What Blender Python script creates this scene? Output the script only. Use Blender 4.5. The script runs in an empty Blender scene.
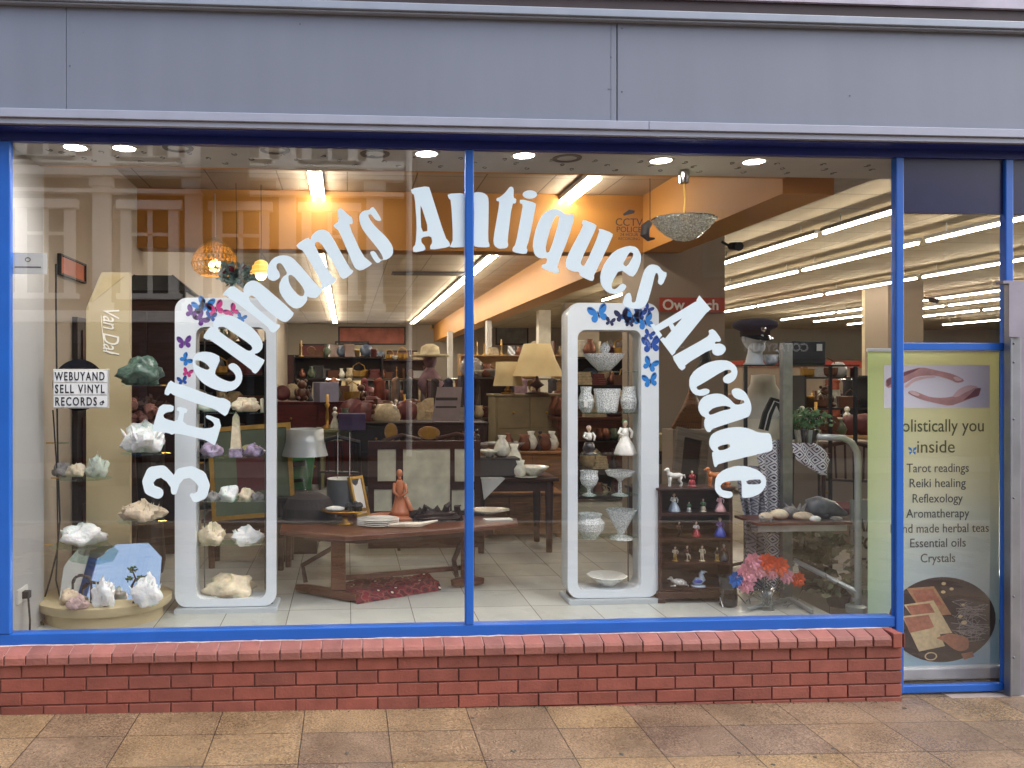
import bpy, math, random
from math import sin, cos, pi, radians
from mathutils import Vector, Matrix
from mathutils.geometry import delaunay_2d_cdt
random.seed(7)
scene = bpy.context.scene
COL = scene.collection

# ------------------------------------------------------------------ camera
PHI = radians(3.7); D = 4.5; CZ = 1.8; F = 800.0; PX0 = 399.0; PY0 = 378.0
cd = bpy.data.cameras.new('camera'); cam = bpy.data.objects.new('camera', cd); COL.objects.link(cam)
cam.location = (0, -D, CZ); cam.rotation_euler = (radians(90), 0, -PHI)
cd.sensor_width = 36; cd.lens = 36 * F / 1024; cd.shift_x = (512 - PX0) / 1024; cd.shift_y = (PY0 - 384) / 1024
cd.clip_end = 500; cd.clip_start = .05
scene.camera = cam

def aty(px, py, Y):
    """point of the plane y = Y seen at a pixel of the photograph"""
    a = (px - PX0) / F; t = (Y + D) / (cos(PHI) - a * sin(PHI))
    return Vector((t * (a * cos(PHI) + sin(PHI)), Y, CZ - t * (py - PY0) / F))
def atd(px, py, d):
    u = (px - PX0) / F * d
    return Vector((u * cos(PHI) + d * sin(PHI), d * cos(PHI) - u * sin(PHI) - D, CZ - d * (py - PY0) / F))
ZF = .28                                             # raised shop floor
def dfl(py, z=ZF): return (CZ - z) * F / (py - PY0)   # distance of a floor point
def atf(px, py, z=ZF): return atd(px, py, dfl(py, z))

# ------------------------------------------------------------------ materials
def hx(s):
    s = s.lstrip('#'); r = []
    for i in (0, 2, 4):
        c = int(s[i:i+2], 16) / 255; r.append(c / 12.92 if c <= .04045 else ((c + .055) / 1.055) ** 2.4)
    return (*r, 1)
MATS = {}
def mat(name, col, rough=.6, metal=0, var=.12, scale=8, bump=0, bscale=60, spec=.5, coat=0, stretch=None, emit=None, estr=0, trans=0):
    if name in MATS: return MATS[name]
    m = bpy.data.materials.new(name); m.use_nodes = True; MATS[name] = m
    nt = m.node_tree; N = nt.nodes; L = nt.links; b = N['Principled BSDF']
    c = hx(col) if isinstance(col, str) else col
    b.inputs['Base Color'].default_value = c
    b.inputs['Roughness'].default_value = rough; b.inputs['Metallic'].default_value = metal
    b.inputs['Specular IOR Level'].default_value = spec
    if coat: b.inputs['Coat Weight'].default_value = coat
    if trans: b.inputs['Transmission Weight'].default_value = trans
    if emit: b.inputs['Emission Color'].default_value = hx(emit); b.inputs['Emission Strength'].default_value = estr
    tc = N.new('ShaderNodeTexCoord'); mp = N.new('ShaderNodeMapping'); L.new(tc.outputs['Object'], mp.inputs[0])
    if stretch: mp.inputs['Scale'].default_value = stretch
    if var:
        n = N.new('ShaderNodeTexNoise'); n.inputs['Scale'].default_value = scale; n.inputs['Detail'].default_value = 6
        L.new(mp.outputs[0], n.inputs['Vector'])
        mr = N.new('ShaderNodeMapRange'); mr.inputs[1].default_value = .3; mr.inputs[2].default_value = .7
        mr.inputs[3].default_value = 1 - var; mr.inputs[4].default_value = 1 + var
        L.new(n.outputs[0], mr.inputs[0])
        mx = N.new('ShaderNodeVectorMath'); mx.operation = 'SCALE'; mx.inputs[0].default_value = c[:3]
        L.new(mr.outputs[0], mx.inputs['Scale']); L.new(mx.outputs[0], b.inputs['Base Color'])
    if bump:
        n2 = N.new('ShaderNodeTexNoise'); n2.inputs['Scale'].default_value = bscale; n2.inputs['Detail'].default_value = 4
        L.new(mp.outputs[0], n2.inputs['Vector'])
        bp = N.new('ShaderNodeBump'); bp.inputs['Strength'].default_value = bump; bp.inputs['Distance'].default_value = .01
        L.new(n2.outputs[0], bp.inputs['Height']); L.new(bp.outputs[0], b.inputs['Normal'])
    return m
def wood(name, col, rough=.4, var=.35): return mat(name, col, rough, var=var, scale=6, stretch=(1, 1, 9), bump=.05, bscale=30)
def see_through(name, tint, fac, rough=.05, bump=0, bscale=120, front_only=True, fres=False, mult=2.0):
    """clear sheet: transparent + mirror layer"""
    m = bpy.data.materials.new(name); m.use_nodes = True; MATS[name] = m
    nt = m.node_tree; N = nt.nodes; L = nt.links; N.remove(N['Principled BSDF'])
    t = N.new('ShaderNodeBsdfTransparent'); t.inputs[0].default_value = tint
    g = N.new('ShaderNodeBsdfGlossy'); g.inputs['Roughness'].default_value = rough; g.inputs[0].default_value = (1, 1, 1, 1)
    mx = N.new('ShaderNodeMixShader'); L.new(t.outputs[0], mx.inputs[1]); L.new(g.outputs[0], mx.inputs[2])
    L.new(mx.outputs[0], N['Material Output'].inputs[0])
    src = None
    if fres:
        fr = N.new('ShaderNodeFresnel'); fr.inputs[0].default_value = 1.5
        mu = N.new('ShaderNodeMath'); mu.operation = 'MULTIPLY'; mu.inputs[1].default_value = mult; mu.use_clamp = True
        L.new(fr.outputs[0], mu.inputs[0]); src = mu.outputs[0]
    else:
        v = N.new('ShaderNodeValue'); v.outputs[0].default_value = fac; src = v.outputs[0]
    if front_only:
        ge = N.new('ShaderNodeNewGeometry'); s = N.new('ShaderNodeMath'); s.operation = 'SUBTRACT'; s.inputs[0].default_value = 1
        L.new(ge.outputs['Backfacing'], s.inputs[1])
        m2 = N.new('ShaderNodeMath'); m2.operation = 'MULTIPLY'; L.new(src, m2.inputs[0]); L.new(s.outputs[0], m2.inputs[1]); src = m2.outputs[0]
    L.new(src, mx.inputs[0])
    if bump:
        vo = N.new('ShaderNodeTexVoronoi'); vo.inputs['Scale'].default_value = bscale
        tc = N.new('ShaderNodeTexCoord'); L.new(tc.outputs['Object'], vo.inputs['Vector'])
        bp = N.new('ShaderNodeBump'); bp.inputs['Strength'].default_value = bump; bp.inputs['Distance'].default_value = .01
        L.new(vo.outputs[0], bp.inputs['Height']); L.new(bp.outputs[0], g.inputs['Normal'])
    return m
M_pane = see_through('window_glass', (.985, .99, .988, 1), .08, rough=0, fres=True, mult=2.3)
M_shelfglass = see_through('shelf_glass', (.80, .90, .85, 1), .16, rough=.02, front_only=False)
M_clear = see_through('clear_glass', (.95, .97, .97, 1), .10, rough=.02, front_only=False)
def cutglass():
    m = bpy.data.materials.new('cut_glass'); m.use_nodes = True; MATS['cut_glass'] = m
    nt = m.node_tree; N = nt.nodes; L = nt.links; b = N['Principled BSDF']
    b.inputs['Base Color'].default_value = (.97, .99, .99, 1); b.inputs['Roughness'].default_value = .12; b.inputs['Emission Strength'].default_value = 0
    t = N.new('ShaderNodeBsdfTransparent'); t.inputs[0].default_value = (.86, .89, .89, 1)
    mx = N.new('ShaderNodeMixShader'); L.new(t.outputs[0], mx.inputs[1]); L.new(b.outputs[0], mx.inputs[2]); L.new(mx.outputs[0], N['Material Output'].inputs[0])
    tc = N.new('ShaderNodeTexCoord'); vo = N.new('ShaderNodeTexVoronoi'); vo.inputs['Scale'].default_value = 110; L.new(tc.outputs['Object'], vo.inputs['Vector'])
    mr = N.new('ShaderNodeMapRange'); mr.inputs[1].default_value = .1; mr.inputs[2].default_value = .65; mr.inputs[3].default_value = .25; mr.inputs[4].default_value = .8
    L.new(vo.outputs[0], mr.inputs[0]); L.new(mr.outputs[0], mx.inputs[0])
    bp = N.new('ShaderNodeBump'); bp.inputs['Strength'].default_value = 1; bp.inputs['Distance'].default_value = .01
    L.new(vo.outputs[0], bp.inputs['Height']); L.new(bp.outputs[0], b.inputs['Normal'])
    return m
M_cut = cutglass()

# ------------------------------------------------------------------ mesh building
class MB:
    def __init__(s): s.v = []; s.f = []; s.mi = []; s.ix = 0; s.M = Matrix()
    def add(s, vs, fs):
        o = len(s.v); s.v += [tuple(s.M @ Vector(p)) for p in vs]
        s.f += [tuple(i + o for i in f) for f in fs]; s.mi += [s.ix] * len(fs); return s
    def box(s, x0, x1, y0, y1, z0, z1):
        return s.add([(x0,y0,z0),(x1,y0,z0),(x1,y1,z0),(x0,y1,z0),(x0,y0,z1),(x1,y0,z1),(x1,y1,z1),(x0,y1,z1)],
                     [(0,3,2,1),(4,5,6,7),(0,1,5,4),(1,2,6,5),(2,3,7,6),(3,0,4,7)])
    def cbox(s, c, w, d, h, rz=0, tilt=0):
        """box standing at c (centre of its base)"""
        m = s.M; s.M = m @ Matrix.Translation(c) @ Matrix.Rotation(rz, 4, 'Z') @ Matrix.Rotation(tilt, 4, 'X')
        s.box(-w/2, w/2, -d/2, d/2, 0, h); s.M = m; return s
    def lathe(s, prof, n=20, c=(0,0,0), sx=1, sy=1, cap=True, wob=0):
        vs = []; fs = []
        for r, z in prof:
            for k in range(n):
                a = 2*pi*k/n; q = r * (1 + wob * (1 if k % 2 else -1)); vs.append((c[0] + q*cos(a)*sx, c[1] + q*sin(a)*sy, c[2] + z))
        for i in range(len(prof) - 1):
            for k in range(n):
                fs.append((i*n+k, i*n+(k+1) % n, (i+1)*n+(k+1) % n, (i+1)*n+k))
        if cap:
            if prof[0][0] > 1e-4: fs.append(tuple(reversed(range(n))))
            if prof[-1][0] > 1e-4: fs.append(tuple((len(prof)-1)*n + k for k in range(n)))
        return s.add(vs, fs)
    def tube(s, pts, r, n=8, closed=False):
        pts = [Vector(p) for p in pts]; m = len(pts); rr = r if isinstance(r, (list, tuple)) else [r] * m
        vs = []; fs = []; up = None
        for i, p in enumerate(pts):
            a = pts[(i-1) % m] if (i or closed) else p; b = pts[(i+1) % m] if (i < m-1 or closed) else p
            t = (b - a).normalized() if (b - a).length > 1e-9 else Vector((0, 0, 1))
            if up is None: up = t.orthogonal().normalized()
            up = (up - t * up.dot(t))
            up = up.normalized() if up.length > 1e-6 else t.orthogonal().normalized()
            w = t.cross(up)
            for k in range(n):
                q = 2*pi*k/n; vs.append(tuple(p + (up*cos(q) + w*sin(q)) * rr[i]))
        for i in range(m if closed else m-1):
            j = (i+1) % m
            for k in range(n): fs.append((i*n+k, i*n+(k+1) % n, j*n+(k+1) % n, j*n+k))
        if not closed: fs.append(tuple(reversed(range(n)))); fs.append(tuple((m-1)*n+k for k in range(n)))
        return s.add(vs, fs)
    def ball(s, c, rx, ry=None, rz=None, n=10, m=7, jit=0, seed=0):
        ry = rx if ry is None else ry; rz = rx if rz is None else rz; R = random.Random(seed or int(abs(c[0]*9999+c[2]*777)))
        vs = [(c[0], c[1], c[2]-rz)]; fs = []
        for i in range(1, m):
            th = pi*i/m
            for k in range(n):
                q = 2*pi*k/n; j = 1 + R.uniform(-jit, jit)
                vs.append((c[0]+rx*sin(th)*cos(q)*j, c[1]+ry*sin(th)*sin(q)*j, c[2]-rz*cos(th)*j))
        vs.append((c[0], c[1], c[2]+rz)); T = len(vs)-1
        for k in range(n): fs.append((0, 1+(k+1) % n, 1+k)); fs.append((T, 1+(m-2)*n+k, 1+(m-2)*n+(k+1) % n))
        for i in range(m-2):
            for k in range(n): fs.append((1+i*n+k, 1+i*n+(k+1) % n, 1+(i+1)*n+(k+1) % n, 1+(i+1)*n+k))
        return s.add(vs, fs)
    def flat(s, polys, holes=(), y0=0, y1=.002, f=None):
        """union of 2-D outlines minus holes, in the x-z plane, with thickness y0..y1"""
        vs2 = []; es = []; fcs = []
        for p in list(polys) + list(holes):
            o = len(vs2); p = list(p)
            ar = sum(p[i][0]*p[(i+1) % len(p)][1] - p[(i+1) % len(p)][0]*p[i][1] for i in range(len(p)))
            if ar < 0: p.reverse()
            vs2 += [Vector(q) for q in p]; fcs.append(list(range(o, o+len(p))))
        r = delaunay_2d_cdt(vs2, [], fcs, 1, 1e-6)
        V, E, T, _, _, OF = r; nh = len(polys); keep = []
        for t, of in zip(T, OF):
            if any(i < nh for i in of) and not any(i >= nh for i in of): keep.append(tuple(t))
        g = (lambda x, z, y: (x, y, z)) if f is None else f
        n = len(V); vs = [g(v.x, v.y, y0) for v in V] + [g(v.x, v.y, y1) for v in V]
        fs = [tuple(t) for t in keep] + [tuple(i+n for i in reversed(t)) for t in keep]
        cnt = {}
        for t in keep:
            for i in range(len(t)): cnt[(t[i], t[(i+1) % len(t)])] = 1
        for (a, b) in cnt:
            if (b, a) not in cnt: fs.append((b, a, a+n, b+n))
        return s.add(vs, fs)
    def build(s, name, m, parent=None, smooth=False, bevel=0, loc=None, rz=0, subsurf=0):
        me = bpy.data.meshes.new(name); me.from_pydata(s.v, [], s.f)
        for q in (m if isinstance(m, (list, tuple)) else [m]): me.materials.append(q)
        for p, i in zip(me.polygons, s.mi): p.material_index = i
        if smooth:
            for p in me.polygons: p.use_smooth = True
        me.update(); o = bpy.data.objects.new(name, me); COL.objects.link(o)
        if parent: o.parent = parent
        if loc is not None: o.location = loc
        if rz: o.rotation_euler[2] = rz
        if smooth == 'auto':
            md = o.modifiers.new('e', 'EDGE_SPLIT'); md.split_angle = radians(40)
        if bevel:
            md = o.modifiers.new('b', 'BEVEL'); md.width = bevel; md.segments = 2; md.limit_method = 'ANGLE'
        if subsurf:
            md = o.modifiers.new('s', 'SUBSURF'); md.levels = md.render_levels = subsurf
        return o
def tag(o, label=None, cat=None, group=None, kind=None):
    if label: o['label'] = label
    if cat: o['category'] = cat
    if group: o['group'] = group
    if kind: o['kind'] = kind
    return o
def struct(o): o['kind'] = 'structure'; return o
def root(name, label, cat, loc, rz=0, group=None):
    o = bpy.data.objects.new(name, None); COL.objects.link(o); o.location = loc; o.rotation_euler[2] = rz; o.empty_display_size = .1
    return tag(o, label, cat, group)
def dup(o, parent=None, loc=None, rz=None, label=None, scale=None):
    c = o.copy(); COL.objects.link(c)
    if parent: c.parent = parent
    if loc is not None: c.location = loc
    if rz is not None: c.rotation_euler[2] = rz
    if label: c['label'] = label
    if scale: c.scale = (scale,)*3 if isinstance(scale, (int, float)) else scale
    for ch in list(o.children):
        k = ch.copy(); COL.objects.link(k); k.parent = c
        for g in ch.children:
            q = g.copy(); COL.objects.link(q); q.parent = k
    return c
def text(s, size, m, name='lettering', parent=None, loc=(0,0,0), align='CENTER', shear=0, ext=.0008, rot=(pi/2,0,0), sx=1, offset=0, spacing=1):
    cu = bpy.data.curves.new('t', 'FONT'); cu.body = s; cu.size = size; cu.align_x = align; cu.shear = shear; cu.extrude = ext; cu.offset = offset
    cu.space_character = spacing; cu.resolution_u = 3
    t = bpy.data.objects.new('t', cu); COL.objects.link(t); bpy.context.view_layer.update()
    me = bpy.data.meshes.new_from_object(t); bpy.data.objects.remove(t); me.materials.clear(); me.materials.append(m); me.name = name
    o = bpy.data.objects.new(name, me); COL.objects.link(o); o.location = loc; o.rotation_euler = rot; o.scale = (sx, 1, 1)
    if parent: o.parent = parent
    return o
def ell(cx, cy, rx, ry, n=24, a0=0, a1=2*pi, rot=0):
    r = []
    for k in range(n):
        a = a0 + (a1-a0)*k/n; x = rx*cos(a); y = ry*sin(a); r.append((cx + x*cos(rot) - y*sin(rot), cy + x*sin(rot) + y*cos(rot)))
    return r
def rrect(x0, x1, z0, z1, r, n=6):
    p = []
    for cx, cz, a in ((x1-r, z0+r, -pi/2), (x1-r, z1-r, 0), (x0+r, z1-r, pi/2), (x0+r, z0+r, pi)):
        for k in range(n+1): q = a + pi/2*k/n; p.append((cx + r*cos(q), cz + r*sin(q)))
    return p
def stroke(pts):
    """outlines that together make a line of changing thickness: (x, y, r) ..."""
    out = []
    for i, (x, y, r) in enumerate(pts):
        out.append(ell(x, y, r, r, 12))
        if i:
            a, b, c = pts[i-1]; dx, dy = x-a, y-b; L = math.hypot(dx, dy) or 1; nx, ny = -dy/L, dx/L
            out.append([(a+nx*c, b+ny*c), (a-nx*c, b-ny*c), (x-nx*r, y-ny*r), (x+nx*r, y+ny*r)])
    return out
def chaikin(p, k=1, q=.22):
    for _ in range(k):
        o = []
        for i in range(len(p)):
            a, b = p[i], p[(i+1) % len(p)]
            o.append((a[0]*(1-q)+b[0]*q, a[1]*(1-q)+b[1]*q)); o.append((a[0]*q+b[0]*(1-q), a[1]*q+b[1]*(1-q)))
        p = o
    return p
# ------------------------------------------------------------------ world and sun
w = bpy.data.worlds.new('World'); scene.world = w; w.use_nodes = True
sky = w.node_tree.nodes.new('ShaderNodeTexSky'); sky.sky_type = 'NISHITA'; sky.sun_disc = False
SUN_EL, SUN_AZ = radians(50), radians(90)
sky.sun_elevation = SUN_EL; sky.sun_rotation = SUN_AZ; sky.dust_density = 4; sky.air_density = 1; sky.ozone_density = 1
w.node_tree.links.new(sky.outputs[0], w.node_tree.nodes['Background'].inputs[0])
w.node_tree.nodes['Background'].inputs[1].default_value = .085
sl = bpy.data.lights.new('sun', 'SUN'); sl.energy = 1.5; sl.angle = radians(110); sl.color = (1, .96, .90)
so = bpy.data.objects.new('sun', sl); COL.objects.link(so)
sd = Vector((sin(SUN_AZ)*cos(SUN_EL), cos(SUN_AZ)*cos(SUN_EL), sin(SUN_EL)))
so.rotation_euler = sd.to_track_quat('Z', 'Y').to_euler(); so.location = (0, -8, 12)
scene.view_settings.view_transform = 'Standard'; scene.view_settings.look = 'None'; scene.view_settings.gamma = 1
scene.view_settings.exposure = 2.12
scene.render.engine = 'CYCLES'; cy = scene.cycles
cy.use_denoising = True; cy.max_bounces = 10; cy.diffuse_bounces = 4; cy.glossy_bounces = 4; cy.transparent_max_bounces = 24; cy.transmission_bounces = 6
cy.caustics_reflective = False; cy.caustics_refractive = False; cy.sample_clamp_indirect = 6

# ------------------------------------------------------------------ pavement
def slabs_mat():
    m = bpy.data.materials.new('paving_slabs'); m.use_nodes = True; nt = m.node_tree; N = nt.nodes; L = nt.links; b = N['Principled BSDF']
    tc = N.new('ShaderNodeTexCoord'); mp = N.new('ShaderNodeMapping'); mp.inputs['Location'].default_value = (1.117, .38, 0)
    L.new(tc.outputs['Object'], mp.inputs[0])
    br = N.new('ShaderNodeTexBrick'); br.offset = 0; br.squash = 1
    br.inputs['Scale'].default_value = 1; br.inputs['Brick Width'].default_value = .443; br.inputs['Row Height'].default_value = .33
    br.inputs['Mortar Size'].default_value = .003; br.inputs['Mortar Smooth'].default_value = .2
    br.inputs['Color1'].default_value = hx('8d7658'); br.inputs['Color2'].default_value = hx('786556'); br.inputs['Mortar'].default_value = hx('3b3129')
    L.new(mp.outputs[0], br.inputs[0])
    def noise(sc, det, a, c, e=0, rough=.6):
        n = N.new('ShaderNodeTexNoise'); n.inputs['Scale'].default_value = sc; n.inputs['Detail'].default_value = det; n.inputs['Roughness'].default_value = rough
        L.new(tc.outputs['Object'], n.inputs['Vector']); r = N.new('ShaderNodeMapRange'); r.inputs[1].default_value = a; r.inputs[2].default_value = c
        L.new(n.outputs[0], r.inputs[0]); return r
    sp = noise(95, 5, .38, .62, rough=.8); sp.inputs[3].default_value = .45; sp.inputs[4].default_value = 1.5
    st = noise(2.2, 6, .38, .62); st.inputs[3].default_value = .72; st.inputs[4].default_value = 1.15
    mu = N.new('ShaderNodeMath'); mu.operation = 'MULTIPLY'; L.new(sp.outputs[0], mu.inputs[0]); L.new(st.outputs[0], mu.inputs[1])
    mx = N.new('ShaderNodeVectorMath'); mx.operation = 'SCALE'; L.new(br.outputs['Color'], mx.inputs[0]); L.new(mu.outputs[0], mx.inputs['Scale'])
    L.new(mx.outputs[0], b.inputs['Base Color'])
    wet = noise(1.3, 5, .42, .58); wet.inputs[3].default_value = .12; wet.inputs[4].default_value = .5
    L.new(wet.outputs[0], b.inputs['Roughness'])
    bp = N.new('ShaderNodeBump'); bp.inputs['Strength'].default_value = .35; bp.inputs['Distance'].default_value = .004
    m3 = N.new('ShaderNodeMath'); m3.operation = 'SUBTRACT'; L.new(sp.outputs[0], m3.inputs[0]); 
    m4 = N.new('ShaderNodeMath'); m4.operation = 'MULTIPLY'; m4.inputs[1].default_value = 3; L.new(br.outputs['Fac'], m4.inputs[0]); L.new(m4.outputs[0], m3.inputs[1])
    L.new(m3.outputs[0], bp.inputs['Height']); L.new(bp.outputs[0], b.inputs['Normal'])
    return m
GS = -.0111
def gz(x): return GS * (x + 1.85)
mb = MB(); X0, X1 = -14, 16
mb.add([(X0,-5.6,gz(X0)),(X1,-5.6,gz(X1)),(X1,.12,gz(X1)),(X0,.12,gz(X0))], [(0,1,2,3)])
struct(mb.build('pavement', slabs_mat()))
mb = MB(); mb.add([(X0,-5.75,gz(X0)-.3),(X1,-5.75,gz(X1)-.3),(X1,-5.75,gz(X1)),(X0,-5.75,gz(X0)),(X0,-5.605,gz(X0)),(X1,-5.605,gz(X1))],[(0,1,2,3),(3,2,5,4)])
struct(mb.build('kerb', mat('granite_kerb', '8c8882', .6, bump=.3)))
mb = MB(); mb.add([(-250,-260,-.2),(250,-260,-.2),(250,-5.74,-.2),(-250,-5.74,-.2)],[(0,1,2,3)])
struct(mb.build('road', mat('wet_asphalt', '2c2d2f', .75, var=.2, scale=60, bump=.3, bscale=200)))
mb = MB(); mb.box(-30,30,-13.4,-10.6,-.3,-.06); struct(mb.build('pavement_opposite', mat('far_paving', '5f5852', .5, scale=3)))

# ------------------------------------------------------------------ building across the street (it shows in the glass)
M_cream = mat('cream_stucco', 'f7f1e6', .7, var=.06); M_fbrick = mat('dark_brick', '5a3a30', .85, var=.25, scale=14)
M_dglass = mat('far_glass', '20262c', .08, var=0); M_slate = mat('slate_blue_paint', '3d444e', .5)
fb = root('building_opposite', 'cream trimmed brick building reflected in the shop glass', 'building', (0,-14,0))
mb = MB(); mb.box(-9.5,1.6,-3,0,-.1,8.9); mb.build('wall', M_fbrick, fb)
pil = MB()
for x0, x1 in ((-7.9,-7.55),(-5.70,-5.32),(-3.66,-3.28),(-1.55,-1.17),(.44,.82)):
    pil.box(x0,x1,.0,.16,3.5,8.5); pil.box(x0-.06,x1+.06,0,.22,3.3,3.5); pil.box(x0-.06,x1+.06,0,.22,6.1,6.3)
pil.build('pilaster', M_cream, fb)
lg = MB()
for z, h, dp in ((6.32,.2,.3),(5.95,.09,.22),(6.62,.14,.2),(3.05,.25,.35),(8.5,.42,.5)): lg.box(-9.5,1.3,0,dp,z,z+h)
lg.build('cornice', M_cream, fb)
wins = []
for cx in (-6.75,-4.45,-2.42,-.4):
    for z0, z1, hw in ((3.7,5.76,.62),(6.78,8.35,.62)):
        f = MB(); a = .2
        for (xa, xb, za, zb, t) in ((-hw-.02,-hw+a,z0,z1,.14),(hw-a,hw+.02,z0,z1,.14),(-hw-.1,hw+.1,z1-.16,z1+.04,.2),(-hw-.1,hw+.1,z0-.12,z0,.2),(-.05,.05,z0,z1-.16,.1),(-hw+a,hw-a,z1-.75,z1-.68,.1)):
            f.box(cx+xa,cx+xb,.001,t,za,zb)
        wf = f.build('window', M_cream, fb); g = MB(); g.box(cx-hw+a,cx+hw-a,.0,.03,z0,z1-.16); g.build('pane', M_dglass, wf)
b = MB(); b.box(-3.2,-2.2,.2,.75,5.9,6.9); b.build('bay', M_slate, fb)
b = MB(); b.box(-9.3,1.2,0,.1,.0,.7); b.box(-9.3,1.2,0,.12,2.6,3.04)
for x in (-9.2,-7,-4.6,-2.2,.2,1.1): b.box(x-.08,x+.08,0,.12,.7,2.6)
b.build('shop_front', M_slate, fb)
b = MB(); b.box(-9.2,1.1,.0,.04,.7,2.6); b.build('shop_glass', M_dglass, fb)
b = MB(); b.tube([(1.42,.1,0),(1.42,.1,8.8)], .07, 8); b.box(1.3,1.54,0,.3,8.6,8.9); b.build('drainpipe', M_cream, fb)
fb2 = root('brick_terrace', 'plain dark brick terrace with a dark sign board reflected faintly in the glass', 'building', (0,-14,0))
b = MB(); b.box(1.62,19,-3,0,-.1,8.5); b.build('wall', M_fbrick, fb2)
b = MB(); b.box(5.2,14.5,0,.25,2.28,2.8); b.build('sign_board', mat('black_board', '15161a', .6), fb2)
M_sw = mat('sign_white', 'f4f2ec', .6, var=0)
text('COTASYLUM', .27, M_sw, 'lettering', fb2, (10.08,.262,2.43), rot=(pi/2,0,pi), ext=.004, offset=.006)
for ch, x in (('A',6.1),('W',6.95),('S',7.8)): text(ch, .3, M_sw, 'lettering', fb2, (x,.262,2.5), rot=(pi/2,0,pi), ext=.004)
b = MB(); b.box(5.4,14.3,0,.05,.3,2.25); b.build('shop_glass', M_dglass, fb2)
for x in (3,6,9,12,15):
    f = MB(); f.box(x-.6,x+.6,0,.06,4.2,5.9); wf = f.build('window', M_slate, fb2); g = MB(); g.box(x-.5,x+.5,.0,.08,4.3,5.8); g.build('pane', M_dglass, wf)
fb3 = root('brick_house', 'tall dark brick house beyond the cream trimmed building', 'building', (0,-14,0))
b = MB(); b.box(-22,-9.52,-3,0,-.1,8); b.build('wall', M_fbrick, fb3)
for x in (-19,-15,-11.5):
    f = MB(); f.box(x-.6,x+.6,0,.06,4.2,5.9); wf = f.build('window', M_cream, fb3); g = MB(); g.box(x-.5,x+.5,.0,.08,4.3,5.8); g.build('pane', M_dglass, wf)

# ------------------------------------------------------------------ brick plinth under the window
def brick_mat(name, a, b_):
    m = mat(name, a, .62, var=.16, scale=9, bump=.25, bscale=70); nt = m.node_tree; N = nt.nodes; L = nt.links
    at = N.new('ShaderNodeAttribute'); at.attribute_name = 'tone'; bs = N['Principled BSDF']
    src = bs.inputs['Base Color'].links[0].from_socket; mx = N.new('ShaderNodeMix'); mx.data_type = 'RGBA'; mx.blend_type = 'MULTIPLY'; mx.inputs[0].default_value = 1
    L.new(src, mx.inputs[6]); L.new(at.outputs['Color'], mx.inputs[7]); L.new(mx.outputs[2], bs.inputs['Base Color']); return m
def tone(o, nb, seed, lo=.86, hi=1.14):
    me = o.data; R = random.Random(seed); ca = me.color_attributes.new('tone', 'FLOAT_COLOR', 'CORNER')
    for i, p in enumerate(me.polygons):
        if i % nb == 0: t = R.uniform(lo, hi); h = R.uniform(-.05, .05)
        for li in p.loop_indices: ca.data[li].color = (t+h, t, t-h*.5, 1)
M_brick = brick_mat('red_brick', '884c40', None); M_cope = brick_mat('pink_brick', '955f55', None); M_mort = mat('mortar', '74493f', .9, bump=.3)
XL, XR = -4.2, aty(902, 640, -.1).x
pl = root('brick_plinth', 'low red brick wall with a sloping course of pink bricks under the shop window', 'brick wall', ((XL+XR)/2, 0, 0)); pl.location = (0, 0, 0)
mb = MB(); mb.box(XL, XR-.006, -.092, .16, -.25, .30); mb.build('mortar_bed', M_mort, pl)
mb = MB(); R = random.Random(3); CH = .0735; zt = .261
for r in range(7):
    z1 = zt - r*CH; z0 = z1 - CH + .009; x = XL + (.115 if r % 2 else 0)
    while x < XR - .02:
        x1 = min(x + .2155, XR)
        if XR - x1 < .05: x1 = XR
        j = R.uniform(-.002, .002); mb.box(x, x1, -.101 + j, -.06, z0 + R.uniform(-.001,.001), z1); x = x1 + .0085
o = mb.build('brick_course', M_brick, pl, bevel=.0025); tone(o, 6, 5)
mb = MB(); x = XL + .03; R = random.Random(9)
while x < XR - .12:
    w_ = .1045; j = R.uniform(-.0015, .0015)
    prof = [(-.122+j,.268),(-.124+j,.306),(-.115+j,.325),(-.02,.345),(-.02,.268)]
    n = len(prof); vs = [(x, y, z) for y, z in prof] + [(x + w_, y, z) for y, z in prof]
    mb.add(vs, [tuple(range(n)), tuple(reversed(range(n, 2*n)))] + [(i, i+n, (i+1) % n + n, (i+1) % n) for i in range(n)])
    x += w_ + .0075
n_c = 7; o = mb.build('coping_brick', M_cope, pl, bevel=.003); tone(o, n_c, 6, .84, 1.15)
mb = MB(); mb.box(x, x+.055, -.126, -.02, .259, .343); mb.box(x+.063, XR+.002, -.126, -.02, .259, .338); o = mb.build('corner_brick', M_brick, pl, bevel=.006); tone(o, 6, 2)
mb = MB(); mb.box(XL, XR-.006, -.108, -.02, .262, .318); mb.add([(XL,-.112,.318),(XR-.01,-.112,.318),(XR-.01,-.02,.342),(XL,-.02,.342)], [(0,1,2,3)]); mb.build('coping_mortar', mat('coping_mortar', 'a8837c', .9, bump=.3), pl)
# door-side kerb strip of mortar under the low glazing
mb = MB(); xa = XR+.004; mb.box(xa, 12, -.07, .12, -.25, aty(940,697,-.05).z-.0); mb.build('threshold', mat('mortar_strip', '9d8f86', .9, bump=.4), pl)

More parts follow.
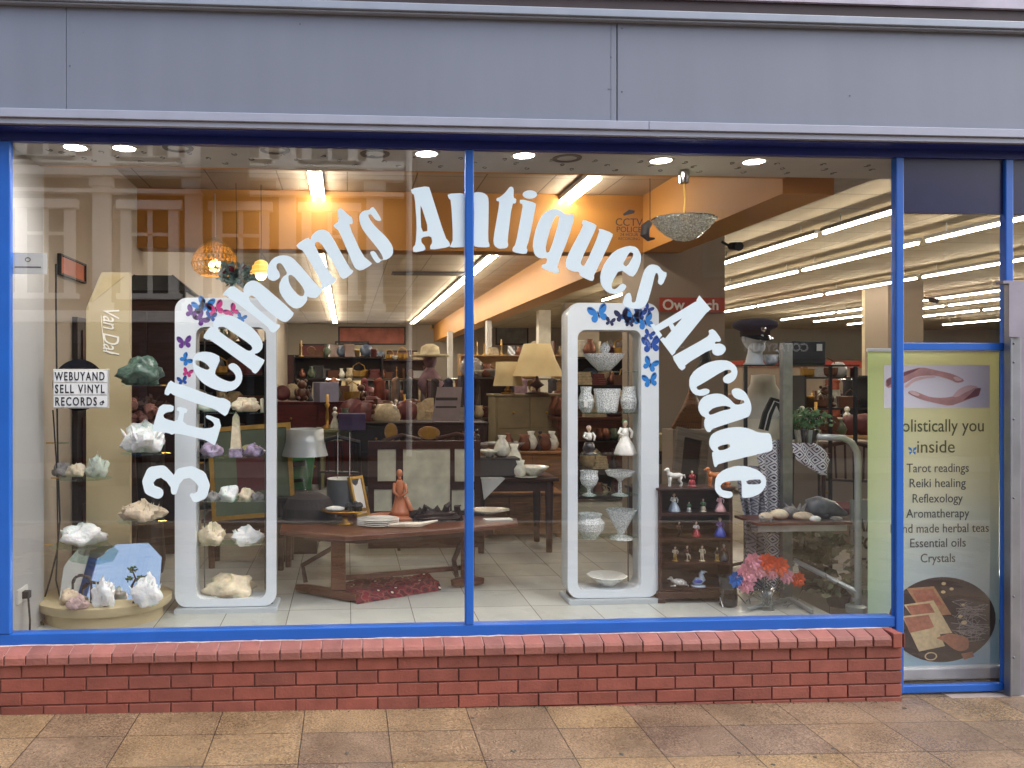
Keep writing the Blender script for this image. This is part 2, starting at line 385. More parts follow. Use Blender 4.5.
# ------------------------------------------------------------------ shop window
M_blue = mat('blue_frame_paint', '2260b8', .35, var=.06, scale=5); M_blue_shade = mat('shaded_blue_paint', '1f2f80', .4, var=.06)  # second blue is darkened: shade under the fascia put into the head rail colour
win = root('shop_window', 'wide blue framed shop window with arched white lettering over two big panes', 'shop window', (0,0,0))
zT0, zT1, zB0, zB1 = 3.09, 3.30, .346, .406
YF = -.15
def zf_(py, px=466): return aty(px, py, YF).z
Xm0, Xm1 = aty(465.5,300,-.03).x, aty(474,300,-.03).x
Xr0, Xr1 = aty(896,300,-.03).x, aty(904,300,-.03).x
Xd0, Xd1 = aty(1005.5,300,-.03).x, aty(1013.5,300,-.03).x
Xl1 = aty(7.5,300,-.06).x; zD = aty(945,691,-.05).z
ztr0, ztr1 = aty(950,350,-.06).z, aty(950,342.5,-.06).z
mb = MB()
mb.box(-4.2, 12, -.024, .016, zT0, zT1); mb.box(-4.2, 12, YF+.012, -.0245, zf_(133)-.006, zf_(133)-.001)
mb.build('head_rail', M_blue_shade, win, bevel=.004)
mb = MB(); mb.box(-4.2, Xr0, -.024, .05, zB0, zB1); mb.build('bottom_rail', M_blue, win, bevel=.004)
for x0, x1, z0, dd in ((Xl1-.08, Xl1, zB1, .0), (Xm0, Xm1, zB1, 0), (Xr0, Xr1, zD-.02, .004), (Xd0, Xd1, zD-.02, .004), (-4.2,-4.1,zB1,0)):
    mb = MB(); mb.box(x0, x1, -.028-dd, .016, z0+.001, zT0-.001); mb.build('mullion', M_blue, win, bevel=.006)
mb = MB(); mb.box(Xr1+.001, Xd0-.001, -.022, .015, ztr0, ztr1); mb.box(Xr1+.001, Xd0-.001, -.022, .015, zD-.02, zD+.022); mb.build('transom', M_blue, win, bevel=.004)
zn = aty(950,213,-.02).z
mb = MB(); mb.box(Xr1+.001, Xd0-.001, -.012, .02, zn, zT0-.001); mb.box(Xd1+.001, 12, -.012, .02, zn, zT0-.001); mb.build('top_panel', mat('dark_navy_panel','171a45',.3,var=.1), win)
def pane(x0, x1, z0, z1):
    m = MB(); m.box(x0, x1, -.006, .002, z0, z1); return m.build('pane', M_pane, win)
pane(Xl1-.01, Xm0+.01, zB1-.01, zT0+.01); pane(Xm1-.01, Xr0+.01, zB1-.01, zT0+.01); pane(Xr1-.01, Xd0+.01, zD, ztr0+.01); pane(Xr1-.01, Xd0+.01, ztr1-.01, zn+.005)
pane(Xd1-.01, 8, .0, zn+.005); pane(-4.1, Xl1-.07, zB1-.01, zT0+.01)
# cream notice and CCTV notice stuck inside the glass
p0 = aty(9,274,.02); p1 = aty(47,253,.02)
nt_ = root('paper_notice', 'small white paper notice stuck inside the far left of the glass', 'notice', ((p0.x+p1.x)/2, .02, p0.z))
hw = (p1.x-p0.x)/2; hh = p1.z-p0.z
M_paper = mat('paper', 'dcdad4', .7, var=.03); M_ink = mat('black_ink', '17171a', .6, var=0); M_gink = mat('grey_ink', '70706e', .7, var=0)
mb = MB(); mb.box(-hw,hw,-.001,.001,0,hh); mb.build('sheet', M_paper, nt_)
mb = MB(); mb.flat([ell(0,hh*.68,.016,.013,16)],[ell(0,hh*.68,.011,.008,16)],-.003,-.002); mb.flat([[(-.07,hh*.3),(.07,hh*.3),(.07,hh*.36),(-.07,hh*.36)]],[],-.003,-.002); mb.build('print', M_gink, nt_)
c0 = aty(629,240,.02)
cc = root('camera_notice', 'black CCTV notice printed on clear film behind the letters of the window', 'notice', c0); s_ = .0056
text('CCTV', .062, M_ink, 'lettering', cc, (0,0,.082)); text('POLICE', .046, M_ink, 'lettering', cc, (0,0,.045)); text('24 HOUR', .026, M_ink, 'lettering', cc, (0,0,.022)); text('RECORDING', .022, M_ink, 'lettering', cc, (0,0,0))
mb = MB(); mb.flat([[(-.03,.14),(.03,.155),(.035,.17),(.0,.175),(-.035,.15)]],[],0,.001); mb.build('camera_symbol', M_ink, cc)

def vinyl():
    m = bpy.data.materials.new('pale_vinyl'); m.use_nodes = True; nt = m.node_tree; N = nt.nodes; L = nt.links; b = N['Principled BSDF']
    b.inputs['Base Color'].default_value = hx('e3f4fa'); b.inputs['Roughness'].default_value = .45
    t = N.new('ShaderNodeBsdfTranslucent'); t.inputs[0].default_value = hx('e8f6fb'); mx = N.new('ShaderNodeMixShader'); mx.inputs[0].default_value = .1
    L.new(b.outputs[0], mx.inputs[1]); L.new(t.outputs[0], mx.inputs[2]); L.new(mx.outputs[0], N['Material Output'].inputs[0]); return m
# ---- the arched lettering, one vinyl part
LET = []
def Lt(ox, oy, sc, outs, holes=(), k=1):
    f = lambda p: [(ox + x/sc, oy + y/sc) for x, y in p]
    LET.append(([f(chaikin(o, k)) if len(o) > 5 else f(o) for o in outs], [f(chaikin(h, 1)) for h in holes]))
S1 = 4.518
Lt(130,340,S1, stroke([(128,690,26),(92,675,25),(82,638,24),(105,600,30),(148,592,27),(183,622,22),(200,660,14),(200,685,12)]) + stroke([(202,685,12),(208,640,20),(232,602,26),(278,594,26),(318,618,30),(338,655,25),(328,695,24),(300,712,20),(282,700,10)]))
Lt(130,340,S1, [[(102,410),(118,350),(138,290),(200,293),(199,322),(168,326),(152,338),(158,355),(214,370),(228,322),(212,318),(218,300),(262,310),(258,330),(246,328),(240,378),(330,400),(372,396),(384,384),(374,366),(342,350),(350,336),(420,362),(387,476),(372,470),(352,455),(300,440),(210,420),(190,428),(180,420),(120,412)]])
Lt(130,340,S1, [[(182,180),(205,195),(250,205),(400,262),(430,262),(462,285),(437,347),(410,330),(385,312),(300,285),(200,250),(185,238),(175,252),(154,242)]])
SA = 6.985
Lt(170,290,SA, [[(360,470),(312,582),(335,605),(380,628),(425,642),(458,630),(462,600),(445,572),(415,550),(408,525),(440,508),(475,525),(500,560),(510,610),(495,660),(450,700),(380,712),(300,690),(230,650),(180,590),(160,520),(165,470),(190,440),(240,430),(300,438)]], [[(172,492),(215,492),(262,518),(282,548),(262,560),(215,540),(180,520)]])
Lt(170,290,SA, [[(230,330),(285,253),(308,262),(302,230),(330,190),(390,172),(450,185),(560,250),(620,310),(650,370),(648,410),(620,440),(585,448),(645,480),(668,492),(605,588),(578,575),(570,555),(280,345),(262,350)]], [[(336,262),(365,252),(400,270),(565,382),(580,410),(560,428),(530,418),(345,292)]])
Lt(200,230,5.908, [[(130,385),(192,322),(262,378),(256,350),(275,315),(312,298),(350,308),(555,485),(550,510),(512,547),(480,540),(372,455),(335,405),(305,385),(288,398),(300,425),(345,470),(445,552),(482,565),(440,610),(415,600),(400,570),(165,392)]])
Lt(200,230,5.908, [[(395,262),(400,215),(430,170),(480,150),(530,155),(570,185),(698,335),(718,345),(722,365),(690,405),(650,402),(633,392),(635,420),(600,460),(560,467),(520,440),(475,380),(466,330),(488,280),(518,262),(500,225),(480,198),(455,200),(452,225),(472,255),(472,285),(438,306),(405,292)]], [[(522,268),(548,268),(602,330),(620,365),(612,392),(588,392),(548,350),(526,312)]])
Lt(290,180,5.908, [[(35,385),(105,340),(122,358),(128,330),(160,300),(200,293),(238,315),(350,520),(380,545),(320,590),(295,572),(285,545),(195,390),(172,368),(150,370),(148,395),(250,575),(285,590),(200,650),(183,640),(190,612),(80,420),(50,408)]])
Lt(290,180,5.908, [[(255,270),(290,245),(278,180),(300,166),(350,213),(368,225),(372,262),(345,265),(430,450),(470,482),(487,500),(420,540),(385,525),(372,500),(288,300),(265,285)]])
Lt(290,180,5.908, [[(542,238),(495,162),(480,165),(468,180),(430,185),(408,210),(410,250),(430,300),(520,410),(545,450),(550,472),(530,472),(500,420),(472,425),(478,448),(508,492),(528,490),(535,478),(580,470),(609,440),(607,395),(570,340),(500,275),(470,235),(460,208),(480,205),(500,235),(525,247)]])
Lt(400,160,5.908, [[(63,173),(168,156),(180,190),(265,460),(292,490),(294,516),(178,534),(176,510),(190,490),(182,450),(124,460),(125,490),(145,510),(150,536),(78,550),(73,520),(92,500),(98,380),(85,210),(68,200)]], [[(121,262),(170,422),(124,427),(119,300)]])
Lt(400,160,5.908, [[(278,203),(372,198),(378,222),(405,203),(455,192),(492,197),(518,218),(522,260),(518,480),(526,500),(526,519),(440,516),(433,500),(437,260),(425,242),(402,245),(390,262),(385,500),(392,516),(290,520),(300,500),(312,470),(300,240),(285,230)]])
Lt(400,160,5.908, [[(566,230),(588,222),(620,195),(648,158),(670,168),(667,228),(685,232),(682,260),(659,260),(632,480),(638,508),(626,524),(580,527),(553,508),(548,470),(578,300),(585,246),(568,246)]])
Lt(500,160,5.908, [[(116,233),(210,256),(207,282),(167,480),(152,520),(160,535),(152,560),(73,547),(70,524),(90,500),(123,320),(133,265),(113,258)], ell(173,207,43,25,20)], k=1)
Lt(500,160,5.908, [[(310,288),(355,298),(385,326),(412,322),(440,328),(402,460),(332,630),(347,655),(337,677),(243,642),(243,620),(270,615),(276,580),(230,584),(200,562),(188,500),(213,390),(250,318)]], [[(328,328),(352,342),(292,542),(270,552),(266,510),(300,388)]])
Lt(500,160,5.908, [[(488,353),(567,385),(562,408),(472,600),(476,625),(498,628),(583,430),(576,403),(663,435),(658,460),(563,660),(550,682),(552,702),(540,720),(468,687),(463,662),(430,662),(388,642),(383,600),(408,540),(488,390),(478,375)]])
Lt(580,220,5.908, [[(280,153),(332,163),(357,210),(352,260),(327,317),(302,342),(230,290),(182,372),(182,405),(205,412),(242,373),(272,390),(255,422),(210,442),(158,432),(118,385),(113,325),(143,250),(198,183)]], [[(290,190),(310,198),(307,222),(272,280),(246,265),(270,222)]])
Lt(580,220,5.908, [[(425,263),(460,273),(482,305),(512,315),(480,390),(453,375),(460,340),(452,312),(438,320),(420,400),(390,500),(350,527),(300,524),(243,502),(263,440),(290,428),(300,460),(300,488),(322,488),(330,450),(350,380),(373,300),(398,270)]])
Lt(650,290,5.908, [[(275,60),(340,120),(150,355),(85,285)], [(262,70),(292,108),(32,252),(12,222)], [(100,202),(122,188),(158,245),(132,262)], [(268,62),(285,33),(352,112),(335,132)], [(53,292),(72,280),(90,290),(150,350),(142,372),(125,388)], [(-4,205),(18,200),(66,268),(50,288)]], k=0)
Lt(650,290,5.908, [[(123,395),(150,380),(330,280),(345,262),(338,240),(370,230),(414,290),(407,307),(380,305),(375,320),(410,315),(437,332),(442,355),(422,382),(390,390),(363,377),(360,345),(200,442),(205,460),(176,480)]])
Lt(650,290,5.908, [[(330,430),(400,413),(460,418),(502,450),(512,490),(497,530),(460,554),(430,547),(423,520),(445,500),(477,485),(467,470),(430,475),(300,555),(265,573),(280,593),(320,580),(347,590),(342,612),(300,627),(253,617),(226,577),(226,520),(258,473)]])
Lt(680,390,6.982, [[(348,10),(370,-12),(410,-12),(452,18),(482,80),(492,130),(477,182),(440,197),(230,265),(210,277),(205,292),(183,292),(163,260),(161,215),(173,192),(140,177),(118,130),(128,78),(168,38),(240,23),(290,28),(340,63),(372,98),(402,103),(442,90),(436,70),(400,67),(368,50)]], [[(193,150),(228,123),(300,108),(347,120),(342,134),(290,142),(210,174),(193,167)]])
Lt(680,390,6.982, [[(196,350),(212,310),(258,283),(330,263),(400,256),(470,266),(530,293),(570,298),(618,298),(633,340),(639,417),(600,432),(260,512),(245,537),(230,532),(213,435),(230,430),(213,415),(196,385)]], [[(253,400),(275,386),(338,373),(341,400),(300,417),(265,420)]])
Lt(680,390,6.982, [[(243,600),(300,553),(380,528),(460,530),(540,558),(592,610),(592,670),(552,722),(490,747),(433,752),(423,740),(423,640),(413,628),(340,632),(290,645),(272,670),(285,695),(320,703),(357,708),(360,742),(330,754),(285,747),(248,717),(233,680)]], [[(453,628),(550,620),(560,640),(547,657),(458,657)]])
mb = MB()
for outs, holes in LET:
    g = lambda p: [(aty(x, y, .006).x, aty(x, y, .006).z) for x, y in p]
    mb.flat([g(o) for o in outs], [g(h) for h in holes], -.0085, -.0065)
mb.build('window_lettering', vinyl(), win)

def grime(m):
    nt = m.node_tree; N = nt.nodes; L = nt.links; b = N['Principled BSDF']; src = b.inputs['Base Color'].links[0].from_socket
    tc = N.new('ShaderNodeTexCoord'); mp = N.new('ShaderNodeMapping'); mp.inputs['Scale'].default_value = (5,1,.5); L.new(tc.outputs['Object'], mp.inputs[0])
    n = N.new('ShaderNodeTexNoise'); n.inputs['Scale'].default_value = 1.5; n.inputs['Detail'].default_value = 8; L.new(mp.outputs[0], n.inputs['Vector'])
    r = N.new('ShaderNodeMapRange'); r.inputs[1].default_value = .35; r.inputs[2].default_value = .75; r.inputs[3].default_value = 1.03; r.inputs[4].default_value = .97; L.new(n.outputs[0], r.inputs[0])
    v = N.new('ShaderNodeTexNoise'); v.inputs['Scale'].default_value = 23; v.inputs['Detail'].default_value = 2; L.new(tc.outputs['Object'], v.inputs['Vector'])
    r2 = N.new('ShaderNodeMapRange'); r2.inputs[1].default_value = .8; r2.inputs[2].default_value = .84; r2.inputs[3].default_value = 1; r2.inputs[4].default_value = .7; L.new(v.outputs[0], r2.inputs[0])
    mu = N.new('ShaderNodeMath'); mu.operation = 'MULTIPLY'; L.new(r.outputs[0], mu.inputs[0]); L.new(r2.outputs[0], mu.inputs[1])
    mx = N.new('ShaderNodeVectorMath'); mx.operation = 'SCALE'; L.new(src, mx.inputs[0]); L.new(mu.outputs[0], mx.inputs['Scale']); L.new(mx.outputs[0], b.inputs['Base Color']); return m
# ------------------------------------------------------------------ fascia above the window
M_fas = mat('lavender_grey_paint', '757b89', .55, var=.035, scale=1.6, bump=.04, bscale=25); M_fas = grime(M_fas); M_trim = mat('pale_grey_trim', '999eae', .5, var=.05)
fa = root('fascia_board', 'plain lavender grey sign fascia over the shop window with two panel seams', 'fascia', (0,0,0)); YF = -.15
def zf_(py, px=466): return aty(px, py, YF).z
z0, z1, z2, z3 = zf_(133), zf_(119), zf_(18.5), zf_(8.5)
sx1, sx2 = aty(66,60,YF).x, aty(617,60,YF).x
XE = 20; XS = -16
for a_, b_ in ((XS,sx1-.0015),(sx1+.0015,sx2-.003),(sx2+.003,XE)):
    mb = MB(); mb.box(a_, b_, YF, .05, z1+.002, z2); mb.build('panel', M_fas, fa, bevel=.002)
mb = MB(); mb.box(sx2-.035, sx2-.031, YF-.0012, YF+.01, z1+.004, z2-.01); mb.box(sx2-.05,sx2-.03,YF-.002,YF,z1+.18,z1+.186); mb.build('seam', mat('seam_grey','6d7180',.6), fa)
mb = MB(); mb.box(XS, aty(647,125,YF).x-.001, YF-.028, .04, z0+.03, z1); mb.box(aty(647,125,YF).x+.001, XE, YF-.028, .04, z0+.03, z1)
mb.box(XS, XE, YF-.012, .04, z0, z0+.0295); mb.build('lower_trim', M_trim, fa, bevel=.003)
mb = MB(); mb.box(XS, XE, YF-.02, -.058, z0-.0+.0, z0+.02); mb.v = [(x, max(y, YF+.0), z) for x, y, z in mb.v]
mb = MB(); mb.box(XS, XE, YF-.05, .0, z2+.012, z3); mb.box(XS, XE, YF-.035, 0, z2, z2+.0115); mb.build('gutter', mat('steel_grey_trim', '8f98a6', .4, var=.06), fa, bevel=.004)
R = random.Random(41)
for k in range(9):
    px, py = R.choice((62,70,611,622,300,850,470)), R.choice((25,60,95,112)); q = aty(px, py+R.uniform(-6,6), YF); mb = MB(); mb.ball((q.x, YF-.001, q.z), .0045, .002, .0045, n=8, m=4); mb.build('screw', mat('fascia_screw','5c606c',.5,.4), fa)
rd = root('upper_facade', 'brown and lilac strips of the upper wall above the fascia', 'wall', (0,0,0))
mb = MB(); mb.box(XS, XE, YF-.02, .3, z3+.001, z3+.074); mb.build('brown_band', mat('brown_band', '3c3134', .7, var=.15, scale=4), rd)
mb = MB(); mb.box(XS, XE, YF-.04, .3, z3+.075, z3+.135); mb.build('lilac_band', mat('lilac_band', 'a8a3b2', .5), rd)
mb = MB(); mb.box(XS, XE, YF+.15, .3, z3+.137, 9); mb.build('wall', mat('upper_dark', '3a3436', .7), rd)
# steel shutter box and guide at the right end
sh = root('shutter_guide', 'grey steel roller shutter post with a box plate beside the right blue mullion', 'shutter post', (0,0,0))
M_steel = mat('galvanised_steel', '8f9298', .38, .75, var=.12, scale=6); M_steel2 = mat('brushed_panel', '8a8590', .5, .4, var=.15, scale=5)
q0 = aty(1009.5,280,-.075); q1 = aty(1022,280,-.075); zb = aty(1012,696,-.07).z; zt_ = aty(1012,279,-.07).z
mb = MB(); mb.box(q0.x, q0.x+.012, -.082, -.034, zb, zt_-.03); mb.box(q0.x+.0121, q1.x, -.07, -.034, zb, zt_-.03); mb.build('channel', M_steel, sh, bevel=.003)
mb = MB(); mb.box(aty(1003.5,280,-.09).x, 8, -.09, -.032, zt_-.029, zt_-.012); mb.box(q1.x+.002, 8, -.06, -.031, -.08, zt_-.031); mb.box(aty(1007.5,300,-.08).x, q1.x, -.092, -.0825, zt_-.34, zt_-.0295); mb.build('box_plate', M_steel2, sh)
for py in (343, 362, 420, 500, 600, 662): mb = MB(); mb.ball((q0.x+.03, -.071, aty(1012,py,-.14).z), .006); mb.build('screw', mat('screw','70737a',.3,.8), sh)
# ------------------------------------------------------------------ shop interior shell
M_wall = mat('stone_wall_paint', 'a79c8e', .8, var=.08, scale=1.2); M_wallg = mat('grey_return_wall', 'a6a6a6', .6, var=.05, scale=2)
M_orange = mat('orange_paint', 'b27c38', .6, var=.05, scale=1); M_ceil2 = mat('cream_ceiling', 'b3a68e', .8, var=.06)
M_soffit = mat('soffit_paint', 'b9b6b0', .7, var=.03); M_pill = mat('taupe_paint', '8f8172', .75, var=.06, scale=1.5)
def tiles(name, a, b_, w_, h_, mort, mcol, rough, loc=(0,0,0), bump=.3):
    m = bpy.data.materials.new(name); m.use_nodes = True; nt = m.node_tree; N = nt.nodes; L = nt.links; b = N['Principled BSDF']
    tc = N.new('ShaderNodeTexCoord'); mp = N.new('ShaderNodeMapping'); mp.inputs['Location'].default_value = loc; L.new(tc.outputs['Object'], mp.inputs[0])
    br = N.new('ShaderNodeTexBrick'); br.offset = 0; br.inputs['Scale'].default_value = 1; br.inputs['Brick Width'].default_value = w_; br.inputs['Row Height'].default_value = h_
    br.inputs['Mortar Size'].default_value = mort; br.inputs['Color1'].default_value = hx(a); br.inputs['Color2'].default_value = hx(b_); br.inputs['Mortar'].default_value = hx(mcol)
    L.new(mp.outputs[0], br.inputs[0]); n = N.new('ShaderNodeTexNoise'); n.inputs['Scale'].default_value = 3; n.inputs['Detail'].default_value = 5; L.new(tc.outputs['Object'], n.inputs['Vector'])
    mr = N.new('ShaderNodeMapRange'); mr.inputs[3].default_value = .82; mr.inputs[4].default_value = 1.15; L.new(n.outputs[0], mr.inputs[0])
    mx = N.new('ShaderNodeVectorMath'); mx.operation = 'SCALE'; L.new(br.outputs['Color'], mx.inputs[0]); L.new(mr.outputs[0], mx.inputs['Scale']); L.new(mx.outputs[0], b.inputs['Base Color'])
    b.inputs['Roughness'].default_value = rough
    bp = N.new('ShaderNodeBump'); bp.invert = True; bp.inputs['Strength'].default_value = bump; bp.inputs['Distance'].default_value = .003
    L.new(br.outputs['Fac'], bp.inputs['Height']); L.new(bp.outputs[0], b.inputs['Normal']); return m
M_floor = tiles('floor_tiles', 'c4c5bd', 'b4b5ac', .4, .4, .0025, '6f6c64', .22, (-.022, .03, 0))
M_ceil = tiles('ceiling_tiles', 'a99a86', '9c8d79', .6, .6, .006, '6e6152', .8, bump=.6)
XLW = -1.93; XRW = 26; YB = 21.6; ZC = 3.55; ZBm = 3.0
xst = aty(865, 600, .16).x - .03                       # the raised floor ends just before the banner
mb = MB(); mb.box(XLW-.3, xst, .052, 1.3, -.2, ZF); mb.box(XLW-.3, XRW, 1.3, YB, -.2, ZF); struct(mb.build('floor', M_floor))
mb = MB(); mb.box(xst+.001, XRW, .125, 1.299, -.3, gz(4)+.02); struct(mb.build('entrance_floor', mat('entrance_mat', '57524d', .9, bump=.4)))
mb = MB(); mb.box(XLW-.2, 2.83, .052, YB, ZC, ZC+.1); struct(mb.build('ceiling', M_ceil))
mb = MB(); mb.box(3.181, XRW, .052, YB, 3.45, ZC+.1); struct(mb.build('ceiling_hall', tiles('hall_ceiling', 'b09f80', 'a59374', 1.2, .6, .01, '74664f', .8, bump=.8)))
mb = MB(); mb.box(XLW-.2, 6.5, .053, .5, 3.098, 3.16); struct(mb.build('soffit', M_soffit))
mb = MB(); mb.box(XLW-.2, 2.83, .5, .54, 3.098, ZC-.001); struct(mb.build('soffit_face', M_orange))
mb = MB(); mb.box(XLW-.2, XLW, .6, YB, 0, ZC); struct(mb.build('wall_left', M_wall))
mb = MB(); mb.box(XLW-.2, XLW+.05, .052, .6, 0, 3.098); struct(mb.build('wall_return', M_wallg))
mb = MB(); mb.box(XLW-.2, XRW, YB, YB+.1, 0, ZC); struct(mb.build('wall_back', mat('back_wall_paint', '9a9184', .8, var=.08, scale=.8)))
mb = MB(); mb.box(XRW, XRW+.1, 0, YB, 0, ZC); struct(mb.build('wall_right', M_wall))
mb = MB(); mb.box(8.0, XRW, .053, .15, -.2, ZC); struct(mb.build('wall_front', M_wall))
mb = MB(); mb.box(2.831, 3.18, .541, YB, ZBm+.002, ZC-.002); mb.box(XLW, 2.829, 3.0, 3.25, ZBm, ZC-.001); b_ = mb.build('ceiling_beam', M_orange); struct(b_)
mb = MB(); mb.box(3.182, 3.6, .541, YB, 3.16, 3.449); struct(mb.build('lintel', mat('grey_lintel', '9b978f', .7)))
pA = aty(725, 300, 3.0).x
mb = MB(); mb.box(2.835, pA, 3.004, 3.6, ZF-.01, ZC-.004); struct(mb.build('pillar', M_pill))
def pillar(x0, x1, d, m, zt=3.4, depth=.6):
    a = atd(x0, 400, d); b = atd(x1, 400, d); q = MB(); q.box(a.x, b.x, a.y, a.y+depth, ZF-.01, zt); return struct(q.build('pillar', m))
pillar(888, 925, 13.5, M_pill, 3.44); pillar(873, 888, 13.9, mat('cream_pillar', 'c0b193', .7), 3.44, .3)
pillar(539, 551, 14, mat('white_pillar', 'c9c3b4', .7), 2.99, .2); pillar(487, 492, 16.5, M_soffit, 2.99, .2); pillar(448, 453, 20.5, M_soffit, 2.99, .2)
pillar(565, 600, 17, M_wall, 3.4, .3)
mb = MB(); mb.box(7.5, 7.62, 14.5, YB, ZF, 3.44); struct(mb.build('partition', M_wall))

mb = MB(); mb.box(XLW-.2, XRW+.1, .3, YB+.1, ZC+.101, ZC+.25); mb.box(XLW-.35, XLW-.201, .3, YB+.1, -.2, ZC+.25); struct(mb.build('roof', M_wall))  # unseen cover added over ceiling and left wall to stop sun leaking in
# ------------------------------------------------------------------ ceiling lights
M_tube = mat('tube_glow', 'ffffff', .5, var=0, emit='fff3e0', estr=15); M_fit = mat('white_fitting', 'c9c7c1', .4, var=0)
M_down = mat('downlight_glow', 'ffffff', .5, var=0, emit='fff6ea', estr=22)
def tube_light(name='tube_light', n=2, L=2.3):
    r = root(name, 'x', 'ceiling light', (0,0,0)); m = MB()
    hw = .06 if n == 2 else .028; m.box(-hw,hw,0,L,.02,.06); m.build('fitting', mat('grey_fitting','7f7d78',.5), r)
    for k in range(n):
        x = 0 if n == 1 else (-.045 if k == 0 else .045)
        t = MB(); t.tube([(x,.02,0),(x,L-.02,0)], .013 if n == 2 else .014, 8); t.build('tube', M_tube, r)
    
    for yh in (.3, L-.3): h = MB(); h.tube([(0,yh,.06),(0,yh,.5)], .006, 5); h.build('hanger', M_fit, r)
    return r
tl = tube_light(); first = True
tl1 = tube_light(n=1); first1 = True
def put_tubes(px, py, z, ys, label, group, src=tl):
    global first, first1
    p = Vector(); a = (px-PX0)/F; t = (z-CZ)*F/(PY0-py); p = atd(px, py, t)
    for i, y in enumerate(ys):
        lb = label if isinstance(label, str) else label[i]
        if src is tl and first: o = src; first = False; o.location = (p.x, y, z)
        elif src is tl1 and first1: o = src; first1 = False; o.location = (p.x, y, z)
        else: o = dup(src, loc=(p.x, y, z))
        o['label'] = lb; o['group'] = group
p1_ = atd(583, 188, (3.47-1.8)*F/(378-188)); p2_ = atd(316, 183, (3.47-1.8)*F/(378-183))
put_tubes(583,188,3.47,[p1_.y-.35],'twin tube light glowing in front of the orange bulkhead above the word Antiques','twin tube lights over the front of the shop')
put_tubes(316,183,3.47,[p2_.y-.35],'twin tube light glowing above the word Elephants','twin tube lights over the front of the shop')
put_tubes(450,292,3.47,[5.6,8.0,10.4,12.8,15.2,17.6],['near twin tube light of the row running beside the orange beam','second twin tube light of the row running beside the orange beam','third twin tube light of the row running beside the orange beam','fourth twin tube light of the row running beside the orange beam','fifth twin tube light of the row running beside the orange beam','farthest twin tube light of the row running beside the orange beam'],'row of twin tube lights beside the orange beam')
put_tubes(330,300,3.47,[5.6,8.0,10.4,12.8,15.2,17.6],['near twin tube light of the row behind the word Elephants','second twin tube light of the row behind the word Elephants','third twin tube light of the row behind the word Elephants','fourth twin tube light of the row behind the word Elephants','fifth twin tube light of the row behind the word Elephants','farthest twin tube light of the row behind the word Elephants'],'row of twin tube lights behind the word Elephants')
rows = [('highest',890,213,[1.2,3.6,6.0,8.4]),('second highest',890,250,[1.6,4.0,6.4,8.8,11.2]),('third highest',890,283,[2.2,4.6,7,9.4,11.8]),('fourth highest',870,308,[6,8.4,10.8,13.2]),('fifth highest',870,315,[6.6,9,11.4,13.8])]
for nm, px, py, ys in rows:
    put_tubes(px, py, 3.30, [y for y in ys], 'glowing tube light in the %s row under the cream ceiling of the right hall' % nm, '%s row of tube lights in the right hall' % nm, tl1)
for k, (px, py) in enumerate(((965,323),(965,312))):
    put_tubes(px, py, 3.30, [10,12.4,14.8], 'glowing tube light in the %s far row seen through the upper door pane' % ('lowest','topmost','middle')[k], '%s far row of tube lights' % ('lowest','topmost','middle')[k], tl1)
# unseen part of the shop needs its lamps as well: two more rows of the same fittings deeper in the hall
names = ['first downlight from the left in the soffit above the paper notice','second downlight from the left in the soffit beside the first','downlight in the soffit just left of the middle mullion','downlight in the soffit just right of the middle mullion','downlight in the soffit left of the chandelier cord','downlight in the soffit right of the chandelier cord']
for i, (px, py) in enumerate(((75,147),(117,140.5),(428,149.5),(527,151.5),(661,160.5),(754,161.5))):
    p = atd(px, py, (3.096-CZ)*F/(PY0-py))
    if p.y < .1: p.y = .1
    if i == 0:
        dl = root('downlight', names[0], 'downlight', p, group='round downlights in the window soffit')
        m = MB(); m.lathe([(.06,-.002),(.06,.003)], 24); m.build('lamp_disc', M_down, dl); m = MB(); m.lathe([(.061,-.004),(.078,-.004),(.08,.001),(.061,.001)], 24, cap=False); m.build('rim', M_fit, dl)
        L_ = bpy.data.lights.new('downlight_lamp', 'SPOT'); L_.energy = 10; L_.spot_size = radians(150); L_.spot_blend = 1; L_.shadow_soft_size = .07; L_.color = (1,.96,.9)
        lo = bpy.data.objects.new('lamp', L_); COL.objects.link(lo); lo.parent = dl; lo.location = (0,0,-.012)
    else: dup(dl, loc=p, label=names[i])
M_blk = mat('black_matt', '1b1a1b', .6, var=.1); M_dgrey = mat('dark_grey', '3a393b', .6, var=.12)
vn = ['dark ring fitting without a lamp above the first E of Elephants','dark ring fitting without a lamp above the letter n of Elephants','dark ring fitting without a lamp left of the middle mullion above the A','dark ring fitting without a lamp above the q of Antiques']
for i, (px, py) in enumerate(((178,148),(275,150),(375,154),(567,158.5))):
    p = atd(px, py, (3.095-CZ)*F/(PY0-py))
    m = MB(); m.lathe([(.06,-.003),(.085,-.003),(.087,.002),(.06,.002)], 24, cap=False)
    tag(m.build('ring_fitting', mat('ring_grey','605c58',.5), loc=p), vn[i], 'light fitting', 'empty ring fittings in the window soffit')
# curled black marks along the soffit
R = random.Random(11); mb = MB()
for px in [52,60,68,76,84,92] + list(range(100, 888, 15)):
    ph = R.uniform(0,6); y_ = .12 + (px % 45)/45*.30; p = aty(px, 150, .2); x = p.x + R.uniform(-.01,.01)
    pts = [(x + .022*t*cos(ph + t*7), y_ + .03*t*sin(ph + t*7), 3.0965) for t in [k/8 for k in range(1, 9)]]
    mb.tube(pts, .0016, 4)
tag(mb.build('soffit_curls', M_blk), 'thin black curly marks along the window soffit', 'garland')
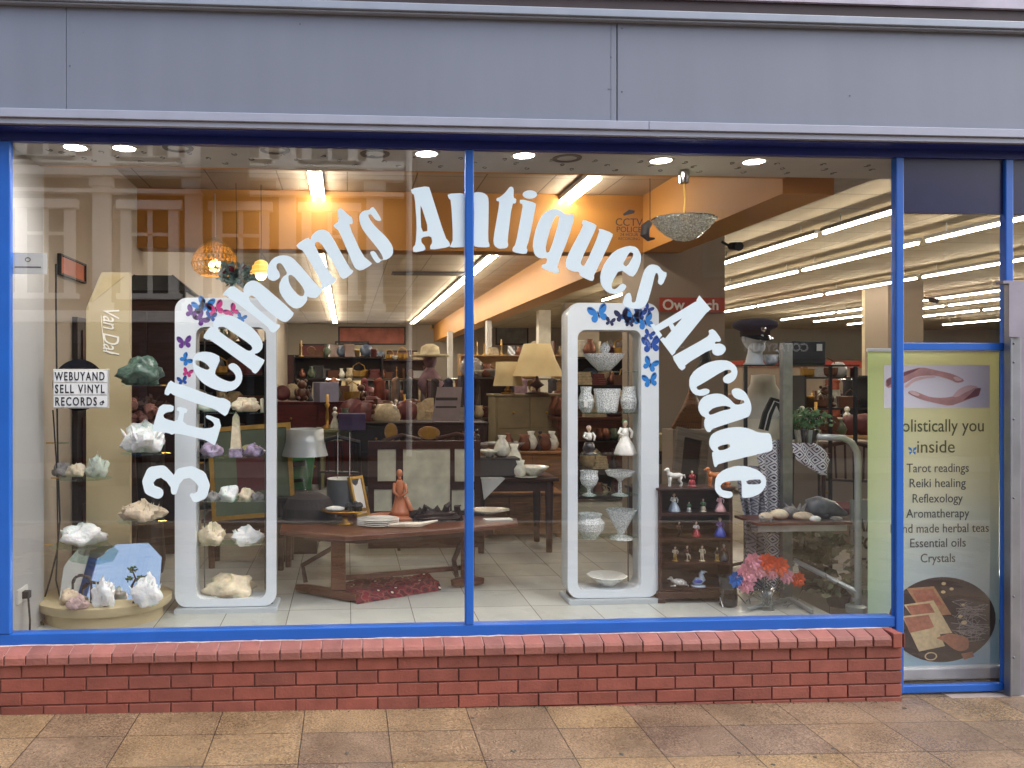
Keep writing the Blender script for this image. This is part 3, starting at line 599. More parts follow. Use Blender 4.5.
# ceiling vent
p = atd(428,273,(3.54-CZ)*F/(PY0-273)); v = root('ceiling_vent', 'dark oblong air vent in the tiled ceiling above the middle of the hall', 'vent', p)
m = MB(); m.box(-.6,.6,-.15,.15,-.02,.0); m.build('frame', M_dgrey, v); m = MB()
for k in range(6): m.box(-.56,.56,-.13+k*.046,-.11+k*.046,-.028,-.021)
m.build('slat', mat('vent_brown','4a4036',.6), v)
# red sign on the pillar
a = aty(655,312,3.0); b = aty(724,298,3.0)
sg = root('red_sign', 'red sign strip with white lettering high on the taupe pillar', 'sign', ((a.x+b.x)/2, 3.0, a.z)); hw = (b.x-a.x)/2; hh = b.z-a.z
m = MB(); m.box(-hw+.04,hw-.003,-.02,0,0,hh); m.build('board', mat('red_board','a23a2c',.5), sg)
text('Ow', .14, M_paper, 'lettering', sg, (-.17,-.022,.022), offset=.003); text('ch', .14, M_paper, 'lettering', sg, (.215,-.022,.022), offset=.003)

# ------------------------------------------------------------------ display pieces
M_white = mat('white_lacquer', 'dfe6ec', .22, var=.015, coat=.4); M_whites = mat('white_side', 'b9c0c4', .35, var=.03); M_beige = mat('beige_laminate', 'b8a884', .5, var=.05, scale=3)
M_brass = mat('brass', 'b48a3c', .28, .95, var=.1); M_chrome = mat('chrome', 'c8c8c8', .12, 1, var=0); M_cable = mat('black_cable', '18181a', .5, var=0)
M_dwood = wood('dark_mahogany', '3a201a', .35); M_mwood = wood('red_mahogany', '552c1e', .3); M_owood = wood('oak_wood', '8a6038', .45); M_pine = wood('pine_wood', 'b08a5c', .5); M_bwood = wood('near_black_wood', '241a17', .4)
M_mirror = mat('mirror_glass', 'e8ece8', .02, 1, var=0); M_gold = mat('gilt', 'b8924a', .35, .7, var=.15, scale=20)
M_cer = mat('white_ceramic', 'e6e4dc', .2, var=.03, coat=.5)
STONE = {k: mat('stone_'+k, c, r, var=v, scale=28, bump=.6, bscale=60) for k, c, r, v in
         (('white','e6e8e6',.4,.08),('cream','e0d2b4',.5,.15),('tan','c9b69c',.55,.2),('green','475c50',.3,.5),('pale','cfd8c8',.3,.2),('violet','a494ae',.35,.55),('pink','b49a96',.5,.4),('grey','8b8784',.5,.4))}
def rock(px, py, d, wpx, hpx, stone, label, spikes=0, seed=1, group='crystals and rocks on the glass shelves', name='crystal_cluster', dep=.75, peaks=None):
    """lump of mineral whose base stands at the pixel"""
    s = d / F; w_ = wpx*s; h_ = hpx*s; R = random.Random(seed); m = MB(); n, q = 24, 15
    ph = [R.uniform(0,6.28) for _ in range(6)]; vs = []; fs = []
    for i in range(q+1):
        th = pi*i/q
        for k in range(n):
            a = 2*pi*k/n; j = 1 + .16*sin(3*a+ph[0]+th*2)+.12*sin(5*a+ph[1]-th*3)+R.uniform(-.09,.09)+.05*sin(9*a+ph[3])*sin(7*th+ph[4])
            top = 1 + .25*sin(2*a+ph[2])
            vs.append((w_/2*sin(th)*cos(a)*j, w_/2*dep*sin(th)*sin(a)*j, max(0, h_*.42 - h_*.5*cos(th)*j*(top if th > 1.6 else 1)) + .0))
    for i in range(q):
        for k in range(n): fs.append((i*n+k, i*n+(k+1) % n, (i+1)*n+(k+1) % n, (i+1)*n+k))
    m.add(vs, fs)
    for k in range(int(spikes*3)):
        a = R.uniform(0, 6.28); rr = R.uniform(0, .38); bx = w_*rr*cos(a); by = w_*dep*rr*sin(a); L = h_*R.uniform(.45, .78) * (1 - .5*rr)
        tx = R.uniform(-.4,.4) + bx/w_*1.2; ty = R.uniform(-.3,.1); r = w_*R.uniform(.02,.06); b0 = Vector((bx, by, h_*.32)); dr = Vector((tx, ty, 1)).normalized()
        m.tube([b0, b0+dr*L*.75, b0+dr*L], [r, r*.9, r*.1], 6)
    o = m.build(name, STONE[stone], loc=atd(px, py, d), rz=R.uniform(-.3,.3), smooth='auto' if spikes > 6 else True)
    return tag(o, label, 'mineral', group)

# left display: turntable base, beige column, little glass shelves
d0 = dfl(631); c0 = atd(105, 378, d0+.3); c0.z = ZF
st = root('crystal_stand', 'round cream display stand with a tall beige column and small clear shelves', 'display stand', c0)
m = MB(); m.lathe([(.36,0),(.36,.075),(.40,.08),(.415,.10),(.415,.135),(.40,.14)], 48, sy=.8); m.build('base', M_beige, st, smooth='auto')
dC = d0+.42
def P(px, py, d, o=c0): return atd(px, py, d) - o
def plane_poly(pts, d, y0, y1, o=c0):
    base = atd(pts[0][0], pts[0][1], d).y - o.y
    return [((atd(x, y, d) - o).x, (atd(x, y, d) - o).z) for x, y in pts], base
pp, yb = plane_poly([(86,556),(129,556),(129,272),(101,272),(86,308)], dC, 0, 0)
m = MB(); m.flat([pp], [], yb-.0, yb+.05); m.build('column', M_beige, st, bevel=.003)
pp2, _ = plane_poly([(91,303),(103,276),(124,276)], dC, 0, 0)
m = MB(); m.flat([pp2], [], yb-.004, yb-.0015); m.build('folded_flap', mat('flap_beige','b8a578',.5), st)
q = P(103, 306, dC)
text('Van Dal', .15, mat('white_print','f3efe4',.5,var=0), 'column_lettering', st, (q.x, yb-.004, q.z), align='LEFT', shear=.35, rot=(pi/2, pi/2, 0), spacing=.92, sx=.68)
m = MB(); a = P(101,318,dC); pts = [(P(x,y,dC).x, yb-.004, P(x,y,dC).z) for x, y in ((101,315),(102,330),(104,345),(107,352),(113,354))]; m.tube(pts, .0025, 6); m.build('swash', MATS['white_print'], st)
SH = [(146,385.5,24,0),(146,453,25,0),(142,521,25,0),(84,478,28,-.02),(80,545,30,-.02),(60,443,9,0)]
first_s = None
for i, (px, py, hw, dy) in enumerate(SH):
    q = P(px, py, d0+.2); hw_ = hw*(d0+.2)/F
    m = MB(); m.lathe([(hw_,-.004),(hw_,.003)], 8, c=(q.x, q.y, q.z), sy=.8); m.build('glass_shelf', M_shelfglass, st)
    m = MB(); q2 = P(px + (-hw if px < 90 else hw-4), py, d0+.12); m.tube([(q2.x-.03,q2.y,q2.z),(q2.x+.02,q2.y,q2.z)], .004, 6); m.build('shelf_clip', M_brass, st)
ds = d0+.2
rock(142,385,ds,41,25,'green','dark green rough fluorite lump on the top small shelf',0,3)
rock(145,452,ds,40,28,'white','jagged white quartz cluster on the shelf left of the 3',14,4)
rock(141,520.5,ds,41,19,'tan','long tan crystal crust on the shelf below the 3',16,5)
rock(82,544.5,ds,40,20,'white','low white quartz lump on the bottom left small shelf',4,6)
rock(98,477,ds,21,21,'pale','pale translucent greenish crystal at the right of the small left shelf',5,7)
rock(76,476.5,ds-.03,18,12,'cream','cream coloured stone between the grey and the pale one',2,8)
rock(62,476.5,ds+.03,18,13,'grey','grey rough stone at the left end of the small left shelf',2,9)
# mirror on the base
pm, ym = plane_poly([(60,606),(60,571),(73,554),(142,551.5),(157,565),(158,604)], d0+.42, 0, 0)
zb0 = ZF+.14
mi = root('octagonal_mirror', 'frameless mirror with cut corners standing on the round cream base', 'mirror', atd(108,604,d0+.17)); o_ = mi.location.copy(); o_.z = zb0; mi.location.z = zb0
def mp_(pts, d): return [((atd(x,y,d)-o_).x, max(0,(atd(x,y,d)-o_).z)) for x, y in pts]
m = MB(); m.flat([mp_([(60,608),(60,566),(73,546),(142,543),(157,558),(158,608)], d0+.17)], [], 0, .006); g_ = m.build('glass', M_mirror, mi); g_.rotation_euler[0] = radians(-24)
m = MB(); m.flat([mp_([(62,608),(62,567),(74,548),(141,545),(155,559),(156,608)], d0+.17)], [], .007, .018); b_ = m.build('backing', M_dgrey, mi); b_.rotation_euler[0] = radians(-24)
def onbase(px, d, extra=0): q = atd(px, 500, d); q.z = zb0 + extra; return q
def rockb(px, d, wpx, hpx, stone, label, sp, seed, **k):
    q = onbase(px, d); return rock(px, PY0 + (CZ-zb0)*F/d, d, wpx, hpx, stone, label, sp, seed, **k)
gb = 'stones standing on the round cream base'
rockb(104,d0+.03,22,27,'white','upright white crystal block in the middle of the round base',14,21,group=gb)
rockb(147,d0+.04,25,28,'white','big white quartz block at the right of the round base before the mirror',8,22,group=gb)
rockb(77,d0-.02,20,12,'pink','small pinkish amethyst lump on the front left of the round base',10,23,group=gb)
rockb(70,d0+.07,18,14,'tan','mossy yellow green stone behind the pink amethyst lump',2,24,group=gb)
q = onbase(82,d0+.1); ar = MB(); s_ = (d0+.1)/F
for sx_ in (-9,9): ar.tube([(sx_*s_,0,0),(sx_*s_,0,22*s_)], .008, 6)
ar.tube([(-9*s_,0,20*s_),(-6*s_,0,26*s_),(0,0,28*s_),(6*s_,0,26*s_),(9*s_,0,20*s_)], .008, 6)
R = random.Random(4)
for k in range(26):
    t = R.uniform(0,1); a = pi*t; ar.ball((9*s_*cos(a), R.uniform(-.01,.01), 19*s_+9*s_*sin(a)), .009, jit=.3, seed=k+1, n=6, m=4)
tag(ar.build('garden_arch', M_dgrey, loc=q), 'tiny dark wire arch standing before the octagonal mirror', 'ornament')
q = onbase(134,d0+.1); bz = root('bonsai_ornament', 'little wire bonsai tree with green leaf pads before the mirror', 'ornament', q)
m = MB(); m.tube([(0,0,0),(.01,0,.05),(-.015,0,.10),(.01,0,.15),(-.01,0,.2)], [.011,.01,.008,.006,.004], 7); m.tube([(0,0,.09),(.04,0,.13)], .005, 6); m.build('trunk', M_dwood, bz)
M_leaf = mat('leaf_green', '3f5a34', .6, var=.4, scale=30); m = MB()
for k in range(120):
    cx, cz, rr = R.choice(((-.01,.21,.03),(.03,.15,.03),(-.03,.15,.024),(.045,.12,.022))); a = R.uniform(0,6.28); e = R.uniform(0,1)*rr
    m.ball((cx+e*cos(a), R.uniform(-.02,.02), cz+e*sin(a)*.6), .006, n=5, m=3, seed=k+1)
m.build('crown', M_leaf, bz)
# light box sign on the record
dz = d0+.02
rec = root('vinyl_record', 'black vinyl record standing behind the lightbox sign', 'record', atd(79,385,dz+.06)); m = MB()
m.M = Matrix.Rotation(pi/2,4,'X'); m.lathe([(.005,0),(.157,0),(.157,.003),(.005,.003)], 48); m.build('disc', mat('vinyl_black','141315',.25,var=0), rec); m = MB(); m.M = Matrix.Rotation(pi/2,4,'X'); m.lathe([(.0,.0035),(.048,.0035),(.048,.0045),(0,.0045)], 24); m.build('label', mat('label_red','5a2a2a',.5), rec)
a = atd(53,408.5,dz); b = atd(107,369,dz); W_ = b.x-a.x; H_ = b.z-a.z
lb = root('lightbox_sign', 'white letter board sign about buying vinyl records hung before a black disc', 'sign', (a.x, a.y, a.z)); m = MB(); m.box(0,W_,0,.035,0,H_); m.build('box', M_fit, lb, bevel=.003)
for r in range(3):
    m = MB(); m.box(.006,W_-.006,-.003,-.0002,.008+r*(H_-.01)/3,(r+1)*(H_-.01)/3); m.build('row_panel', mat('opal_panel','eef0f2',.4,var=0), lb)
for t, r in (('WEBUYAND',2),('SELL VINYL',1),('RECORDS',0)):
    o = text(t, .072, M_ink, 'lettering', lb, (.012,-.0045,.018+r*(H_-.01)/3), align='LEFT', ext=.0006, offset=.0012, spacing=1.25)
    wd = max(v.co.x for v in o.data.vertices); o.scale[0] = (W_*(.94 if r else .80)-.012)/wd
m = MB(); cx_ = W_*.92; m.flat([ell(cx_-.012,.03,.011,.011,14), [(cx_-.02,.036),(cx_,.05),(cx_+.006,.034),(cx_-.002,.03)]], [ell(cx_-.012,.03,.006,.006,10)], -.0045, -.0035); m.build('cup_symbol', M_ink, lb)
# cables on the left
mb = MB(); pts = [atd(x,y,5.05) for x, y in ((56,264),(56,300),(57,400),(58,470),(60,520),(57,552),(50,580),(44,600))]; mb.tube(pts, .006, 6)
pts = [atd(x,y,5.0) for x, y in ((53,410),(57,470),(58,540),(56,580),(60,598))]; mb.tube(pts, .005, 6)
tag(mb.build('power_cable', M_cable), 'pair of thin black cables running down behind the record', 'cable')
sk = root('wall_socket', 'white socket with a black plug low on the grey left wall', 'socket', (XLW+.051, .25, .55)); m = MB(); m.box(0,.012,-.07,.07,-.04,.04); m.build('plate', M_fit, sk); m = MB(); m.box(.013,.05,-.02,.02,-.02,.02); m.tube([(.04,0,-.02),(.05,0,-.15),(.04,.02,-.25)], .006, 6); m.build('plug', M_blk, sk)
mb = MB(); R = random.Random(8)
for k in range(9): 
    q = atf(R.uniform(15,40), R.uniform(598,628)); mb.tube([q+Vector((R.uniform(-.1,.1),R.uniform(-.06,.06),R.uniform(.005,.08))) for _ in range(7)], .005, 5)
tag(mb.build('tangled_cable', M_cable), 'tangle of dark cables lying at the foot of the grey left wall', 'cable')

for k_ in ('white','pale','violet','cream'):
    b_ = STONE[k_].node_tree.nodes['Principled BSDF']; b_.inputs['Subsurface Weight'].default_value = .25; b_.inputs['Subsurface Scale'].default_value = .02; b_.inputs['Coat Weight'].default_value = .3
dp_ = root('wall_panel', 'tall dark brown wooden panel against the left wall behind the record', 'panel', (XLW+.002, 1.25, ZF)); m = MB(); m.box(0,.04,0,.75,0,1.95); m.build('board', M_bwood, dp_, bevel=.004)
for k_ in range(3): m = MB(); m.box(.0405,.05,.08,.67,.1+.62*k_,.62+.62*k_); m.build('inset', M_dwood, dp_)
# ---- white display cabinets
M_bf = [mat('butterfly_'+k, c, .45, var=.15, scale=60) for k, c in (('blue','2a7fcf'),('deep','2350a8'),('violet','6a3a8c'),('pink','c83c86'),('navy','1c2a55'))]
bfm = {}
def butterfly(parent, x, z, s, col, rot, y):
    if col not in bfm:
        m = MB(); m.ix = 0
        wings = []
        for sg_ in (-1, 1):
            wings.append([(sg_*a, b) for a, b in ((.02,-.02),(.08,.26),(.26,.5),(.5,.56),(.58,.36),(.48,.1),(.25,-.03))]); wings.append([(sg_*a, b) for a, b in ((.02,.0),(.25,.02),(.44,-.08),(.45,-.3),(.27,-.42),(.1,-.3))])
        m.flat([chaikin(w_, 1) for w_ in wings], [], 0, .0012)
        m.ix = 1; m.flat([ell(0,-.02,.035,.22,10)], [], -.0012, -.0001); m.flat([[(sg_*.14,.24),(sg_*.33,.45),(sg_*.49,.49),(sg_*.49,.4),(sg_*.36,.36)] for sg_ in (-1,1)], [], -.0008, -.0001)
        o = m.build('butterfly_sticker', [M_bf[col], M_bf[4]], parent); bfm[col] = o
    else:
        o = bfm[col].copy(); COL.objects.link(o); o.parent = parent
    o.location = (x, y, z); o.rotation_euler = (0, rot, 0); o.scale = (s, 1, s)
def display_cabinet(label, x0, x1, ytop, yb, ix0, ix1, iy0, iy1, shelves, depth, off, flies):
    d = dfl(yb+3); o0 = atd((x0+x1)/2, yb, d); o0.z = ZF; r = root('display_cabinet', label, 'display cabinet', o0, group='white display cabinets'); s = d/F
    X = lambda px: (atd(px, 400, d)-o0).x
    Z = lambda py: CZ - (py-PY0)*s - ZF
    # hull: a rounded ring, deep
    zb = .035
    for nm, ya, yb_, mm, g in (('front_frame', 0, .05, M_white, 0), ('shell', .051, depth, M_whites, .012)):
        m = MB(); m.flat([rrect(X(x0)+g, X(x1)-g, zb, Z(ytop)-g, .08)], [rrect(X(ix0)-g, X(ix1)+g, Z(iy1), Z(iy0), .055)], ya, yb_); m.build(nm, mm, r, smooth='auto', bevel=.004 if nm=='front_frame' else 0)
    m = MB(); m.flat([rrect(X(x0)-.0, X(x1)+.01, -.0, .03, .012)], [], -.03, depth+.02); m.build('foot', M_whites, r)
    m = MB(); m.box(X(x0)+.03, X(x1)-.03, .06, depth-.05, .03, zb+.02); m.build('plinth', M_dgrey, r)
    for i, py in enumerate(shelves):
        m = MB(); m.box(X(ix0)+.002, X(ix1)-.002, .055, depth-.01, Z(py)-.008, Z(py)); m.build('glass_shelf', M_shelfglass, r)
    m = MB()
    for px in (ix0+4, ix1-4): m.tube([(X(px), depth-.02, Z(iy1)+.01), (X(px), depth-.02, Z(iy0)-.01)], .004, 6)
    m.build('shelf_rod', mat('grey_rod','6b6b6b',.4,.5), r)
    for (px, py, sz, col, rot) in flies: butterfly(r, X(px), Z(py), sz*s, col, rot, -.0015)
    return r, d
fl = [(193,313,13,2,.4),(200,307,13,0,-.3),(206,305,15,0,.2),(216,309,15,3,-.3),(201,319,13,2,.9),(211,317,10,1,.2),(232,312,13,3,-.7),(241,318,9,0,.4),(185,343,13,2,-.1),(186,360,11,0,.9),(188,373,9,3,.3),(183,381,9,1,-.2)]
for px, py, c in ((0,0,0),): pass
# wait for both cabinets to have their own first stickers
cabL, dL = display_cabinet('narrow white display cabinet holding crystals behind the letters El of Elephants', 175.5, 276, 298, 609, 196, 266, 327, 599, [413,458,502,546], .2, 6, fl)
fr = [(598,314.5,18,0,-.25),(610,322,9,4,.2),(622,316,13,4,-.2),(633,317,17,0,.1),(640,314,12,1,.3),(649,309,9,1,.6),(646,322,16,0,-.3),(650,335,10,1,.3),(652,345,17,1,-.1),(651,365,14,0,.4),(651,381,14,0,-.2),(630,323,9,4,.1),(626,318,10,0,.8)]
cabR, dR = display_cabinet('narrow white display cabinet holding cut glass right of the middle mullion', 567, 660, 303, 600, 577, 642, 330, 590, [371,413,455,496,539], .2, 6, fr)
dS = dL + .12
def onshelf(px, py, w_, h_, stone, label, sp, seed, **k): return rock(px, py-.5, dS, w_, h_, stone, label, sp, seed, **k)
onshelf(210,412,24,12,'pale','flat pale green stone at the left of the top shelf in the crystal cabinet',3,31)
onshelf(247,412,27,13,'cream','pointed cream stone at the right of the top shelf in the crystal cabinet',2,32)
onshelf(211,457,22,14,'violet','amethyst cluster at the left of the second shelf',10,33)
onshelf(254,457,19,12,'violet','small domed amethyst at the right of the second shelf',6,34)
for k, (px, w_, h_, c, lbl) in enumerate(((213,16,9,'grey','grey stone at the left end of the third shelf'),(228,20,15,'white','tall white stone left of centre on the third shelf'),(246,16,12,'cream','rounded cream stone right of centre on the third shelf'),(258,12,9,'grey','small grey stone at the right end of the third shelf'))): onshelf(px,502,w_,h_,c,lbl,3,40+k)
onshelf(212,545.5,25,20,'cream','tall cream crystal fan at the left of the fourth shelf',10,45)
onshelf(247,545.5,28,18,'white','leaning white crystal with a long point on the right of the fourth shelf',8,46)
onshelf(231,598,46,22,'cream','big cream rock on the floor of the crystal cabinet',0,47)
ob = root('crystal_obelisk', 'tall cream obelisk on a violet block in the middle of the second shelf', 'ornament', atd(236,457.3,dS)); m = MB(); s_ = dS/F
m.cbox((0,0,0), 13*s_, .07, 9*s_); m.build('block', STONE['violet'], ob, bevel=.004); m = MB(); h0 = 9*s_+.001
m.add([(-5*s_,-.03,h0),(5*s_,-.03,h0),(5*s_,.03,h0),(-5*s_,.03,h0),(-3*s_,-.02,40*s_),(3*s_,-.02,40*s_),(3*s_,.02,40*s_),(-3*s_,.02,40*s_),(0,0,46*s_)],[(0,3,2,1),(0,1,5,4),(1,2,6,5),(2,3,7,6),(3,0,4,7),(4,5,8),(5,6,8),(6,7,8),(7,4,8)]); m.build('spire', STONE['cream'], ob)
cn = MB(); cn.lathe([(.012,0),(.012,.09),(0,.095)], 12); tag(cn.build('candle', mat('ivory_wax','ebe0c8',.4), loc=atd(262,412.5,dS)), 'small ivory candle at the right end of the top shelf in the crystal cabinet', 'candle')
# ---- cut glass
dG = dR + .12
def glassware(name, px, py, prof, label, cat='glassware', mt=M_cut, n=20, d=None, sc=1.0, wob=.02, c_=None):
    d = d or dG; s = d/F; m = MB(); m.lathe([(r*s*sc, z*s*sc) for r, z in prof], n, wob=wob); o = m.build(name, mt, loc=c_ or atd(px, py-.4, d)); return tag(o, label, cat, 'cut glass and ceramics in the right cabinet' if d == dG else None)
glassware('crystal_bowl',604,371,[(6,0),(7,1),(12,6),(18,13),(20,17),(18.5,17),(11,8),(0,3)],'wide cut glass bowl on the top shelf of the right cabinet')
glassware('perfume_bottle',605,365,[(6,0),(9,6),(7,12),(3,14),(5,18),(5,20),(2,24),(0,25)],'cut glass lidded bottle standing inside the wide bowl',c_=atd(605,367,dG))
glassware('crystal_vase',586,413,[(4,0),(7,5),(8,12),(5,20),(5.5,26),(4.5,26),(6,12),(0,2)],'left cut glass vase of the second shelf with a white tag')
glassware('crystal_basket',607,413,[(9,0),(10,2),(13,24),(12,24),(9,4),(0,3)],'wide straight sided cut glass vase between two narrow ones')
glassware('crystal_vase',629,413,[(4,0),(7,4),(8.5,12),(6.5,20),(6,26),(5,26),(7,12),(0,2)],'right cut glass vase of the second shelf, without a tag')
glassware('glass_goblet',589,496,[(7,0),(7,1),(1.8,3),(1.8,7),(7,11),(9,17),(8,22),(9,25),(8,25),(6,14),(0,9)],'round cut glass goblet on the fourth shelf')
glassware('glass_comport',620,496,[(8,0),(8,1),(2,3),(1.6,14),(4,17),(12,20),(14.5,25),(13.5,25),(8,19),(0,17)],'tall stemmed cut glass comport on the fourth shelf')
glassware('rose_bowl',590,539,[(7,0),(8,3),(13,9),(14,16),(10,22),(12,25),(11,25),(8,21),(12,15),(0,4)],'rounded cut glass rose bowl on the fifth shelf')
glassware('flared_vase',621,539,[(12,0),(11,2),(3,4),(5,9),(15,29),(14,29),(4,10),(0,8)],'flared triangular cut glass vase on the fifth shelf')
glassware('glass_dish',607,585.5,[(7,0),(8,1),(15,7),(20,10),(19,10.5),(9,4),(0,2)],'shallow glass dish on the floor of the right cabinet',mt=M_cer)
tg = MB(); q = atd(586,404,dG-.06); tg.box(-.012,.012,-.001,.001,-.02,.02); tag(tg.build('price_tag', M_paper, loc=q), 'tiny white price tag hanging on the left cut glass vase', 'tag')

def figurine(px, py, d, h, cols, label, kind='figure', grp='small figurines on the dark shelf unit', name='figurine', c_=None, facing=0, lean=0):
    """porcelain figure: skirt or robe, bodice, arms and head; a thing in three parts"""
    s = d/F*h; r = root(name, label, 'figurine', c_ or atd(px, py-.3, d), facing, grp)
    m = MB()
    if kind == 'lady': m.lathe([(.30,0),(.31,.04),(.24,.25),(.13,.46),(.08,.55)], 14, wob=.06)
    elif kind == 'man':
        m.lathe([(.2,0),(.2,.05),(.06,.06)], 10); m.tube([(-.06,0,.05),(-.07,0,.3),(-.04,0,.5)], [.05,.05,.07], 7); m.tube([(.09,-.03,.05),(.06,0,.3),(.04,0,.5)], [.05,.05,.07], 7); m.ball((0,0,.52),.11,.08,.09)
    elif kind == 'child': m.lathe([(.27,0),(.27,.05),(.12,.08),(.22,.2),(.15,.42)], 12, wob=.04)
    elif kind == 'dance':
        m.lathe([(.16,0),(.16,.04),(.05,.05)], 10); m.tube([(0,0,.04),(.04,0,.28),(-.03,0,.5)], [.04,.045,.07], 7); m.tube([(-.03,0,.5),(.16,-.05,.36),(.2,-.06,.12)], [.06,.05,.03], 7)
    m.v = [(x*s, y*s, z*s) for x, y, z in m.v]; m.build('lower_body', cols[0], r, smooth=True)
    m = MB(); m.tube([(0,0,.5),(0,0,.6),(0+lean,0,.76)], [.09,.11,.085], 10); sh_ = .11
    m.tube([(-sh_+lean,0,.76),(-.2+lean,-.04,.62),(-.09+lean,-.14,.56)], [.045,.04,.03], 7); m.tube([(sh_+lean,0,.76),(.2+lean,-.03,.64),(.14+lean,-.12,.5 if kind != 'dance' else .8)], [.045,.04,.03], 7)
    m.v = [(x*s, y*s, z*s) for x, y, z in m.v]; m.build('torso', cols[1], r, smooth=True)
    m = MB(); m.tube([(lean,0,.76),(lean,0,.84)], .035, 7); m.ball((lean,-.005,.9), .075, .08, .095, n=10, m=8); m.ball((lean,-.085,.9),.014,.02,.02,n=6,m=4)
    for ex in (-.028,.028): m.ball((lean+ex,-.078,.92),.01,n=5,m=4)
    m.v = [(x*s, y*s, z*s) for x, y, z in m.v]; m.build('head', mat('porcelain_skin','e8c9ae',.3,var=0), r, smooth=True)
    m = MB(); m.ball((lean,.02,.93), .085, .085, .085, n=10, m=7, jit=.08, seed=3); m.v = [(x*s, y*s, z*s) for x, y, z in m.v]; m.build('hair', cols[2], r)
    return r
CO = {k: mat('glaze_'+k, c, .3, var=.1, scale=50, coat=.4) for k, c in (('white','e9e6df'),('blue','3b4fae'),('paleblue','b9c7d6'),('pink','dba8aa'),('red','a3303a'),('black','222025'),('brown','5d3b2a'),('gold','c0a05a'),('green','5f8a62'),('grey','9a9a9c'),('orange','c4702c'),('cream','ddd0b4'),('violet','6f4e9e'))}
figurine(589,455,dG,29,(CO['black'],CO['white'],CO['pink']),'black and white clown figurine on the third shelf of the right cabinet','child',None)
figurine(625,455,dG,35,(CO['white'],CO['white'],CO['green']),'tall white lady figurine with green hair flowers on the third shelf','lady',None)
# ------------------------------------------------------------------ coffee table with rug, and what stands on it
def px3(px, py, d): return atd(px, py, d)
TZ = .77
def onz(px, d, z): q = atd(px, 400, d); q.z = z; return q
tb = root('coffee_table', 'long red mahogany coffee table with trestle foot and angled ends', 'coffee table', onz(390, 6.0, ZF)); o_ = tb.location.copy()
def tz(px, py, z=TZ): q = atd(px, py, (CZ-z)*F/(py-PY0)); return (q.x-o_.x, q.y-o_.y)
top = [tz(280,530), tz(345,536), tz(430,530), tz(518,523), tz(517,518), tz(470,515), tz(400,515), tz(330,516), tz(282,520)]
def slab(m, pts, z0, z1):
    n = len(pts); m.add([(x,y,z0) for x,y in pts]+[(x,y,z1) for x,y in pts], [tuple(reversed(range(n))), tuple(range(n,2*n))]+[(i,(i+1)%n,(i+1)%n+n,i+n) for i in range(n)])
area = sum(top[i][0]*top[(i+1)%9][1]-top[(i+1)%9][0]*top[i][1] for i in range(9))
if area < 0: top.reverse()
m = MB(); slab(m, top, TZ-ZF-.035, TZ-ZF); m.build('tabletop', M_mwood, tb, bevel=.008)
cx_ = sum(p[0] for p in top)/9; cy_ = sum(p[1] for p in top)/9
m = MB(); slab(m, [(cx_+(x-cx_)*.8, cy_+(y-cy_)*.6) for x, y in top], TZ-ZF-.09, TZ-ZF-.036); m.build('apron', M_dwood, tb)
a = atf(322,596); b = atf(357,602)
def loc(v): return v - o_
for nm, (xa, ya), (xb, yb_) in (('foot', (297,592), (357,603)), ('foot', (452,588), (483,585))):
    A = loc(atf(xa, ya)); B = loc(atf(xb, yb_)); m = MB(); m.tube([A+Vector((0,0,.035)), A*.8+B*.2+Vector((0,0,.04)), B*.8+A*.2+Vector((0,0,.04)), B+Vector((0,0,.035))], [.03,.038,.04,.03], 4); m.build(nm, M_mwood, tb, bevel=.004)
    C = A*.3+B*.7 if xa < 400 else A*.5+B*.5; m = MB(); m.cbox((C.x,C.y,.07), .10, .05, TZ-ZF-.15); m.build('leg', M_mwood, tb, bevel=.006)
    m = MB(); E = A*.85+B*.15; m.tube([(E.x,E.y,.08),(E.x-.02,E.y,.2),(C.x-.03,C.y,.36),(C.x,C.y,.40)], .018, 6); m.build('bracket', M_dwood, tb)
A = loc(atf(335,598)); B = loc(atf(467,585)); m = MB(); m.tube([A+Vector((0,.05,.12)), B+Vector((0,.05,.12))], .022, 4); m.build('stretcher', M_mwood, tb)
# rug
rm = bpy.data.materials.new('persian_rug'); rm.use_nodes = True; nt = rm.node_tree; N = nt.nodes; L = nt.links; bs = N['Principled BSDF']; bs.inputs['Roughness'].default_value = .95
tc = N.new('ShaderNodeTexCoord'); vo = N.new('ShaderNodeTexVoronoi'); vo.inputs['Scale'].default_value = 16; L.new(tc.outputs['Object'], vo.inputs[0]); cr = N.new('ShaderNodeValToRGB')
el = cr.color_ramp.elements; el[0].position = 0; el[0].color = hx('efe2c8'); el[1].position = .16; el[1].color = hx('6c2029')
e = el.new(.24); e.color = hx('2b1e2a'); e = el.new(.34); e.color = hx('7a2230'); e = el.new(.55); e.color = hx('8a5a50'); e = el.new(.62); e.color = hx('5a1c26'); cr.color_ramp.interpolation = 'CONSTANT'
L.new(vo.outputs[0], cr.inputs[0]); L.new(cr.outputs[0], bs.inputs['Base Color'])
A = atf(357,604); B = atf(441,590); C_ = atf(428,580); E = atf(330,590)
m = MB(); n = 14; vs = []
for j in range(7):
    for i in range(n+1):
        u = i/n; v = j/6; p = (A*(1-u)+B*u)*(1-v) + (E*(1-u)+C_*u)*v; p.z = ZF + .055 + .012*sin(u*9+v*4) - (.0 if j else .045); vs.append(p)
        if j == 0: vs[-1] = vs[-1] + Vector((0,-.012,0))
fs = [(j*(n+1)+i, j*(n+1)+i+1, (j+1)*(n+1)+i+1, (j+1)*(n+1)+i) for j in range(6) for i in range(n)]
k_ = len(vs); m.add([tuple(v) for v in vs]+[(v.x,v.y,max(ZF+.002,v.z-.02)) for v in vs], fs + [tuple(reversed([q+k_ for q in f])) for f in fs] + [(i+1,i,i+k_,i+1+k_) for i in range(n)])
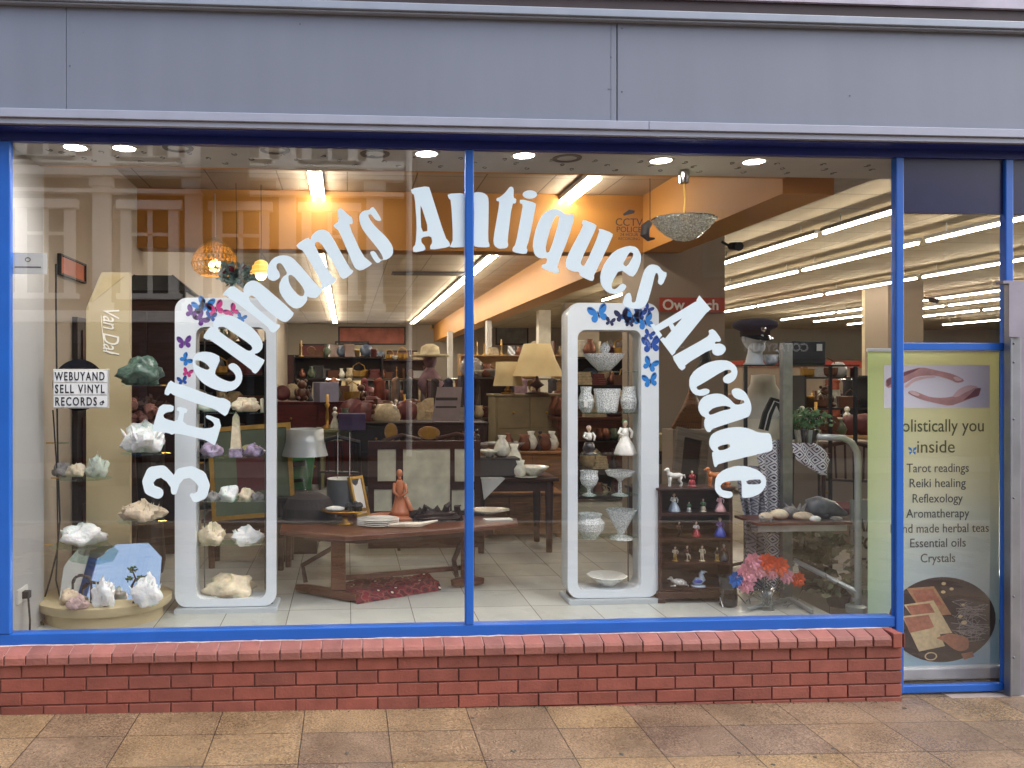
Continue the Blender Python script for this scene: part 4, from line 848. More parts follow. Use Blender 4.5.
tag(m.build('folded_rug', rm), 'folded red patterned rug lying over the trestle foot of the coffee table', 'rug')
# things on the coffee table
dt = 5.75
s_ = dt/F
m = MB(); m.lathe([(.0,.20),(.08,.195),(.15,.16),(.185,.09),(.19,.03),(.2,.012),(.255,.006),(.255,0)][::-1], 32, sy=.7); tag(m.build('bowler_hat', mat('dark_felt','2e2625',.8,bump=.2), loc=onz(309,dt+.05,TZ+.001)), 'low dark brown felt hat lying on the left end of the coffee table', 'hat')
cp = root('brass_comport', 'brass footed dish holding small dark trinkets beside the hat', 'dish', onz(345,dt-.12,TZ+.001)); m = MB(); m.lathe([(.06,0),(.062,.008),(.02,.02),(.016,.05),(.03,.06),(.13,.085),(.175,.10),(.17,.104),(.02,.07)], 28, sy=.7); m.build('bowl', M_brass, cp, smooth=True)
m = MB(); m.M = Matrix.Diagonal((1,.7,1,1)); m.ball((-.07,0,.11),.07,.05,.02); m.build('shell', M_cer, cp); 
for k, (x, z, r) in enumerate(((.03,.12,.035),(.09,.12,.04),(.065,.135,.03))): m = MB(); m.ball((x,0,z),r,r*.8,r*.8,jit=.25,seed=k+1); m.build('trinket', M_blk, cp)
m = MB()
for k in range(4): m.lathe([(.09,k*.012),(.13,.006+k*.012),(.15,.011+k*.012),(.148,.013+k*.012),(.08,.006+k*.012)], 32, sy=.75)
tag(m.build('plate_stack', M_cer, loc=onz(378,dt-.15,TZ+.001)), 'stack of plain white plates near the middle of the coffee table', 'plates')
fg = root('wooden_figure', 'carved orange brown robed woman standing on a round wooden disc', 'statue', onz(401,dt+.1,TZ+.02))
m = MB(); m.lathe([(.0,-.018),(.25,-.018),(.255,.0),(.24,.012),(0,.012)], 36, sy=.55); m.build('disc', mat('terracotta_wood','a5603c',.5,var=.15), fg); m = MB()
m.lathe([(.085,.012),(.06,.04),(.04,.11),(.03,.17),(.035,.22),(.026,.255),(.014,.27)], 14, sy=.8, c=(-.01,0,0)); m.tube([(-.01,0,.26),(-.012,-.005,.295)], .014, 7); m.ball((-.012,-.005,.315),.024,.024,.03); m.tube([(-.045,0,.24),(-.055,-.03,.18),(-.02,-.05,.15)],[.014,.012,.01],6); m.tube([(.025,0,.24),(.04,-.03,.18),(.0,-.05,.15)],[.014,.012,.01],6); m.tube([(.03,0,.14),(.07,0,.05),(.1,-.01,.013)],[.02,.02,.012],6)
m.build('body', mat('terracotta_glaze','b06a44',.35,var=.12), fg, smooth=True)
m = MB(); R = random.Random(5)
for k in range(9): x = R.uniform(-.17,.17); m.tube([(x,R.uniform(-.03,.03),.0),(x+R.uniform(-.05,.05),0,R.uniform(.04,.11)),(x+R.uniform(-.12,.12),0,R.uniform(.03,.15))],[.03,.022,.006],6)
m.ball((0,0,.035),.16,.07,.035,jit=.25,seed=3); tag(m.build('bronze_sculpture', mat('dark_bronze','3b2f2c',.4,.5,var=.2), loc=onz(437,dt+.0,TZ+.001)), 'spiky dark bronze sculpture group beside the wooden figure', 'sculpture')
m = MB(); R = random.Random(6); m.tube([(-.16,0,.01),(-.05,-.02,.018),(.05,0,.012),(.18,.02,.035)], [.012,.02,.02,.006], 6); tag(m.build('carved_tusk', mat('bone','d8cdb8',.5), loc=onz(412,dt-.22,TZ+.004)), 'pale carved bone lying in front of the wooden figure', 'carving')
m = MB(); m.lathe([(.05,0),(.13,.018),(.18,.03),(.178,.034),(.04,.01)], 28, sy=.6); tag(m.build('silver_dish', mat('silver_plate','c4beb0',.25,.8), loc=onz(487,dt+.32,TZ+.001)), 'shallow silver dish on the right end of the coffee table', 'dish')
m = MB(); m.box(-.1,.1,-.04,.04,0,.008); tag(m.build('folded_paper', M_paper, loc=onz(498,dt+.05,TZ+.001), rz=.1), 'folded white paper at the right end of the coffee table', 'paper')
lt = root('grey_cylinder_lamp', 'grey cylinder shade with two thin rods rising above the brass dish', 'lamp', onz(343,6.05,TZ+.001)); s_ = 6.05/F
m = MB(); m.lathe([(.125,.03),(.122,.27)], 28); m.lathe([(.06,0),(.06,.03)], 20); m.build('shade', mat('grey_lacquer','5e6266',.35,.3), lt, smooth='auto')
for x in (-.04,.05):
    m = MB(); m.tube([(x,0,.271),(x,0,.62)], .004, 5); m.build('rod', M_chrome, lt)
def picture(name, label, cat, c, w_, h_, fr, fm, inner, tilt=0, rz=0, group=None, fw=.03, mount=None):
    r = root(name, label, cat, c, rz, group); r.rotation_euler[0] = -tilt
    m = MB(); m.flat([[(-w_/2,0),(w_/2,0),(w_/2,h_),(-w_/2,h_)]], [[(-w_/2+fw,fw),(w_/2-fw,fw),(w_/2-fw,h_-fw),(-w_/2+fw,h_-fw)]], 0, .025); m.build('frame', fm, r)
    m = MB(); m.box(-w_/2+fw+.0005, w_/2-fw-.0005, .012, .02, fw+.0005, h_-fw-.0005); m.build('mount' if mount else 'picture', mount or inner, r)
    if mount: m = MB(); k = min(w_,h_)*(.27 if w_ == .66 else .16); m.box(-w_/2+fw+k, w_/2-fw-k, .008, .0115, fw+k, h_-fw-k); m.build('picture', inner, r)
    return r
picture('picture_frame','narrow gilt picture frame leaning edge-on behind the brass dish','picture',onz(364,5.95,TZ+.005),.16,.30,0,M_gold,M_paper,tilt=.25,rz=.9,fw=.02)
# ------------------------------------------------------------------ furniture builders
LG = {}
def place_at(px, d, z=ZF): return onz(px, d, z)
def sideboard(name, label, px, d, w_, h_, dp, mt, doors=2, drawers=1, legs=.08, z=ZF, rz=0, group=None, knob=None):
    r = root(name, label, name.replace('_',' '), onz(px, d, z), rz, group)
    m = MB(); m.box(-w_/2,w_/2,0,dp,legs,h_-.025); m.build('carcass', mt, r, bevel=.004)
    m = MB(); m.box(-w_/2-.02,w_/2+.02,-.02,dp+.01,h_-.024,h_); m.build('top', mt, r, bevel=.005)
    for sx_ in (-1,1):
        m = MB(); m.box(sx_*(w_/2-.03)-.025, sx_*(w_/2-.03)+.025, .01, .06, 0, legs-.001); m.build('leg', mt, r)
    dh = (h_-.04-legs)*(.28 if drawers else 0)
    for k in range(doors):
        x0 = -w_/2+.02+k*(w_-.04)/doors; x1 = x0+(w_-.04)/doors-.01
        m = MB(); m.box(x0,x1,-.014,-.001,legs+.01,h_-.04-dh); m.box(x0+.05,x1-.05,-.02,-.0145,legs+.06,h_-.09-dh); q = m.build('door', mt, r, bevel=.003)
        h = MB(); h.ball(((x1-.03) if k < doors/2 else (x0+.03), -.03, (legs+h_-dh)/2), .014); h.build('handle', knob or M_brass, q)
        if drawers: m = MB(); m.box(x0,x1,-.014,-.001,h_-.035-dh,h_-.035); q = m.build('drawer', mt, r, bevel=.003); h = MB(); h.ball(((x0+x1)/2,-.03,h_-.035-dh/2),.014); h.build('handle', knob or M_brass, q)
    return r
def table(name, label, px, d, w_, h_, dp, mt, z=ZF, rz=0, tk=.03, lg=.045, group=None):
    r = root(name, label, 'table', onz(px, d, z), rz, group)
    m = MB(); m.box(-w_/2,w_/2,-dp/2,dp/2,h_-tk,h_); m.build('tabletop', mt, r, bevel=.005); m = MB(); m.box(-w_/2+.05,w_/2-.05,-dp/2+.05,dp/2-.05,h_-tk-.09,h_-tk-.001); m.build('apron', mt, r)
    for sx_ in (-1,1):
        for sy_ in (-1,1): m = MB(); m.tube([(sx_*(w_/2-.07),sy_*(dp/2-.07),0),(sx_*(w_/2-.07),sy_*(dp/2-.07),h_-tk-.002)], [lg*.55,lg*.8], 8); m.build('leg', mt, r)
    return r
def chair(label, px, d, rz, mt, sm, z=ZF, group=None, arm=False):
    r = root('chair', label, 'chair', onz(px, d, z), rz, group)
    m = MB(); m.box(-.22,.22,-.21,.21,.42,.47); m.build('seat', sm, r, bevel=.015)
    for sx_ in (-.2,.2):
        m = MB(); m.tube([(sx_,-.19,0),(sx_,-.19,.42)], [.015,.022], 7); m.build('leg', mt, r); m = MB(); m.tube([(sx_,.2,0),(sx_,.19,.45),(sx_*.95,.25,.95)], [.017,.02,.015], 7); m.build('leg', mt, r)
    m = MB(); m.tube([(-.2,.25,.93),(0,.27,.98),(.2,.25,.93)], .02, 7); m.tube([(-.19,.22,.65),(.19,.22,.65)], .013, 7)
    for x in (-.1,-.03,.03,.1): m.tube([(x,.22,.65),(x*1.1,.26,.95)], .009, 6)
    m.build('backrest', mt, r); return r
def lamp(name, label, px, d, z, h_, rsh, hsh, shm, bm, lit=None, group=None, flare=.75, glass=False):
    r = root(name, label, 'lamp', onz(px, d, z), 0, group); zz = h_-hsh
    m = MB(); m.lathe([(rsh*.45,0),(rsh*.45,.015),(.012,.03),(.02,zz*.3),(rsh*.28,zz*.5),(.025,zz*.75),(.01,zz+.02),(.01,h_-hsh*.4)], 20); m.build('base', bm, r, smooth=True)
    m = MB(); m.lathe([(rsh,zz),(rsh*(.5+flare/2)*.93,zz+hsh*.5),(rsh*flare,h_),(rsh*flare-.004,h_),(rsh*(.5+flare/2)*.93-.004,zz+hsh*.5),(rsh-.004,zz)], 28, cap=False); m.build('lamp_shade', shm, r, smooth=True)
    return r
M_silk = mat('silver_silk', 'aeb3b3', .35, .25, var=.05); M_cream_sh = mat('cream_shade', 'd9c89a', .8, var=.05)
# dark side table with silver lamp, green crate, gilt picture
table('side_table','near black side table under the silver shaded lamp',312,6.5,.62,.58,.45,M_bwood)
lamp('table_lamp','silver drum shaded table lamp with a clear twisted base left of the mirror',305,6.45,.861,.53,.185,.215,M_silk,M_clear,flare=.8)
cb = MB(); cb.box(-.001,.001,-.001,.001,0,.001)
q = onz(293, 7.1, ZF); cr_ = root('green_bin', 'pale green plastic bin with black stencil marks behind the silver lamp', 'bin', q); m = MB(); m.M = Matrix.Scale(1,4)
m.add([(-.16,-.13,.55),(.16,-.13,.55),(.16,.13,.55),(-.16,.13,.55),(-.21,-.17,1.02),(.21,-.17,1.02),(.21,.17,1.02),(-.21,.17,1.02)],[(0,3,2,1),(0,1,5,4),(1,2,6,5),(2,3,7,6),(3,0,4,7),(4,5,6,7)]); m.build('body', mat('leaf_green_plastic','4f8a5a',.4), cr_)
m = MB(); m.tube([(-.1,-.188,.62),(.1,-.19,.64)], .02, 4); m.tube([(-.1,-.2,.76),(.12,-.2,.79)], .03, 4); m.tube([(-.12,-.212,.9),(.12,-.212,.93)], .026, 4); m.build('stencil', M_blk, cr_)
m = MB(); m.box(-.22,.22,-.2,.2,0,.549); m.build('stand', M_bwood, cr_)
easelT = table('side_table','low dark table carrying the gilt framed picture behind the crystal cabinet',252,6.55,.75,.40,.4,M_dwood)
g1 = picture('framed_picture','gilt framed green and crimson picture with an oval label seen through the crystal cabinet','picture',onz(254,6.35,.688),.66,.74,0,M_gold,mat('crimson_print','5a2c2e',.6,var=.3,scale=4),tilt=.12,rz=.0,fw=.035,mount=mat('sage_mount','59644f',.7))
g1.rotation_euler[1] = -.07
m = MB(); m.flat([ell(-.02,.56,.045,.025,20)],[],0,.004); m.build('oval_label', mat('pale_yellow','d8d49a',.6), g1).location = (0,-.006,0)
# glazed mirror panels
mpn = root('mirror_screen', 'dark wooden overmantel mirror with one big and four small mottled panes', 'mirror', onz(424,6.7,ZF)); o_ = mpn.location.copy(); dM = 6.7
def q2(px, py): v = atd(px, py, dM)-o_; return v.x, v.z
def rect(px0, px1, py0, py1): a = q2(px0, py1); b = q2(px1, py0); return [a,(b[0],a[1]),b,(a[0],b[1])]
panes = [(403,450.5,449,511),(377.5,396,449,481),(374,392,489,511),(455,475,449,482),(452,475,490,511)]
m = MB(); m.flat([rect(368,481,441,548)], [rect(*p) for p in panes], 0, .04); m.build('frame', M_dwood, mpn)
fog = mat('mottled_mirror','d2cfb8',.4,0,var=.25,scale=6)
for p in panes: m = MB(); m.flat([rect(p[0]+.03,p[1]-.03,p[2]+.03,p[3]-.03)],[],.012,.02); m.build('mirror_pane', fog, mpn)
# sideboard with plaques
sideboard('sideboard','long dark sideboard standing behind the mirror panels',420,8.3,1.4,1.06,.5,M_bwood,3,1)
for px, py, rx, rz_, lbl in ((391,432,.045,.062,'upright oval brass plaque left of the other one'),(429,433,.076,.045,'wide oval brass plaque above the big mirror pane')):
    pq = root('oval_plaque', lbl, 'plaque', atd(px,py,6.62) if 0 else atd(px,py,8.2), group=None); m = MB(); m.flat([ell(0,0,rx*1.5,rz_*1.5,28)],[],0,.02); m.build('plate', M_pine, pq, bevel=.004); m = MB(); m.flat([ell(0,0,rx*1.15,rz_*1.15,28)],[],-.006,-.0005); m.build('medallion', M_gold, pq)
# white stand sign
sg = root('price_board', 'tall narrow pale grey board with dark writing standing on the dark sideboard', 'sign', onz(447,8.4,1.345)); m = MB(); m.add([(-.16,0,0),(.13,0,0),(.16,0,.36),(-.10,0,.36),(-.16,.02,0),(.13,.02,0),(.16,.02,.36),(-.10,.02,.36)],[(0,1,2,3),(7,6,5,4),(0,4,5,1),(1,5,6,2),(2,6,7,3),(3,7,4,0)]); m.build('board', mat('pale_mauve','9b9096',.6), sg)
m = MB(); m.flat([[(-.12,.22),(.11,.22),(.11,.25),(-.12,.25)],[(-.12,.14),(.1,.14),(.1,.16),(-.12,.16)]],[],-.003,-.001); m.build('print', M_dgrey, sg)
# right: dark table with white ceramics and a cloth
table('dining_table','dark mahogany table carrying white ceramics beside the middle mullion',510,7.2,.74,.655,.6,M_dwood,lg=.05)
cz = ZF+.656; dq = 7.15
m = MB(); a = onz(481,6.86,cz+.003); b = onz(505,6.86,cz+.003); m.add([(a.x,a.y,a.z),(b.x,b.y,b.z),(b.x,b.y+.5,b.z),(a.x,a.y+.5,a.z)],[(0,1,2,3)])
c_ = atd(484,500,6.84); m.add([(a.x,a.y-.012,a.z),(b.x,b.y-.012,b.z),(c_.x,c_.y,c_.z),(a.x,a.y-.005,a.z),(b.x,b.y-.005,b.z),(c_.x,c_.y+.006,c_.z)],[(0,2,1),(3,4,5),(0,3,5,2),(1,2,5,4)]); tag(m.build('white_cloth', mat('white_linen','d4d6d4',.9)), 'white cloth hanging in a point over the edge of the dark table', 'cloth')
bx = MB(); bx.box(-.22,.22,-.1,.1,0,.16); tag(bx.build('grey_box', M_dgrey, loc=onz(493,7.05,cz+.006), bevel=.004), 'dark grey box under the white jugs on the dark table', 'box')
def pot(name, px, d, z, prof, label, mt=M_cer, cat='ceramics', group='white flowered ceramics on the dark table', sc=1, n=20, handle=None):
    m = MB(); m.lathe([(r*sc, h*sc) for r, h in prof], n)
    if handle: m.tube([(handle*sc,0,.03*sc),(handle*sc*1.5,0,.05*sc),(handle*sc*1.5,0,.09*sc),(handle*sc*.9,0,.11*sc)], .007*sc, 6)
    return tag(m.build(name, mt, loc=onz(px,d,z), smooth=True), label, cat, group)
VASE = [(.04,0),(.06,.02),(.075,.07),(.05,.13),(.028,.16),(.04,.19),(.034,.19),(.02,.15),(.03,.05)]
BOWL = [(.05,0),(.06,.02),(.12,.06),(.15,.09),(.145,.09),(.1,.055),(0,.03)]
JUG = [(.05,0),(.07,.03),(.075,.08),(.05,.13),(.06,.17),(.05,.17),(.04,.12),(.02,.05)]
M_flor = mat('flowered_ceramic','dfe0d4',.25,var=.25,scale=22,coat=.5)
pot('vase',502,7.08,cz+.167,VASE,'left white vase on top of the grey box',M_flor); pot('vase',514,7.25,cz+.001,[(r*1.1,h*1.4) for r,h in VASE],'tall white vase just right of the grey box',M_flor); pot('jug',519,7.0,cz+.001,JUG,'short white jug between the vase and the wide bowl',M_flor,sc=.85)
pot('bowl',533,7.05,cz+.001,BOWL,'wide white flowered bowl at the right end of the dark table',M_flor,sc=.95); pot('sauce_boat',489,7.05,cz+.167,[(r*.6,h*.7) for r,h in BOWL],'small white sauce boat on the left of the grey box',M_flor); pot('plate',526,6.95,cz+.001,[(.05,0),(.10,.008),(.1,.011),(.04,.005)],'flat white plate under the rim of the flowered bowl',M_flor)
sideboard('wooden_chest','plain light brown wooden chest with two framed doors under the dark table',522,7.62,.78,.43,.4,M_owood,3,0,.03)
for px, d in ((471,8.0),(356,7.8),(385,8.0)): pass
chair('dark wooden dining chair seen through the legs of the coffee table, left of the other',412,7.3,.3,M_dwood,M_dgrey,group='dark chairs behind the coffee table'); chair('dark wooden dining chair just left of the middle mullion behind the coffee table',455,7.5,-.2,M_dwood,M_dgrey,group='dark chairs behind the coffee table'); chair('dark dining chair behind the brass dish and grey cylinder',345,7.6,2.9,M_bwood,M_dgrey)

# ------------------------------------------------------------------ figurine shelf
dF = dfl(603); a = atd(659,603,dF); b = atd(735,603,dF); Wf = b.x-a.x; s = dF/F
fs_ = root('figurine_shelf', 'small dark wooden shelf unit of four shelves full of figurines', 'shelf unit', (a.x, a.y, ZF)); Hf = (603-488)*s
m = MB(); m.box(0,.022,0,.16,.03,Hf-.018); m.build('side_panel', M_dwood, fs_); m = MB(); m.box(Wf-.022,Wf,0,.16,.03,Hf-.018); m.build('side_panel', M_dwood, fs_)
m = MB(); m.box(.0221,Wf-.0221,.15,.165,.03,Hf-.019); m.build('back_panel', M_dwood, fs_)
for k, py in enumerate((513.5,538.5,563.5,589)):
    z = (603-py)*s; m = MB(); m.box(.0222,Wf-.0222,0,.149,z-.016,z); m.build('shelf', M_dwood, fs_)
m = MB(); m.box(-.015,Wf+.015,-.012,.175,Hf-.0175,Hf); m.build('top', M_dwood, fs_, bevel=.004); m = MB(); m.box(-.012,Wf+.012,-.014,.17,.03,.075); m.box(-.012,.04,-.014,.17,0,.0295); m.box(Wf-.04,Wf+.012,-.014,.17,0,.0295); m.build('base', M_dwood, fs_, bevel=.004)
def fgp(px, row, **k): z = ZF+Hf+.001 if row < 0 else ZF+(603-(513.5,538.5,563.5,589)[row])*s+.001; return onz(px, dF+.07, z)
FG = [(674,0,19,('paleblue','white','brown'),'lady','tall pale blue lady figurine on the first shelf'),(689,0,10,('white','green','brown'),'child','small white and green child figurine on the first shelf'),(703,0,13,('cream','green','brown'),'child','green and cream child figurine on the first shelf'),(720,0,18,('pink','pink','gold'),'lady','pink dressed lady figurine at the right of the first shelf'),
 (679,1,15,('black','brown','black'),'dance','dark dancing figurine at the left of the second shelf'),(696,1,15,('red','white','brown'),'lady','red and white lady figurine in the middle of the second shelf'),(720,1,19,('blue','violet','gold'),'lady','deep blue and lilac crinoline lady on the second shelf'),
 (675,2,15,('gold','cream','black'),'man','gold and cream man figurine at the left of the third shelf'),(687,2,16,('cream','brown','black'),'dance','leaning dancer figurine second from the left of the third shelf'),(702,2,16,('cream','cream','brown'),'man','cream seated man figurine in the middle of the third shelf'),(717,2,14,('gold','black','black'),'man','black and gold man figurine before the dark cloaked one'),(724,2,17,('black','brown','grey'),'lady','dark cloaked figurine at the right of the third shelf')]
for px, row, h_, cs, kd, lb_ in FG: figurine(0,0,dF,h_,tuple(CO[c] for c in cs),lb_,kd,c_=fgp(px,row))
def animal(px, row, label, col, L_, H_, lying=False, head=1, c_=None, mt2=None, kind='china_dog'):
    """dog: trunk, four jointed legs, neck, head and tail in one mesh"""
    m = MB(); sg_ = head; hb = H_*.55
    if lying: m.tube([(-.45*L_*sg_,0,.16*H_),(-.2*L_*sg_,0,.3*H_),(.1*L_*sg_,0,.34*H_),(.3*L_*sg_,0,.4*H_)],[.14*L_,.2*L_,.2*L_,.12*L_],10); m.tube([(.2*L_*sg_,-.02,.1*H_),(.5*L_*sg_,-.02,.06*H_)],[.06*L_,.04*L_],7); m.tube([(-.4*L_*sg_,0,.12*H_),(-.55*L_*sg_,-.02,.05*H_)],[.05*L_,.03*L_],7); hz = .65*H_
    else:
        m.tube([(-.42*L_*sg_,0,hb),(-.25*L_*sg_,0,hb),(.1*L_*sg_,0,hb*.98),(.3*L_*sg_,0,hb*1.1),(.38*L_*sg_,0,hb*1.25)],[.09*L_,.15*L_,.15*L_,.16*L_,.1*L_],10); hz = .86*H_
        for x, k in ((.27,0),(.31,1)): m.tube([(x*L_*sg_,(.05 if k else -.05)*L_,hb*.9),((x+.01)*L_*sg_,(.05 if k else -.05)*L_,hb*.45),(x*L_*sg_,(.05 if k else -.05)*L_,.03*H_),((x+.06)*L_*sg_,(.05 if k else -.05)*L_,.02*H_)],[.08*L_,.045*L_,.04*L_,.035*L_],7)
        for x, k in ((-.33,0),(-.3,1)): m.tube([(x*L_*sg_,(.05 if k else -.05)*L_,hb*.9),((x+.07)*L_*sg_,(.05 if k else -.05)*L_,hb*.55),((x-.06)*L_*sg_,(.05 if k else -.05)*L_,hb*.3),((x-.02)*L_*sg_,(.05 if k else -.05)*L_,.03*H_),((x+.04)*L_*sg_,(.05 if k else -.05)*L_,.02*H_)],[.09*L_,.07*L_,.04*L_,.035*L_,.03*L_],7)
    m.tube([(-.42*L_*sg_,0,hb if not lying else .15*H_),(-.52*L_*sg_,0,(hb if not lying else .1*H_)*1.05),(-.58*L_*sg_,0,(hb if not lying else .04*H_)*.75)],[.05*L_,.05*L_,.02*L_],7)
    hx_ = .42*L_*sg_; m.tube([(.3*L_*sg_,0,hb*1.0 if not lying else .4*H_),(hx_,0,hz)],[.11*L_,.08*L_],8); m.ball((hx_,0,hz),.11*L_,.1*L_,.1*L_,n=10); m.tube([(hx_+.05*L_*sg_,0,hz-.02*L_),(hx_+.2*L_*sg_,0,hz-.05*L_)],[.07*L_,.04*L_],7)
    for y in (-.08,.08): m.tube([(hx_-.03*L_*sg_,y*L_,hz+.06*L_),(hx_-.05*L_*sg_,y*1.3*L_,hz-.04*L_)],[.03*L_,.035*L_],6)
    return tag(m.build(kind, col, loc=c_ or fgp(px,row), smooth=True), label, 'china dog', 'china animals on the dark shelf unit')
animal(675,-1,'white curly china dog standing on top of the shelf unit',CO['white'],.125,.135,head=-1); animal(716,-1,'orange brown china dog standing on top of the shelf unit behind the letter e',CO['orange'],.135,.14,head=-1)
animal(678,3,'white spotted china dog lying on the bottom shelf',mat('spotted_glaze','e4e0d6',.3,var=.5,scale=60),.12,.085,lying=True,head=-1)
figurine(0,0,dF,16,(CO['red'],CO['red'],CO['green']),'red dressed figurine between the two dogs on top of the shelf unit','child',c_=fgp(692,-1)); figurine(0,0,dF,12,(CO['orange'],CO['cream'],CO['brown']),'small orange figurine at the right end on top of the shelf unit','child',c_=fgp(728,-1))
sw = root('china_bird', 'pale blue china bird with a raised head on the bottom shelf', 'china bird', fgp(698,3), group='china animals on the dark shelf unit'); m = MB(); m.lathe([(.05,0),(.05,.008),(.01,.012)],14); m.tube([(-.035,0,.02),(.0,0,.035),(.03,0,.05),(.02,0,.085),(.035,0,.1)],[.012,.03,.024,.014,.018],10); m.tube([(.04,0,.1),(.065,0,.095)],[.008,.002],6); m.build('body', CO['paleblue'], sw, smooth=True)
m = MB(); m.ball((-.01,-.028,.04),.03,.006,.014); m.build('wing', CO['blue'], sw)
# black vase in front
m = MB(); m.lathe([(.045,0),(.058,.01),(.062,.06),(.055,.12),(.06,.16),(.068,.2),(.062,.2),(.05,.15)], 20); tag(m.build('black_vase', mat('black_glaze','1c1d20',.2,coat=.6), loc=atf(728,606)), 'small black glazed vase on the floor in front of the figurine shelf', 'vase')
m = MB(); m.box(-.05,.05,-.03,.03,0,.09); tag(m.build('white_switch_box', M_fit, loc=atd(661,500,dR+.2)+Vector((0,0,0))), 'small white box fixed at the side of the right cabinet', 'box') if 0 else None

# ------------------------------------------------------------------ cap, head and dress dummy on the shelf
dH = 5.9; zs = CZ - (365-PY0)*dH/F
hs = root('glass_hat_shelf', 'clear shelf on thin dark posts carrying the capped mannequin head', 'shelf', onz(790,dH,ZF)); o_ = hs.location.copy()
x0 = atd(733,365,dH).x-o_.x; x1 = atd(850,365,dH).x-o_.x
m = MB(); m.box(x0,x1,-.14,.2,zs-ZF-.012,zs-ZF); m.build('glass_shelf', mat('dark_glass_edge','2f3a38',.15,var=0), hs)
for x in (x0+.02,):
    for y in (-.12,.18): m = MB(); m.box(x-.01,x+.01,y-.01,y+.01,0,zs-ZF-.0125); m.build('post', M_blk, hs)
for y in (-.12,.18): m = MB(); m.box(x1-.03,x1-.01,y-.01,y+.01,0,zs-ZF-.0125); m.build('post', M_blk, hs)
hd = root('mannequin_head', 'white mannequin head on the clear shelf wearing the peaked cap', 'mannequin head', onz(755,dH,zs+.001)); m = MB(); M_man = mat('mannequin_white','c4c8ca',.4,var=.02)
m.tube([(0,.01,0),(0,.01,.02),(0,.0,.09),(0,-.005,.13)],[.08,.062,.05,.052],20); m.ball((0,.01,.215),.082,.1,.115,n=24,m=16); m.ball((0,-.03,.135),.056,.062,.055,n=16,m=10)
m.tube([(0,-.098,.215),(0,-.118,.185),(0,-.1,.175)],[.009,.015,.012],7); m.ball((0,-.092,.148),.026,.012,.01,n=10,m=6)
for sx_ in (-1,1): m.ball((sx_*.03,-.083,.212),.018,.012,.009,n=8,m=6); m.ball((sx_*.08,.01,.195),.012,.022,.034,n=8,m=6)
m.build('head', M_man, hd, smooth=True)
cpp = root('peaked_cap', 'dark navy peaked uniform cap with a silver badge on the mannequin head', 'cap', onz(755,dH,zs+.24)); M_nvy = mat('navy_serge','1d2335',.85,bump=.2,bscale=300)
m = MB(); m.lathe([(.0,.1),(.1,.098),(.15,.08),(.162,.055),(.15,.035),(.105,.012),(.1,.0)][::-1], 36, sy=.95); m.build('crown', M_nvy, cpp, smooth=True); m = MB(); m.lathe([(.101,-.03),(.104,.012),(.098,.012),(.095,-.03)], 36, cap=False); m.build('band', mat('black_mohair','0f1013',.9), cpp)
m = MB(); pts = []; n = 15
for i in range(n):
    a = pi + pi*i/(n-1); a = pi*1.12 + pi*.76*i/(n-1); e = sin((a-pi*1.12)/(pi*.76)*pi); pts.append(((.103*cos(a),.103*sin(a),-.026),(.112*cos(a)*(1+.1*e),.103*sin(a)-.065*e,-.026-.04*e)))
vs = [p for q in pts for p in q]; vs2_ = [(x,y,z-.004) for x,y,z in vs]; k_ = len(vs); m.add(vs+vs2_, [(2*i,2*i+1,2*i+3,2*i+2) for i in range(n-1)]+[(2*i+k_,2*i+2+k_,2*i+3+k_,2*i+1+k_) for i in range(n-1)]+[(2*i+1,2*i+1+k_,2*i+3+k_,2*i+3) for i in range(n-1)]); m.build('peak', mat('patent_black','101114',.12,coat=1), cpp, smooth=True)
m = MB(); m.ball((-.0,-.125,.022),.02,.006,.028,n=10,m=8); m.ball((0,-.128,.052),.009,.005,.009,n=8); m.build('badge', M_chrome, cpp)
pot('teacup',771,dH,zs+.001,[(.03,0),(.045,.02),(.052,.075),(.046,.075),(.03,.02)],'small white cup with dark pattern beside the mannequin head',mat('willow_cup','d0d2d4',.3,var=.5,scale=30),'cup',None,handle=.045)
bp_ = root('black_case', 'black boxy case on the clear shelf behind the steel post', 'case', onz(806,dH,zs+.001)); m = MB(); m.box(-.16,.09,-.1,.1,0,.17); m.build('body', M_blk, bp_, bevel=.008); m = MB(); m.box(.02,.06,-.105,-.1005,.1,.15); m.build('label', M_fit, bp_)
# dress dummy
dm = root('dress_dummy', 'cream dressmaker torso on a stand with a black strap over its side', 'tailor dummy', onz(763,6.3,ZF)); m = MB(); zb_ = .3
prof = [(r*1.22, z*1.16) for r, z in ((.18,.6),(.185,.72),(.15,.9),(.16,1.04),(.155,1.12),(.11,1.22),(.08,1.27),(.075,1.33),(0,1.335))]
m.lathe(prof, 28, sy=.68); m.build('torso', mat('dummy_linen','dcd8cc',.85,bump=.2,bscale=200), dm, smooth=True)
m = MB(); m.tube([(0,0,.02),(0,0,.7)], .018, 8); m.build('pole', M_dwood, dm)
for k in range(3): a = 2*pi*k/3+.4; m = MB(); m.tube([(0,0,.1),(.24*cos(a),.24*sin(a),.012)], .014, 6); m.build('leg', M_dwood, dm)
ap = root('cream_apron', 'cream printed apron tied round the dress dummy', 'apron', onz(765,6.12,.97)); m = MB(); n = 12; vs = []
for j in range(8):
    for i in range(n+1): a = -pi*.95+pi*.9*i/n; rr = .245+.012*sin(i*2.1); vs.append((rr*cos(a), rr*.75*sin(a)+.13, .52-.075*j))
k_ = len(vs); fs = [(j*(n+1)+i,(j+1)*(n+1)+i,(j+1)*(n+1)+i+1,j*(n+1)+i+1) for j in range(7) for i in range(n)]; m.add(vs+[(x*.98,(y-.13)*.98+.13,z) for x,y,z in vs], fs+[tuple(reversed([q+k_ for q in f])) for f in fs]); m.build('cloth', mat('cream_cotton','ece4ce',.9), ap, smooth=True)
